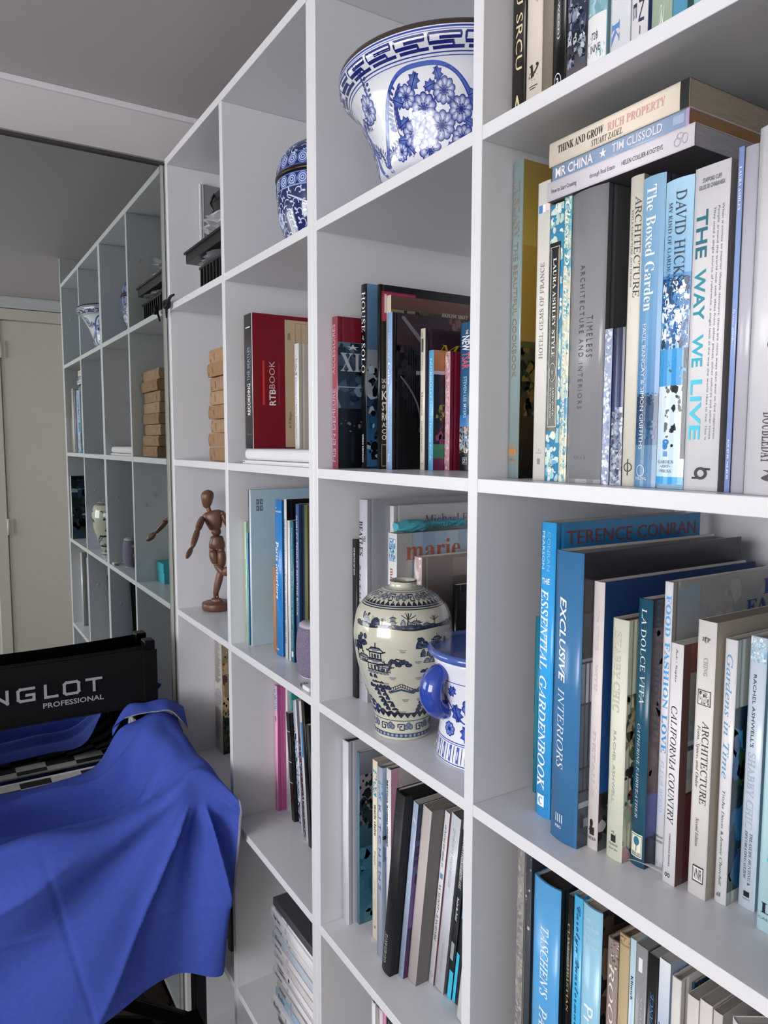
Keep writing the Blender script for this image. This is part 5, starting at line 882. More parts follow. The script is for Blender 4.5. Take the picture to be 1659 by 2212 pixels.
for P_, par, zr, bz in ((prof, jar, (0.012, 0.100), (0.1035, 0.1275)), (lid, ld, (0.166, 0.198), (0.1385, 0.1625))):
    g = Glaze(P_)
    zc_ = (bz[0] + bz[1]) / 2; hb = bz[1] - bz[0]
    g.ring(zc_, hb, '7f97cc', 72, 0.0002); g.ring(bz[0], 0.0012, NAVY, 72); g.ring(bz[1], 0.0012, NAVY, 72)
    for k in range(26):
        u = 2 * pi * k / 26
        for rr_, c_ in ((0.44, 'a9bce4'), (0.40, '2b4498'), (0.33, 'b4c6ea'), (0.24, '2b4498'), (0.17, 'b4c6ea'), (0.08, '1d2f7c')): g.ell(u, zc_, hb * rr_, hb * rr_, 0, c_, c_, 12, 0.0003 + 0.00006 * (0.45 - rr_) * 10)
    rn = random.Random(5)
    z = zr[0]; row = 0
    while z < zr[1]:
        n_ = int(2 * pi * g.r(z) / 0.021)
        for k in range(n_):
            u = 2 * pi * (k + 0.5 * (row % 2)) / n_; ang = rn.uniform(0, 6.28); s_ = rn.choice((-1, 1)); rr = g.r(z)
            P = []
            for i in range(9):
                t = i / 8; R_ = 0.0088 * (1 - 0.8 * t); P.append((u + R_ * cos(ang + s_ * 5 * t) / rr, z + R_ * sin(ang + s_ * 5 * t)))
            g.line(P, 0.0016, 'c2d0ee', None, 2)
            a2 = ang + pi; g.ell(u + 0.009 * cos(a2) / rr, z + 0.007 * sin(a2), 0.0042, 0.0020, a2, 'e9eefa', '8fa6d8', 8); g.ell(u + 0.006 * cos(a2 + 1) / rr, z + 0.008 * sin(a2 + 1), 0.003, 0.0016, a2 + 1, 'e9eefa', '8fa6d8', 8)
        z += 0.0165; row += 1
    if par is jar:
        for k in range(6): g.flower(radians(-100 + 60 * k), 0.058, 0.015, 8, 'f2f5fc', '8ea6dc', '1f2f86')
        for k in range(6): g.line([(radians(-130 + 60 * k + 34 * sin(i / 3.0)), 0.015 + 0.0078 * i) for i in range(11)], 0.0022, 'c2d0ee')
    g.mb.build('painted_decoration', CERAM, par)
# ---- cream crackle vase on the third shelf
zt = SZ[3][1] + 0.0003
raw = [(0.0395, 0.0), (0.0405, 0.003), (0.0410, 0.012), (0.0412, 0.0255), (0.0452, 0.0416), (0.0556, 0.073), (0.0655, 0.1037), (0.0704, 0.134), (0.0708, 0.1545), (0.0655, 0.1805), (0.0510, 0.1984), (0.0320, 0.2092), (0.0200, 0.2128)]
prof = smooth_prof(raw, 5)
neck = [(0.0190, 0.2140), (0.0188, 0.2180), (0.0194, 0.2205), (0.0196, 0.2212), (0.0180, 0.2218), (0.0158, 0.2205), (0.0155, 0.2140), (0.03, 0.20), (0.001, 0.19)]
full = prof + neck; cl = [lin('c7c7b6')] * len(full)
for i in range(len(prof) + 2, len(prof) + 4): cl[i] = lin('20264a')
vase = pot('meiping_vase', 'cream crackle-glazed vase painted with blue-black pagodas and a bridge', 'vase', (0.9665, 0.0530, zt), full, 96, cl, m=CRACK)
g = Glaze(prof); N1 = '171d33'; N2 = '3c4868'; N3 = '262f4c'
FR = atan2(-0.5149 - 0.053, 1.8251 - 0.9665)        # the side that faces the room's right
def U_(x, z):    # x: metres along the surface, measured from the front-facing meridian
    return FR + x / max(g.r(z), 0.02)
def teeth(z, h, n, c, up=1):
    for k in range(n):
        u = 2 * pi * k / n; w = pi * g.r(z) / n
        g.fan(u, z, [(-w, 0), (w, 0), (w * 0.5, h * up * 0.5), (0, h * up), (-w * 0.7, h * up * 0.45)], c, c)
g.ring(0.2100, 0.0025, N2, 48); g.ring(0.1935, 0.0016, N3, 64); g.ring(0.1910, 0.0012, N1, 64); teeth(0.1950, 0.0055, 44, N1, 1)
g.ring(0.0410, 0.0018, N1, 64); teeth(0.0400, -0.0065, 30, N1, 1); g.ring(0.0290, 0.0010, N3, 64)
g.ring(0.0075, 0.0060, N2, 64, 0.0002)
for k in range(40): g.ell(2 * pi * k / 40, 0.0075, 0.0022, 0.0022, 0, '9fa9b0', '7f8ba0', 8)
def scroll(u, z, s_, c, mir=1):
    P = [(-1, 0), (-1, 1), (0.9, 1), (0.9, -0.7), (-0.4, -0.7), (-0.4, 0.35), (0.3, 0.35)]
    g.line([(u + mir * a * s_ / g.r(z), z + b * s_) for a, b in P], s_ * 0.32, c)
for k in range(10):
    u = 2 * pi * k / 10
    scroll(u, 0.0190, 0.0048, N3, 1 if k % 2 else -1)
    for j in range(3): g.ell(u + 0.18 + 0.07 * j, 0.020 + 0.003 * (j % 2), 0.0035, 0.0042, 0, '8d98a4', N2, 8)
    u2 = u + 0.3; scroll(u2, 0.2035, 0.0038, N3, 1 if k % 2 else -1)
    for j in range(4): g.ell(u2 + 0.2 + 0.1 * j, 0.2035 + 0.002 * (j % 2), 0.003, 0.003, 0, '9aa49c', N2, 8)
def rocks(x0, x1, z, h, n, sd, c0=N2, c1=N1):
    r_ = random.Random(sd)
    for i in range(n):
        x = x0 + (x1 - x0) * i / max(n - 1, 1); w = (x1 - x0) / n * r_.uniform(0.6, 1.0); hh = h * r_.uniform(0.5, 1.0)
        g.fan(U_(x, z), z, [(-w, -hh * 0.2), (w, -hh * 0.25), (w * 0.9, hh * 0.4), (w * 0.3, hh * 0.9), (-w * 0.4, hh * 0.8), (-w * 0.95, hh * 0.3)], c0, c1)
def pagoda(x, z, s_, tiers, c=N1):
    for i in range(tiers):
        w = s_ * (1 - 0.22 * i); b = z + i * s_ * 0.85
        g.line([(U_(x - w * 0.6, b), b), (U_(x - w * 0.6, b), b + s_ * 0.45)], s_ * 0.07, c); g.line([(U_(x + w * 0.6, b), b), (U_(x + w * 0.6, b), b + s_ * 0.45)], s_ * 0.07, c)
        g.line([(U_(x - w * 0.7, b), b), (U_(x + w * 0.7, b), b)], s_ * 0.09, c)
        for q in (-0.3, 0.0, 0.3): g.line([(U_(x + w * q, b), b + s_ * 0.06), (U_(x + w * q, b), b + s_ * 0.36)], s_ * 0.16, N2 if q else c)
        zt_ = b + s_ * 0.45; rr = g.r(zt_)
        g.fan(U_(x, zt_), zt_ + s_ * 0.12, [(-w, 0 - s_ * 0.06), (-w * 0.5, -s_ * 0.1), (w * 0.5, -s_ * 0.1), (w, -s_ * 0.06), (w * 0.45, s_ * 0.28), (-w * 0.45, s_ * 0.28)], '8b93a0', c)
        g.line([(U_(x - w * 1.05, zt_), zt_ + s_ * 0.14), (U_(x - w * 0.6, zt_), zt_ + s_ * 0.02), (U_(x + w * 0.6, zt_), zt_ + s_ * 0.02), (U_(x + w * 1.05, zt_), zt_ + s_ * 0.14)], s_ * 0.09, c)
        g.line([(U_(x - w * 0.45, zt_), zt_ + s_ * 0.38), (U_(x + w * 0.45, zt_), zt_ + s_ * 0.38)], s_ * 0.07, c)
    b = z + tiers * s_ * 0.85; g.line([(U_(x, b), b - s_ * 0.1), (U_(x, b), b + s_ * 0.35)], s_ * 0.08, c)
def tree(x, z, s_, lean=0.0, kind=0):
    g.line([(U_(x, z), z), (U_(x + lean * s_ * 0.4, z), z + s_ * 0.45), (U_(x + lean * s_, z), z + s_)], s_ * 0.09, N1)
    if kind == 0:
        for a in (-0.8, -0.3, 0.4, 0.9): g.line([(U_(x + lean * s_ * 0.6, z), z + s_ * 0.55), (U_(x + lean * s_ * 0.8 + a * s_ * 0.7, z), z + s_ * (0.95 + 0.12 * cos(a * 3)))], s_ * 0.05, N1)
    else:
        r_ = random.Random(int(x * 1e4) + 3)
        for i in range(9): g.ell(U_(x + lean * s_ + r_.uniform(-0.5, 0.5) * s_, z), z + s_ * r_.uniform(0.6, 1.15), s_ * 0.2, s_ * 0.15, r_.uniform(0, 3), N2, N1, 8)
for rep in (0.0, 0.21, -0.21) if False else (0.0, 0.222):
    def S(x): return x + rep
    rocks(S(-0.075), S(0.085), 0.1685, 0.0055, 16, 3 + int(rep * 100)); g.line([(U_(S(-0.08) + 0.165 * i / 14, 0.166), 0.1668 - 0.0012 * sin(i)) for i in range(15)], 0.0030, N1)
    pagoda(S(-0.014), 0.1715, 0.0062, 2); pagoda(S(0.018), 0.1705, 0.0085, 1); pagoda(S(0.033), 0.1690, 0.006, 1)
    tree(S(0.006), 0.169, 0.018, 0.1); tree(S(0.046), 0.169, 0.013, 0.1); tree(S(-0.030), 0.1695, 0.010); tree(S(-0.063), 0.168, 0.014, 0.1, 1); rocks(S(-0.056), S(-0.04), 0.172, 0.009, 2, 5); rocks(S(0.0), S(0.008), 0.173, 0.008, 2, 6, 'a9adb0', N2)
    pagoda(S(-0.040), 0.1060, 0.0195, 2); pagoda(S(-0.062), 0.1150, 0.013, 1); pagoda(S(-0.026), 0.1050, 0.014, 1)
    tree(S(-0.064), 0.128, 0.022, -0.1, 1); tree(S(-0.074), 0.116, 0.022, -0.1, 1)
    g.line([(U_(S(-0.022), 0.105), 0.104), (U_(S(-0.016), 0.12), 0.118), (U_(S(-0.009), 0.126), 0.1255), (U_(S(0.003), 0.124), 0.1225)], 0.0020, N1)
    for i in range(9): g.ell(U_(S(-0.018 + 0.0032 * i), 0.122), 0.1195 + 0.003 * sin(i * 1.3), 0.003, 0.0026 + 0.0012 * (i % 3), 1.5, N2, N1, 8)
    rocks(S(-0.050), S(-0.022), 0.1015, 0.005, 6, 9, 'a0a6a4', N2); rocks(S(-0.048), S(-0.040), 0.095, 0.010, 2, 4)
    rocks(S(-0.047), S(-0.020), 0.0795, 0.0075, 6, 12); rocks(S(-0.044), S(-0.030), 0.087, 0.004, 4, 14)
    for i in range(7): rocks(S(-0.038 + 0.0035 * i), S(-0.028 + 0.0035 * i), 0.0740 - 0.0055 * i, 0.0062, 2, 20 + i)
    for i in range(7): rocks(S(0.033 - 0.002 * i), S(0.045 - 0.0022 * i), 0.0740 - 0.0055 * i, 0.0062, 2, 30 + i)
    for i in range(12): g.line([(U_(S(-0.020 + 0.0033 * i), 0.085), 0.0790 + 0.009 * (1 - abs(i - 5.5) / 6)), (U_(S(-0.020 + 0.0033 * i), 0.085), 0.0745 + 0.009 * (1 - abs(i - 5.5) / 6))], 0.0008, N1)
    for dz in (0.0, -0.0045): g.line([(U_(S(-0.021), 0.08), 0.0785 + dz), (U_(S(-0.002), 0.085), 0.0885 + dz), (U_(S(0.018), 0.08), 0.0785 + dz)], 0.0010, N1)
    g.line([(U_(S(-0.019), 0.075), 0.0735), (U_(S(-0.002), 0.075), 0.0795), (U_(S(0.016), 0.075), 0.0735)], 0.0030, N2); rocks(S(0.016), S(0.044), 0.0765, 0.008, 6, 41)
    rocks(S(0.022), S(0.040), 0.142, 0.015, 3, 44); rocks(S(0.028), S(0.045), 0.130, 0.014, 3, 45); rocks(S(0.034), S(0.050), 0.120, 0.010, 3, 46, '8b919a', N1)
    pagoda(S(0.050), 0.134, 0.012, 2); pagoda(S(0.052), 0.119, 0.014, 1); tree(S(0.070), 0.128, 0.018, 0.1, 1); tree(S(0.026), 0.140, 0.012, -0.2, 1)
    rocks(S(0.028), S(0.056), 0.106, 0.008, 6, 48); rocks(S(0.032), S(0.052), 0.098, 0.007, 4, 49)
    for x, z in ((0.0, 0.138), (0.021, 0.122), (-0.014, 0.098), (0.022, 0.098), (0.004, 0.064), (-0.024, 0.088), (0.0, 0.044), (0.024, 0.064)):
        for j in range(3): g.line([(U_(S(x - 0.005 + 0.001 * j), z), z - 0.0016 * j), (U_(S(x + 0.005 - 0.001 * j), z), z - 0.0016 * j)], 0.0006, N2)
    for i in range(4): g.line([(U_(S(-0.048), 0.17), 0.1805 - i * 0.0017), (U_(S(-0.044), 0.17), 0.1800 - i * 0.0017)], 0.0005, N2)
g.mb.build('painted_decoration', mat('ink brushwork under glaze', attr=True, rough=0.14, coat=0.6), vase)
# ---- blue and white footed planter
prof = smooth_prof([(0.0700, 0.0), (0.0712, 0.004), (0.0706, 0.012), (0.0672, 0.030), (0.0655, 0.048), (0.0660, 0.072), (0.0680, 0.095), (0.0705, 0.115), (0.0760, 0.134)], 4)
rim = smooth_prof([(0.0790, 0.1370), (0.0830, 0.1410), (0.0826, 0.1460), (0.0780, 0.1485), (0.0735, 0.1455)], 3)
inn = [(0.070, 0.135), (0.064, 0.10), (0.062, 0.03), (0.001, 0.02)]
planter = empty('porcelain_planter', (1.0900, 0.1100, zt), 'blue and white porcelain planter with thick blue handles behind the divider', 'planter')
mb = MB(); mb.lathe(prof + [(0.076, 0.1365)], 72, col=lin('e2e5f0')); mb.build('body', CERAM, planter)
mb = MB(); mb.lathe(rim, 72, col=lin('4a64b0')); mb.build('rim', CERAM, planter)
mb = MB(); mb.lathe([(0.0735, 0.145)] + inn, 48, col=lin('c2c4b8')); mb.build('inner_wall', CERAM, planter)
for a in (radians(-98), radians(82)):
    T_ = Vector((-sin(a), cos(a), 0)); Rd = Vector((cos(a), sin(a), 0)); R_ = []
    for i in range(15):
        t = i / 14.0; ph = -0.35 + (pi + 0.7) * t
        c0 = Rd * (0.064 + 0.024 * max(0.0, sin(ph)) ** 0.8) + Vector((0, 0, 0.094 + 0.026 * cos(ph)))
        nd = (Rd * sin(ph) + Vector((0, 0, cos(ph)))).normalized(); th_ = 0.0115 + 0.003 * max(0.0, sin(ph)); wd = 0.0125 + 0.009 * max(0.0, sin(ph)) * (1 - 0.35 * t)
        R_.append([c0 + T_ * (wd * cos(2 * pi * j / 16)) + nd * (th_ * sin(2 * pi * j / 16)) for j in range(16)])
    mb = MB(); mb.rings(R_, lin('2c46a4')); mb.build('handle', CERAM, planter)
g = Glaze(prof)
g.ring(0.031, 0.0012, BLUE, 64); g.ring(0.0285, 0.0008, BLUE, 64); g.ring(0.0035, 0.0014, BLUE, 64); g.ring(0.110, 0.001, BLUE, 64)
for k in range(34):
    u = 2 * pi * k / 34; g.line([(u, 0.006), (u, 0.0265)], 0.0040, '4a62b4'); g.line([(u + 0.09, 0.006), (u + 0.09, 0.0265)], 0.001, NAVY); g.ell(u, 0.016, 0.001, 0.006, 0, 'd9deee', 'd9deee', 6, 0.0006)
for k in range(5):
    u = radians(-150 + 72 * k)
    g.line([(u - 0.6 + 0.15 * i, 0.095 - 0.006 * i + 0.006 * sin(i)) for i in range(9)], 0.0018, BLUE)
    for x, z, L, a in ((-0.35, 0.082, 0.020, -1.2), (0.0, 0.070, 0.026, -1.3), (0.22, 0.045, 0.024, -1.4), (0.5, 0.062, 0.02, -0.8), (-0.1, 0.098, 0.018, 0.8), (-0.5, 0.06, 0.02, -1.5)): g.leaf(u + x, z, L, a, '5f7ac8', '22379a')
    g.flower(u + 0.34, 0.080, 0.0145, 8, '8fa6dc', '2c46a4'); g.flower(u - 0.2, 0.046, 0.010, 8, '8fa6dc', '2c46a4')
g.mb.build('painted_decoration', CERAM, planter)
mb = MB(); mb.box(0, 0.034, 0, 0.0025, 0, 0.075, lin('1a1a1c')); o = mb.build('card', PLAST); o.location = (1.070, 0.100, zt + 0.060); o.rotation_euler = (0, 0.12, 0.3)
tag(o, 'small black card tucked inside the blue and white planter', 'card')
# ------------------------------------------------------------------ smaller things on the shelves
Z3 = SZ[3][1] + 0.0003; Z2 = SZ[2][1] + 0.0003; Z1 = SZ[1][1] + 0.0003; Z4 = SZ[4][1] + 0.0003; Z5 = SZ[5][1] + 0.0003; Z6 = SZ[6][1] + 0.0003
# jointed wooden drawing manikin
man = empty('drawing_manikin', (0.072, 0.084, Z3), 'jointed brown wooden artist manikin posed mid-stride on a round base', 'figurine')
man.rotation_euler = (0, 0, atan2(0.847, 0.531))
def wl(x, y, z):       # world -> manikin space
    dx, dy_ = x - 0.072, y - 0.084; return Vector((0.531 * dx + 0.847 * dy_, -0.847 * dx + 0.531 * dy_, z - Z3))
def ml(x, y, dep=0.0):  # point on the manikin's own lateral plane
    d = ray(x, y); t = (-0.847 * (0.072 - CC[0]) + 0.531 * (0.084 - CC[1]) + dep) / (-0.847 * d[0] + 0.531 * d[1])
    return wl(CC[0] + t * d[0], CC[1] + t * d[1], CC[2] + t * d[2])
def spindle(name, a, b, r0, rm, r1, sx=1.0):
    mb = MB(); P = []; R = []
    for i in range(11):
        t = i / 10; P.append(a + (b - a) * t)
        r = r0 * (1 - t) ** 1.0 + r1 * t; R.append(max(0.0012, (r + (rm - (r0 + r1) / 2) * sin(pi * t) ** 0.8) * (0.45 if i in (0, 10) else 1.0)))
    mb.tube(P, R, 14, sx=sx); return mb.build(name, WOODM, man)
def ball(name, c, r, par=None):
    mb = MB(); mb.lathe([(max(1e-4, r * sin(pi * i / 10)), -r * cos(pi * i / 10)) for i in range(11)], 14, c=tuple(c)); return mb.build(name, WOODM, par or man)
mb = MB(); mb.lathe([(0.030, 0), (0.036, 0.002), (0.0375, 0.005), (0.0375, 0.016), (0.036, 0.019), (0.001, 0.0195)], 40); mb.build('base', mat('turned base wood', '6a4438', 0.4, vary=0.3, vscale=18, stretch=(1, 1, 6)), man)
hip = ml(468, 1178)
mb = MB(); mb.tube([(hip.x, hip.y + 0.004, 0.019), (hip.x, hip.y + 0.004, hip.z)], 0.0016, 8); mb.build('steel_rod', STEEL, man)
mb = MB(); hc = ml(446, 1077)
mb.rings([[(hc.x + 0.004 * t + R_ * 0.95 * cos(2 * pi * j / 20), hc.y + R_ * sin(2 * pi * j / 20), hc.z - 0.024 + 0.046 * t) for j in range(20)] for t, R_ in ((0, 0.004), (0.08, 0.009), (0.25, 0.0125), (0.5, 0.0155), (0.7, 0.0165), (0.85, 0.0145), (0.95, 0.009), (1, 0.002))]); mb.build('head', WOODM, man)
spindle('neck', ml(449, 1094), ml(453, 1106), 0.0052, 0.0055, 0.0058)
ch = ml(459, 1122)
mb = MB()
for_rings = []
for t, w, d in ((0, 0.010, 0.009), (0.08, 0.0155, 0.012), (0.35, 0.0195, 0.0145), (0.7, 0.0245, 0.0150), (0.88, 0.0245, 0.0135), (0.97, 0.017, 0.010), (1, 0.006, 0.005)):
    z = -0.026 + 0.048 * t; xo = 0.008 - 0.010 * t
    for_rings.append([(ch.x + xo + w * cos(2 * pi * j / 24), ch.y + d * sin(2 * pi * j / 24), ch.z + z + 0.25 * w * cos(2 * pi * j / 24)) for j in range(24)])
mb.rings(for_rings); mb.build('chest', WOODM, man)
ball('waist_ball', ml(467, 1148), 0.0125)
pl = ml(468.5, 1169)
mb = MB(); mb.rings([[(pl.x + w * cos(2 * pi * j / 24), pl.y + d * sin(2 * pi * j / 24), pl.z - 0.018 + 0.032 * t) for j in range(24)] for t, w, d in ((0, 0.017, 0.010), (0.06, 0.0205, 0.013), (0.4, 0.0200, 0.014), (0.8, 0.0165, 0.012), (0.96, 0.0145, 0.0105), (1, 0.006, 0.005))]); mb.build('pelvis', WOODM, man)
SL, EL, WL, HL = ml(436, 1121, -0.004), wl(0.118, 0.024, -0.167), wl(0.150, 0.0, -0.204), wl(0.166, -0.020, -0.226)
ball('shoulder_ball', SL, 0.0068); spindle('upper_arm', SL, EL, 0.0068, 0.0085, 0.0060); ball('elbow_ball', EL, 0.0055); spindle('forearm', EL, WL, 0.0062, 0.0075, 0.0045); ball('wrist_ball', WL, 0.0038)
spindle('hand', WL, HL, 0.004, 0.0085, 0.003, sx=0.55)
SR = ml(480, 1109); ER = Vector((SR.x + 0.020, SR.y + 0.004, SR.z - 0.040)); WR = Vector((ER.x + 0.018, ER.y + 0.0, ER.z - 0.042)); HR = Vector((WR.x + 0.004, WR.y - 0.004, WR.z - 0.028))
ball('shoulder_ball', SR, 0.0068); spindle('upper_arm', SR, ER, 0.0068, 0.0085, 0.0060); ball('elbow_ball', ER, 0.0055); spindle('forearm', ER, WR, 0.0062, 0.0075, 0.0045); ball('wrist_ball', WR, 0.0038)
spindle('hand', WR, HR, 0.004, 0.0085, 0.003, sx=0.55)
HLg, KL = ml(459, 1188), ml(467, 1219); AL = ml(484, 1240, -0.012); FL = ml(492, 1224, -0.016)
ball('hip_ball', HLg, 0.0085); spindle('thigh', HLg, KL, 0.0088, 0.0120, 0.0075); ball('knee_ball', KL, 0.0068); spindle('shin', KL, AL, 0.0072, 0.0088, 0.005); spindle('foot', AL + Vector((0.001, 0, -0.004)), FL, 0.006, 0.009, 0.004)
HRg, KR, AR = ml(478, 1188), ml(479, 1226), ml(464, 1290); FR0, FR1 = ml(455, 1297), ml(481, 1298)
ball('hip_ball', HRg, 0.0085); spindle('thigh', HRg, KR, 0.0088, 0.0115, 0.0072); ball('knee_ball', KR, 0.0068); spindle('shin', KR, AR, 0.0075, 0.0095, 0.0048); ball('ankle_ball', AR, 0.0045); spindle('foot', FR0, FR1, 0.004, 0.0082, 0.004, sx=0.8)
# turquoise lidded box and brown paper books
def boxthing(name, label, cat, x0, x1, y0, y1, z0, h, lidh, col, m, group=None, rot=0, bulge=0.001):
    r = empty(name, (x0, y0, z0), label, cat, group); r.rotation_euler = (0, 0, rot)
    mb = MB(); mb.box(0.001, x1 - x0 - 0.001, 0.001, y1 - y0 - 0.001, 0, h - lidh * 0.6, lin(col)); bevel(mb.build('box_base', m, r), 0.0008, 1)
    mb = MB(); mb.box(-bulge, x1 - x0 + bulge, -bulge, y1 - y0 + bulge, h - lidh, h, lin(col)); bevel(mb.build('lid', m, r), 0.0012, 2)
    return r
boxthing('gift_box', 'small turquoise lidded box seen only in the mirror, beside the manikin', 'box', 0.300, 0.374, 0.060, 0.17, Z3, 0.060, 0.028, '3ab4c8', MATTE)
z = Z2; rn = random.Random(4)
num = ['lowest', 'second from the bottom', 'third from the bottom', 'fourth from the bottom', 'fifth from the bottom', 'sixth from the bottom', 'seventh from the bottom', 'topmost']
XB = on(450, 870, 1, 0.03)[0]
for i in range(8):
    h = 0.0308; x0 = XB + rn.uniform(0, 0.004) + (0.012 if i == 0 else 0); ty_ = rn.uniform(-0.003, 0.003)
    tilt = 0.0
    col = ('957558', '9c7a5c', 'a48468', '98785a', 'a98a6c', 'a08064', '9a7856', 'a88668')[i]
    r = empty('paper_bound_book', (x0, 0.030 + ty_ + 0.0015 * i % 0.004, z), 'brown paper-bound book in the stack beside the mirror, ' + num[i], 'book', 'brown paper-bound books stacked by the mirror')
    mb = MB(); L_ = 0.376 - x0 - 0.003 * (i % 3)
    prof_ = [(-0.0016 * sin(pi * t) + 0.0004 * sin(7 * t + i), h * t) for t in [j / 8 for j in range(9)]]
    mb.rings([[(0, 0.15, 0.0006)] + [(0, a, max(0.0006, min(b, h - 0.0008))) for a, b in prof_] + [(0, 0.15, h - 0.0008)], [(L_, 0.15, 0.0006)] + [(L_, a, max(0.0006, min(b, h - 0.0008))) for a, b in prof_] + [(L_, 0.15, h - 0.0008)]], lin(col), smooth=False)
    mb.build('paper_cover', KRAFT, r)
    mb = MB()
    def PB_(u, v, hh, L_=L_, h=h): return (u * L_, -0.0022 * sin(pi * (1 - v)) - hh, h * (1 - v))
    items_on(mb, [('R', 0.10, 0.9, 0.035 + 0.011 * q, 0.039 + 0.011 * q, '7c6048') for q in range(4)] + [T(rn.choice(['LETTERS', 'MEMOIRS', 'HISTORY', 'ESSAYS']), 's', 0.3, 0.8, 0.19, 0.235, '7c6048', 'u')], PB_, 0.0004)
    mb.build('faded_label', INK, r); z += h + 0.0002
# white-edged panel and desk trays in the top left cell
pnl = empty('framed_panel', (0.020, 0.078, Z1), 'tall grey panel with white front edges standing behind black desk trays', 'panel')
mb = MB(); mb.box(0.0, 0.004, 0.0, 0.24, 0, 0.293, lin('8c8c92')); mb.build('backing', MATTE, pnl)
for y_ in (0.0, 0.006):
    mb = MB(); mb.box(0.0042, 0.010 - y_ * 0.3, -0.004 + y_, 0.001 + y_, 0, 0.292 + y_, lin('dcdce0')); bevel(mb.build('frame_edge', MATTE, pnl), 0.0008)
mb = MB(); mb.box(0.0045, 0.0075, 0.008, 0.24, 0, 0.290, lin('9a9aa2')); mb.build('glass_face', mat('dim picture glass', '83858c', 0.12), pnl)
def tray(label, x0, x1, y0, y1, z0, h, col='17181a', rib=False):
    r = empty('desk_tray', (x0, y0, z0), label, 'tray')
    mb = MB(); W_, D_ = x1 - x0, y1 - y0; c = lin(col)
    mb.box(0, W_, 0, D_, 0, 0.002, c); mb.box(0, 0.002, 0, D_, 0.002, h, c); mb.box(W_ - 0.002, W_, 0, D_, 0.002, h, c); mb.box(0.002, W_ - 0.002, 0, 0.002, 0.002, h, c); mb.box(0.002, W_ - 0.002, D_ - 0.002, D_, 0.002, h, c)
    bevel(mb.build('tray_body', PLAST, r), 0.0008, 2)
    mb = MB(); mb.box(-0.004, W_ + 0.004, -0.004, 0.0, h - 0.005, h, c); mb.box(-0.004, 0, 0, D_, h - 0.005, h, c); mb.build('rim', PLAST, r)
    if rib:
        for k in range(9):
            mb = MB(); mb.box(0.006 + k * (W_ - 0.012) / 9, 0.006 + k * (W_ - 0.012) / 9 + 0.006, -0.0045, -0.0005, 0.002, h - 0.006, c); mb.build('rib', PLAST, r)
    return r
tray('ribbed black basket at the bottom of the top-left heap', 0.150, 0.352, 0.035, 0.22, Z1, 0.064, rib=True)
tray('shallow black tray jutting out above the ribbed basket', 0.085, 0.350, 0.020, 0.235, Z1 + 0.083, 0.026)
def crumple(name, label, cat, c, s, col, m, sd, group=None, n=14):
    r_ = random.Random(sd); mb = MB(); R_ = []
    for i in range(n + 1):
        a = pi * i / n; row_ = []
        for j in range(n * 2):
            b = 2 * pi * j / (n * 2); k = 1 + r_.uniform(-0.22, 0.22) * (1 if 0 < i < n else 0)
            row_.append((c[0] + s[0] * k * sin(a) * cos(b), c[1] + s[1] * k * sin(a) * sin(b), c[2] - s[2] * cos(a) * (1 + r_.uniform(-0.15, 0.0))))
        R_.append(row_)
    mb.rings(R_, lin(col), smooth=False); return tag(mb.build(name, m), label, cat, group)
crumple('plastic_bag', 'clear crumpled plastic bag between the basket and the black tray', 'bag', (0.225, 0.11, Z1 + 0.073), (0.115, 0.085, 0.008), 'cfd3d8', mat('crinkled cellophane', 'c2c6cc', 0.12, alpha=0.75), 3)
pk = slab('sheet', 'pink-edged plastic sheet lying across the shallow black tray', 'sheet', 0.095, 0.345, 0.030, 0.225, Z1 + 0.1095, Z1 + 0.1135, 'b04a94', PLAST, 0.001)
crumple('plastic_bag', 'white crumpled plastic bag on the pink-edged sheet', 'bag', (0.205, 0.105, Z1 + 0.122), (0.100, 0.07, 0.0105), 'dcdde2', mat('white film', 'd9dade', 0.15, alpha=0.85), 8)
crumple('plastic_bag', 'tall crumpled clear bag of sundries at the top of the tray heap', 'bag', (0.200, 0.11, Z1 + 0.156), (0.085, 0.075, 0.026), 'b9bcc4', mat('crinkled cellophane', 'c2c6cc', 0.12), 12)
cp = crumple('cosmetic_pouch', 'small brown and pink pouch under the clear bag', 'pouch', (0.30, 0.07, Z1 + 0.122), (0.030, 0.03, 0.0095), '7a5560', PLAST, 5)
bx = boxthing('camera_case', 'small black case on top of the bag heap, top-left cell', 'case', 0.155, 0.235, 0.06, 0.14, Z1 + 0.179, 0.045, 0.015, '111114', PLAST)
mb = MB(); mb.tube([(0.02, 0.0, 0.045), (0.03, -0.012, 0.020), (0.045, -0.010, -0.002)], 0.0022, 8, lin('111114')); mb.build('strap', PLAST, bx)
# knotted black strap on the shelf edge by the mirror
zc_ = 0.368
st = empty('knotted_strap', (0.022, -0.004, zc_), 'short knotted black cord caught on the shelf edge at the mirror', 'cord')
mb = MB(); mb.tube([(0.050, -0.002, 0.020), (0.036, -0.006, 0.018), (0.022, -0.008, 0.010), (0.010, -0.009, 0.002), (0.000, -0.007, -0.012), (-0.006, -0.005, -0.026)], [0.0022, 0.0035, 0.004, 0.0042, 0.003, 0.002], 8, lin('0c0c0e')); mb.build('cord', mat('black cord', '0c0c0e', 0.7), st)
mb = MB()
for k in range(3): mb.tube([(0.010 + 0.009 * cos(2 * pi * i / 12 + k), -0.009 + 0.005 * sin(2 * pi * i / 12 + k * 2), 0.003 + 0.008 * sin(2 * pi * i / 12 + k)) for i in range(13)], 0.0034, 8, lin('0c0c0e'))
mb.build('knot', mat('black cord', '0c0c0e', 0.7), st)
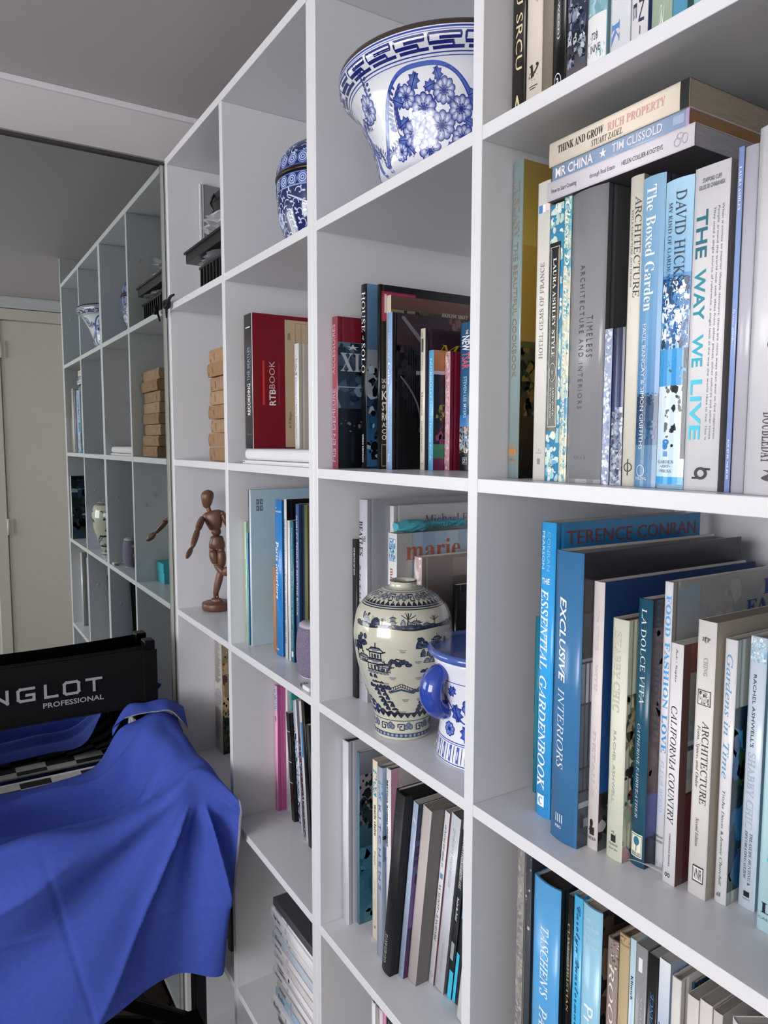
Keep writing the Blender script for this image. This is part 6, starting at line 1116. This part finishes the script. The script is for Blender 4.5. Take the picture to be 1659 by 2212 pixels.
# smart speaker and usb lead
sp = empty('smart_speaker', (0.674, 0.051, Z3), 'upright grey knitted smart speaker with a small plus mark, partly behind the divider', 'speaker')
P_ = [(0.018, 0.0), (0.026, 0.003), (0.032, 0.012), (0.0355, 0.030), (0.036, 0.052), (0.034, 0.074), (0.029, 0.090), (0.022, 0.098)]
mb = MB(); mb.rings([[(r * cos(2 * pi * j / 40), r * 0.72 * sin(2 * pi * j / 40), z_) for j in range(40)] for r, z_ in smooth_prof(P_[1:-1], 4)], lin('8a7f9c')); mb.build('knitted_body', WOOL, sp)
mb = MB(); mb.rings([[(r * cos(2 * pi * j / 40), r * 0.72 * sin(2 * pi * j / 40), z_) for j in range(40)] for r, z_ in ((0.026, 0.0), (0.0265, 0.0028))], lin('b9b4c0')); mb.build('rubber_base', PLAST, sp)
mb = MB(); mb.rings([[(r * cos(2 * pi * j / 40), r * 0.72 * sin(2 * pi * j / 40), z_) for j in range(40)] for r, z_ in ((0.0292, 0.0902), (0.0285, 0.0945), (0.022, 0.0985), (0.001, 0.0995))], lin('a9a4b4')); mb.build('top_cap', PLAST, sp)
for nm, (za, zb, ya, yb) in (('volume_mark', (0.068, 0.078, -0.0012, 0.0012)), ('volume_mark', (0.0718, 0.0742, -0.005, 0.005)), ('volume_mark', (0.038, 0.048, -0.0012, 0.0012))):
    for sgn in (-1,):
        mb = MB(); mb.box(-0.0372, -0.0345, ya, yb, za, zb, lin('b4e0a0')); mb.build(nm, PLAST, sp)
usb = empty('usb_cable', (0.715, 0.014, Z3), 'white usb lead lying on the shelf in front of the smart speaker', 'cable')
mb = MB(); mb.box(0.0, 0.0125, -0.006, 0.006, 0.0012, 0.0062, lin('a9a9ae')); bevel(mb.build('metal_plug', STEEL, usb), 0.0004)
mb = MB(); mb.box(0.0127, 0.038, -0.008, 0.008, 0.0003, 0.0075, lin('e6e6ea')); bevel(mb.build('plug_shell', PLAST, usb), 0.0015)
mb = MB(); mb.tube([(0.038, 0, 0.0038), (0.050, 0.004, 0.003), (0.052, 0.020, 0.003), (0.035, 0.035, 0.003), (0.004, 0.045, 0.003), (-0.010, 0.06, 0.003)], 0.0018, 8, lin('e2e2e6')); mb.build('lead', PLAST, usb)
for k in (-0.0028, 0.0028):
    mb = MB(); mb.box(0.003, 0.0055, k - 0.0011, k + 0.0011, 0.0061, 0.0064, lin('f4f4f4')); mb.build('contact_hole', PLAST, usb)
# tall gift carton, fourth shelf of the first column
PW = on(462, 1606, 2, Z4); PC = on(479, 1626, 1, PW[1])
xw0, yw0 = 0.075, 0.07
cz = empty('carton', (0.1, 0.07, Z4), 'tall narrow printed carton with a grey side and a brown floral front', 'box')
PA = on(462, 1605, 2, Z4); PBb = on(479.5, 1628, 2, Z4)
ang = 0.0
cz.location = (0.0195, 0.0916, Z4)
mb = MB(); CWd, CD, CHt = 0.056, 0.09, 0.298
mb.box(0, CWd, 0, CD, 0, CHt, lin('bdb7b2')); bevel(mb.build('carton_body', MATTE, cz), 0.0006, 1)
def PFc(u, v, h): return (u * CWd, -h, CHt * (1 - v))
def PSc(u, v, h): return (CWd + h, u * CD, CHt * (1 - v))
mb = MB(); items_on(mb, strip_lines(26, 0.03, 0.40, 0.10, 0.92, '6a6668', 3, 0.42) + strip_lines(18, 0.62, 0.90, 0.10, 0.92, '6a6668', 5, 0.42), PFc, 0.0003); mb.build('fine_print', INK, cz)
mb = MB(); items_on(mb, [('O', 0.44, 0.58, 0.12, 0.88, '8a6a72', 0.06), ('O', 0.445, 0.575, 0.15, 0.85, 'a9a0a8', 1.0), ('R', 0.508, 0.511, 0.2, 0.8, '8a6a72')], PFc, 0.0003); mb.build('round_seal', INK, cz)
mb = MB(); items_on(mb, [('R', 0, 0.62, 0, 1, '9a8a6a', 'a59a78'), ('R', 0.62, 1, 0, 1, '2c3028', '16161a'), ('A', 0.1, 0.75, 0.02, 0.98, ['7a3f34', 'b59a70', '5a2c2a', '8a7a5a', 'c2b088'], 50, 6), ('A', 0.6, 1, 0.02, 0.98, ['2c4a34', '6a2c34', '1a1a1c', '8a6a4c', '4a5a30'], 30, 7)], PSc, 0.0003); mb.build('floral_print', MATTE, cz)
# things low down in the first column, half hidden by the chair
for i, (x0, x1, h, c, lab) in enumerate(((0.05, 0.095, 0.25, '5c5a5c', 'grey lever-arch file behind the chair legs, first column low shelf'), (0.10, 0.13, 0.22, '8a878a', 'pale grey ring binder behind the chair legs, first column low shelf'), (0.17, 0.235, 0.28, '6a686a', 'wide grey box file behind the chair legs, first column low shelf'), (0.26, 0.285, 0.26, '3a3a3c', 'black ring binder behind the chair legs, first column low shelf'), (0.31, 0.335, 0.27, '77757a', 'grey patterned binder nearest the divider, first column low shelf'))):
    book('ring_binder', lab, x1 - x0, h, 0.24, (x0, 0.03, Z5), ty='h', sc=c, gl=False, cat='binder', group='binders on a low shelf of the first column')
# crinkled blue packet on top of the cookbook
pk = None
a = on(838, 1150, 1, 0.094); a = (0.862, 0.094, a[2]); top_z = a[2]
mb = MB(); rn = random.Random(9); nx_, ny_ = 14, 7
G_ = [[(0.012 + 0.125 * i / nx_ * 0 + 0.010 * j / ny_ + rn.uniform(-0.002, 0.002), 0.0 + 0.13 * i / nx_, 0.004 + (0.010 * sin(pi * j / ny_)) + rn.uniform(-0.0025, 0.0025)) for j in range(ny_ + 1)] for i in range(nx_ + 1)]
R_ = []
for i in range(nx_ + 1):
    k = 0.55 + 0.45 * sin(pi * min(1, (i + 1) / 8)); ring_ = []
    for j in range(12):
        b = 2 * pi * j / 12
        ring_.append((0.013 * cos(b) * k + rn.uniform(-0.0018, 0.0018), 0.135 * i / nx_, max(0.0, 0.0095 + 0.0095 * sin(b) * k + rn.uniform(-0.002, 0.002))))
    R_.append(ring_)
mb.rings(R_, lin('4aa4b4'), smooth=False)
pk = mb.build('tissue_packet', MATTE); pk.location = (a[0] + 0.013, 0.098, top_z + 0.0006)
tag(pk, 'crumpled turquoise packet resting on top of the white-spined cookbook', 'packet')
mb = MB(); items_on(mb, [T('ONOMATARIS', 'n', 0.35, 0.75, 0.35, 0.8, '1c4a58', 'h')], lambda u, v, h: (0.0142 + h, 0.135 * u, 0.019 * (1 - v)), 0.0006); mb.build('packet_lettering', INK, pk)
# loose film label on the third shelf, ribbon marker
mb = MB(); P = on(1378, 1866, 2, Z3)
for i in range(8):
    t = i / 7; mb.v += [(0.040 * t, 0.010 * t - 0.006 * sin(pi * t), 0.0008 + 0.006 * sin(pi * t)), (0.040 * t + 0.002, 0.010 * t - 0.006 * sin(pi * t) + 0.011, 0.0008 + 0.003 * sin(pi * t))]
for i in range(7): mb.face((2 * i, 2 * i + 2, 2 * i + 3, 2 * i + 1), lin('d6d8dc'), 0, True)
o = mb.build('plastic_strip', mat('clear curled film', 'dfe2e6', 0.1, alpha=0.55)); o.location = (P[0] - 0.012, P[1] - 0.004, Z3)
sm = o.modifiers.new('t', 'SOLIDIFY'); sm.thickness = 0.0004
tag(o, 'small curled strip of clear plastic lying before the dark teal book', 'strip')
mb = MB(); P = on(540, 1115, 1, 0.055)
for i in range(11):
    t = i / 10; x_ = -0.030 + 0.034 * t; z_ = 0.026 - 0.036 * t + 0.004 * sin(3 * t); mb.v += [(x_, 0.002 + 0.004 * sin(2.5 * t), z_), (x_ + 0.004, 0.003 + 0.004 * sin(2.5 * t), z_ + 0.006)]
for i in range(10): mb.face((2 * i, 2 * i + 2, 2 * i + 3, 2 * i + 1), lin('c9c9e4'), 0, True)
o = mb.build('ribbon_marker', MATTE); o.location = P; sm = o.modifiers.new('t', 'SOLIDIFY'); sm.thickness = 0.0003
tag(o, 'pale lilac ribbon hanging from the large light blue hardback', 'ribbon')
# leaning magazine lettering near the frame corner
mb = MB()
items_on(mb, [('R', 0.03, 0.13, 0.04, 0.36, 'c9a23c'), T('OFIX', 'n', 0.045, 0.075, 0.08, 0.32, '2c2820', 'h'), T('2010', 'n', 0.085, 0.115, 0.08, 0.32, '2c2820', 'h'), T('dp', 'n', 0.03, 0.14, 0.45, 0.85, '1c1c20', 'h')], lambda u, v, h: (0.009 + h, 0.135 * u, MH * (1 - v)), 0.0004)
mb.build('cover_lettering', INK, t_)
# ------------------------------------------------------------------ director's chair
chx = 0.0
chair = empty('directors_chair', (0.02, -0.34, FLOOR), 'tall black folding director\'s chair with a mesh back, beside the mirror', 'chair')
def cb(name, x0, x1, y0, y1, z0, z1, m=BLACK, bv=0.003):
    mb = MB(); mb.box(x0 - 0.02, x1 - 0.02, y0 + 0.34, y1 + 0.34, z0 - FLOOR, z1 - FLOOR); return bevel(mb.build(name, m, chair), bv, 2)
def cbar(name, a, b, w, t, m=BLACK, par=None):
    mb = MB(); a = Vector(a); b = Vector(b); d = (b - a).normalized(); s1 = Vector((1, 0, 0)) if abs(d.x) < 0.9 else Vector((0, 1, 0)); s1 = (s1 - d * s1.dot(d)).normalized(); s2 = d.cross(s1)
    off = Vector((-0.02, 0.34, -FLOOR)); R_ = [[(p + s1 * (w / 2 * i) + s2 * (t / 2 * j) + off) for i, j in ((-1, -1), (1, -1), (1, 1), (-1, 1))] for p in (a, b)]
    mb.rings(R_, smooth=False); return bevel(mb.build(name, m, par or chair), 0.002, 2)
YR, YL = -0.078, -0.60
for y in (YR, YL):
    cb('back_post', 0.010, 0.045, y - 0.013, y + 0.013, -0.66, -0.440)
    cb('rear_leg', 0.012, 0.043, y - 0.013, y + 0.013, -1.30, -0.662)
    cb('front_leg', 0.365, 0.395, y - 0.013, y + 0.013, -1.30, -0.657)
    cb('armrest', 0.048, 0.400, y - 0.020, y + 0.018, -0.656, -0.640, bv=0.006)
    cb('side_rail', 0.044, 0.374, y - 0.010, y + 0.010, -0.80, -0.77)
    cb('lower_rail', 0.0, 0.415, y - 0.015, y + 0.015, FLOOR + 0.004, FLOOR + 0.034)
    mb = MB(); mb.lathe([(0.008, 0), (0.008, 0.003), (0.004, 0.006)], 12); o = mb.build('bolt', BLACK, chair); o.rotation_euler = (pi / 2, 0, 0); o.location = (0.008, y + 0.34 - 0.013, -0.55 - FLOOR)
for x in (0.028, 0.390):
    cbar('cross_leg', (x - 0.008, YR, -1.28), (x - 0.008, YL, FLOOR + 0.04), 0.016, 0.028)
    cbar('cross_leg', (x + 0.010, YL, -1.28), (x + 0.010, YR, FLOOR + 0.04), 0.016, 0.028)
    cbar('cross_brace', (x - 0.008, YR - 0.01, -0.80), (x - 0.008, YL + 0.01, -1.18), 0.014, 0.026)
    cbar('cross_brace', (x + 0.010, YL + 0.01, -0.80), (x + 0.010, YR - 0.01, -1.18), 0.014, 0.026)
cb('footrest', 0.40, 0.52, YL + 0.01, YR - 0.01, -1.16, -1.145)
for y in (YL + 0.02, YR - 0.02): cbar('footrest_strut', (0.40, y, -1.155), (0.385, y, -1.28), 0.014, 0.02)
# back sling
mb = MB(); nU, nV = 24, 8; off = Vector((-0.02, 0.34, -FLOOR))
for k, xo in ((0, 0.0), (1, -0.003)):
    for j in range(nV + 1):
        for i in range(nU + 1):
            y = YL + 0.010 + (YR - YL - 0.020) * i / nU; z = -0.600 + 0.150 * j / nV
            if j in (0, nV): pass
            sag = 0.010 * sin(pi * i / nU); wr = 0.0018 * sin(9 * j / nV + 3.0 * i / nU) * sin(pi * i / nU) * sin(pi * j / nV)
            z += -0.004 * sin(pi * i / nU) if j == nV else 0.0
            mb.v.append(tuple(Vector((0.047 - sag + wr + xo, y, z)) + off))
for k in (0, 1):
    for j in range(nV):
        for i in range(nU):
            a = k * (nU + 1) * (nV + 1) + j * (nU + 1) + i; q = (a, a + 1, a + nU + 2, a + nU + 1)
            mb.face(q if k == 0 else q[::-1], (1, 1, 1, 1), 0, True)
bs = mb.build('back_sling', BLKCL, chair)
for y in (YR, YL):
    mb = MB(); y0, y1 = (y - 0.016, y + 0.016); mb.box(0.045 - 0.02, 0.0485 - 0.02, y0 + 0.34, y1 + 0.34, -0.602 - FLOOR, -0.462 - FLOOR); bevel(mb.build('sling_sleeve', BLKCL, chair), 0.001)
for z in (-0.455, -0.598):
    mb = MB(); mb.tube([tuple(Vector((0.0485 - 0.010 * sin(pi * i / 16), YL + 0.01 + (YR - YL - 0.02) * i / 16, z - (0.004 * sin(pi * i / 16) if z > -0.5 else 0))) + off) for i in range(17)], 0.0022, 6); mb.build('hem_binding', BLKCL, chair)
mb = MB()
LET = {'I': [[(0.5, 0), (0.5, 1)]], 'N': [[(0, 0), (0, 1), (1, 0), (1, 1)]], 'G': [[(1, 1), (0.14, 1), (0, 0.86), (0, 0.14), (0.14, 0), (1, 0), (1, 0.46), (0.55, 0.46)]], 'L': [[(0, 1), (0, 0), (1, 0)]], 'O': [[(0.14, 0), (0.86, 0), (1, 0.14), (1, 0.86), (0.86, 1), (0.14, 1), (0, 0.86), (0, 0.14), (0.14, 0), (0.2, 0)]], 'T': [[(0, 1), (1, 1)], [(0.5, 1), (0.5, 0)]]}
def sx_(y): return 0.0478 - 0.010 * sin(pi * (y - YL - 0.01) / (YR - YL - 0.02)) + 0.0022
cG = lin('9a9ca2')
ys_ = [(-0.446, 'I', 0.006), (-0.422, 'N', 0.031), (-0.369, 'G', 0.032), (-0.313, 'L', 0.024), (-0.273, 'O', 0.031), (-0.224, 'T', 0.031)]
Zb, Hh, Wd = -0.5405, 0.027, 0.0068
for y0, ch_, w in ys_:
    for P in LET[ch_]:
        for (a, b), (c2, d) in zip(P, P[1:]):
            A = (y0 + a * w, Zb + b * Hh); B = (y0 + c2 * w, Zb + d * Hh); L_ = sqrt((B[0] - A[0]) ** 2 + (B[1] - A[1]) ** 2) or 1e-6
            ux, uz = (B[0] - A[0]) / L_, (B[1] - A[1]) / L_; e = Wd * 0.46; bb = len(mb.v)
            for s_, t2 in ((-1, -1), (1, -1), (1, 1), (-1, 1)):
                Y_ = (A if s_ < 0 else B)[0] + ux * e * s_ - uz * e * t2; Z_ = (A if s_ < 0 else B)[1] + uz * e * s_ + ux * e * t2
                mb.v.append(tuple(Vector((sx_(Y_), Y_, Z_)) + off))
            mb.face((bb, bb + 1, bb + 2, bb + 3), cG)
items_on(mb, [T('PROFESSIONAL', 'b', 0, 1, 0, 1, '9a9ca2', 'h')], lambda u, v, h: tuple(Vector((sx_(-0.319 + 0.131 * u), -0.319 + 0.131 * u, -0.5535 - 0.0125 * v)) + off), 0)
mb.build('printed_lettering', mat('white screen print', attr=True, rough=0.7), chair)
# seat sling with chequered fabric and piping
mb = MB(); NX, NY = 12, 14
for j in range(NY + 1):
    for i in range(NX + 1):
        x = 0.004 + 0.385 * i / NX; y = YL + 0.03 + (YR - YL - 0.06) * j / NY; mb.v.append(tuple(Vector((x, y, -0.746 - 0.048 * sin(pi * j / NY) ** 0.5 * max(0.0, sin(pi * (i - 2) / (NX - 2))) ** 0.8)) + off))
for j in range(NY):
    for i in range(NX):
        a = j * (NX + 1) + i
        c = lin('c9c8c6') if ((i // 1) + (j // 2)) % 2 == 0 and i < 12 else lin('0c0c0e')
        if (j // 2) % 2 == 0: c = lin('c9c8c6') if i % 2 == 0 else lin('0c0c0e')
        else: c = lin('0c0c0e') if i % 2 == 0 else lin('c9c8c6')
        mb.face((a, a + 1, a + NX + 2, a + NX + 1), c)
se = mb.build('seat_sling', mat('chequered canvas', attr=True, rough=0.7), chair); sm = se.modifiers.new('t', 'SOLIDIFY'); sm.thickness = 0.003
mb = MB(); mb.tube([tuple(Vector((0.003, YL + 0.03 + (YR - YL - 0.06) * i / 10, -0.745)) + off) for i in range(11)], 0.0028, 8, lin('d3d2d0')); mb.build('seat_piping', mat('chequered canvas', attr=True), chair)
# ------------------------------------------------------------------ blue cloth draped over the chair
cap = empty('cloth', (0.25, -0.3, -0.74), 'royal blue cotton cloth draped over the seat and arm of the black chair', 'cloth')
CT = [
 # rear edge ... front hem ; each row runs from the room side (left) to the bookcase side (right)
 [(0.070, -0.58, -.736), (0.072, -0.42, -.735), (0.074, -0.30, -.733), (0.060, -0.215, -.722), (0.068, -0.160, -.640), (0.070, -0.110, -.618), (0.095, -0.078, -.606), (0.110, -0.040, -.616), (0.120, -0.024, -.650)],
 [(0.120, -0.58, -.736), (0.120, -0.42, -.730), (0.120, -0.32, -.728), (0.115, -0.225, -.720), (0.120, -0.160, -.665), (0.130, -0.115, -.622), (0.140, -0.078, -.612), (0.160, -0.044, -.622), (0.165, -0.026, -.690)],
 [(0.190, -0.58, -.758), (0.190, -0.42, -.765), (0.190, -0.32, -.762), (0.190, -0.230, -.760), (0.190, -0.165, -.715), (0.200, -0.118, -.630), (0.210, -0.078, -.617), (0.230, -0.046, -.630), (0.240, -0.026, -.730)],
 [(0.270, -0.58, -.765), (0.270, -0.42, -.775), (0.270, -0.32, -.780), (0.275, -0.230, -.775), (0.280, -0.165, -.735), (0.285, -0.118, -.640), (0.295, -0.078, -.620), (0.320, -0.046, -.634), (0.335, -0.024, -.740)],
 [(0.350, -0.58, -.722), (0.345, -0.42, -.716), (0.345, -0.32, -.720), (0.350, -0.230, -.716), (0.360, -0.165, -.695), (0.380, -0.118, -.645), (0.390, -0.080, -.622), (0.420, -0.046, -.634), (0.440, -0.022, -.700)],
 [(0.402, -0.58, -.712), (0.402, -0.43, -.700), (0.404, -0.33, -.704), (0.410, -0.240, -.705), (0.416, -0.170, -.690), (0.426, -0.122, -.650), (0.428, -0.084, -.630), (0.458, -0.044, -.645), (0.482, -0.020, -.672)],
 [(0.424, -0.57, -.760), (0.428, -0.44, -.760), (0.432, -0.34, -.760), (0.440, -0.250, -.756), (0.442, -0.178, -.745), (0.444, -0.124, -.715), (0.448, -0.084, -.700), (0.466, -0.046, -.705), (0.488, -0.020, -.735)],
 [(0.436, -0.53, -.850), (0.442, -0.45, -.850), (0.450, -0.35, -.850), (0.462, -0.262, -.850), (0.456, -0.190, -.840), (0.456, -0.128, -.830), (0.462, -0.084, -.820), (0.466, -0.048, -.820), (0.468, -0.022, -.820)],
 [(0.440, -0.48, -.930), (0.450, -0.44, -.930), (0.466, -0.35, -.930), (0.474, -0.268, -.930), (0.462, -0.196, -.930), (0.462, -0.132, -.925), (0.470, -0.086, -.920), (0.466, -0.052, -.920), (0.452, -0.034, -.905)],
 [(0.440, -0.458, -1.00), (0.452, -0.42, -1.00), (0.468, -0.34, -.99), (0.476, -0.262, -.99), (0.464, -0.194, -.99), (0.464, -0.132, -.99), (0.472, -0.086, -.99), (0.464, -0.056, -.99), (0.450, -0.042, -.985)],
 [(0.440, -0.445, -1.09), (0.452, -0.400, -1.085), (0.466, -0.330, -1.05), (0.474, -0.258, -1.030), (0.464, -0.192, -1.022), (0.462, -0.132, -1.024), (0.472, -0.084, -1.036), (0.462, -0.056, -1.044), (0.450, -0.046, -1.035)],
]
for r_i, r_ in enumerate(CT):  # extra cloth columns over the unseen left arm, added to shade the seat
    x_, z_ = r_[0][0], r_[0][2]
    if r_i <= 5: r_[0] = (x_, -0.530, z_ + 0.012); r_[0:0] = [(x_ + 0.02, -0.662, -0.800), (x_ + 0.01, -0.655, -0.700), (x_, -0.622, -0.622), (x_, -0.575, -0.640)]
    else: t_r = (r_i - 5) / 5.0; y0_ = r_[0][1]; r_[0:0] = [(x_ + 0.01, y0_ - 0.10 * (1.03 - t_r), z_ - 0.09 * (1 - t_r)), (x_ + 0.01, y0_ - 0.08 * (1.03 - t_r), z_ - 0.05 * (1 - t_r)), (x_ + 0.01, y0_ - 0.055 * (1.03 - t_r), z_ - 0.02 * (1 - t_r) + 0.06 * (1 - t_r)), (x_, y0_ - 0.025 * (1.03 - t_r), z_ + 0.03 * (1 - t_r))]
def cr(p0, p1, p2, p3, t): return tuple(0.5 * ((2 * p1[a]) + (-p0[a] + p2[a]) * t + (2 * p0[a] - 5 * p1[a] + 4 * p2[a] - p3[a]) * t * t + (-p0[a] + 3 * p1[a] - 3 * p2[a] + p3[a]) * t ** 3) for a in range(3))
def crl(P, k):
    Q = []
    for i in range(len(P) - 1):
        for j in range(k): Q.append(cr(P[max(i - 1, 0)], P[i], P[i + 1], P[min(i + 2, len(P) - 1)], j / k))
    Q.append(tuple(P[-1])); return Q
KU, KV = 16, 16
rows_ = [crl(r, KU) for r in CT]
cols_ = [crl([rows_[i][j] for i in range(len(rows_))], KV) for j in range(len(rows_[0]))]
nj, ni = len(cols_), len(cols_[0])
def sm01(a, b, x): t = max(0, min(1, (x - a) / (b - a))); return t * t * (3 - 2 * t)
mb = MB(); G2 = []
for i in range(ni):
    for j in range(nj):
        x, y, z = cols_[j][i]; v = i / (ni - 1); u = (j / (nj - 1) * 12 - 4) / 8.0; lf = sm01(-0.02, 0.1, u)
        fr = sm01(0.50, 0.62, v)                     # hanging front
        d = sqrt((y + 0.085) ** 2 + (z + 0.64) ** 2); ph = atan2(-(y + 0.085), -(z + 0.64))
        rad = sm01(0.03, 0.10, d) * (1 - sm01(0.30, 0.5, d) * 0.5)
        x += fr * rad * (0.020 * (1 - 2 * abs(sin(ph * 4.5 + 0.9)) ** 0.7) + 0.005 * cos(ph * 15 + 2)) * (1 - sm01(0.93, 1.0, u) * 0.5)
        x += fr * 0.006 * sin(22 * (y + 0.3) + 4 * z) * sm01(0.1, 0.3, d)
        st_ = (1 - fr) * (1 - sm01(0.42, 0.62, u)) * lf   # folds lying on the seat
        z += st_ * (0.034 * max(0, sin(48 * x + 13 * (y + 0.3) + 1.4 * sin(11 * y))) ** 1.5 * sm01(0.08, 0.14, x) * (1 - sm01(0.33, 0.38, x)) + 0.004)
        z += (1 - fr) * sm01(0.45, 0.6, u) * 0.004 * sin(40 * x + 30 * y) * (1 - sm01(0.85, 1, u))
        z += 0.010 * sm01(0.33, 0.37, x) * (1 - fr) * (1 - sm01(0.5, 0.7, u)) * (0.5 + 0.5 * sin(30 * y))
        cz_ = y + 0.375 - 0.22 * (-0.70 - z); x += fr * (-0.0035) * math.exp(-(cz_ / 0.0035) ** 2) + fr * 0.003 * math.exp(-((z + 0.865 + 0.1 * (y + 0.3)) / 0.004) ** 2)
        G2.append((x, y, z))
oc = Vector((0.25, -0.3, -0.74))
mb.v = [tuple(Vector(p) - oc) for p in G2]
cB = lin('4358b6')
for i in range(ni - 1):
    for j in range(nj - 1):
        a = i * nj + j; mb.face((a, a + 1, a + nj + 1, a + nj), cB, 0, True)
cm = mb.build('woven_sheet', CLOTH, cap)
so = cm.modifiers.new('t', 'SOLIDIFY'); so.thickness = 0.0012; so.offset = 1
def edge_strip(P, w, dirv):
    mb = MB(); D_ = Vector(dirv)
    for p in P: mb.v += [tuple(Vector(p) - oc + D_ * -0.001), tuple(Vector(p) - oc + D_ * w)]
    for i in range(len(P) - 1): mb.face((2 * i, 2 * i + 2, 2 * i + 3, 2 * i + 1), lin('9c9cb4'), 0, True)
    o = mb.build('selvage', mat('frayed pale selvage', attr=True, rough=0.9, bump=1.0, bscale=800, vary=0.4, vscale=400), cap); s2 = o.modifiers.new('t', 'SOLIDIFY'); s2.thickness = 0.0016
edge_strip([G2[i * nj + nj - 1] for i in range(int(ni * 0.42), int(ni * 0.78))], 0.006, (0.5, 0.6, -0.2))
# rolled-over flap behind the arm
mb = MB(); FP = [[(0.060, -0.175, -.655), (0.058, -0.140, -.610), (0.070, -0.095, -.604), (0.085, -0.055, -.604), (0.098, -0.020, -.625)], [(0.055, -0.170, -.635), (0.050, -0.135, -.590), (0.060, -0.095, -.588), (0.070, -0.050, -.584), (0.085, -0.012, -.606)], [(0.090, -0.150, -.605), (0.100, -0.120, -.598), (0.110, -0.085, -.596), (0.125, -0.050, -.598), (0.140, -0.018, -.640)]]
fr_ = [crl(r, 8) for r in FP]; fc_ = [crl([fr_[i][j] for i in range(3)], 6) for j in range(len(fr_[0]))]
n1, n2 = len(fc_), len(fc_[0]); mb.v = [tuple(Vector(fc_[j][i]) - oc) for i in range(n2) for j in range(n1)]
for i in range(n2 - 1):
    for j in range(n1 - 1): a = i * n1 + j; mb.face((a, a + 1, a + n1 + 1, a + n1), cB, 0, True)
fo_ = mb.build('folded_flap', CLOTH, cap); so = fo_.modifiers.new('t', 'SOLIDIFY'); so.thickness = 0.0012
edge_strip([fc_[j][n2 - 1] for j in range(n1)], 0.0028, (0.6, -0.3, -0.4))
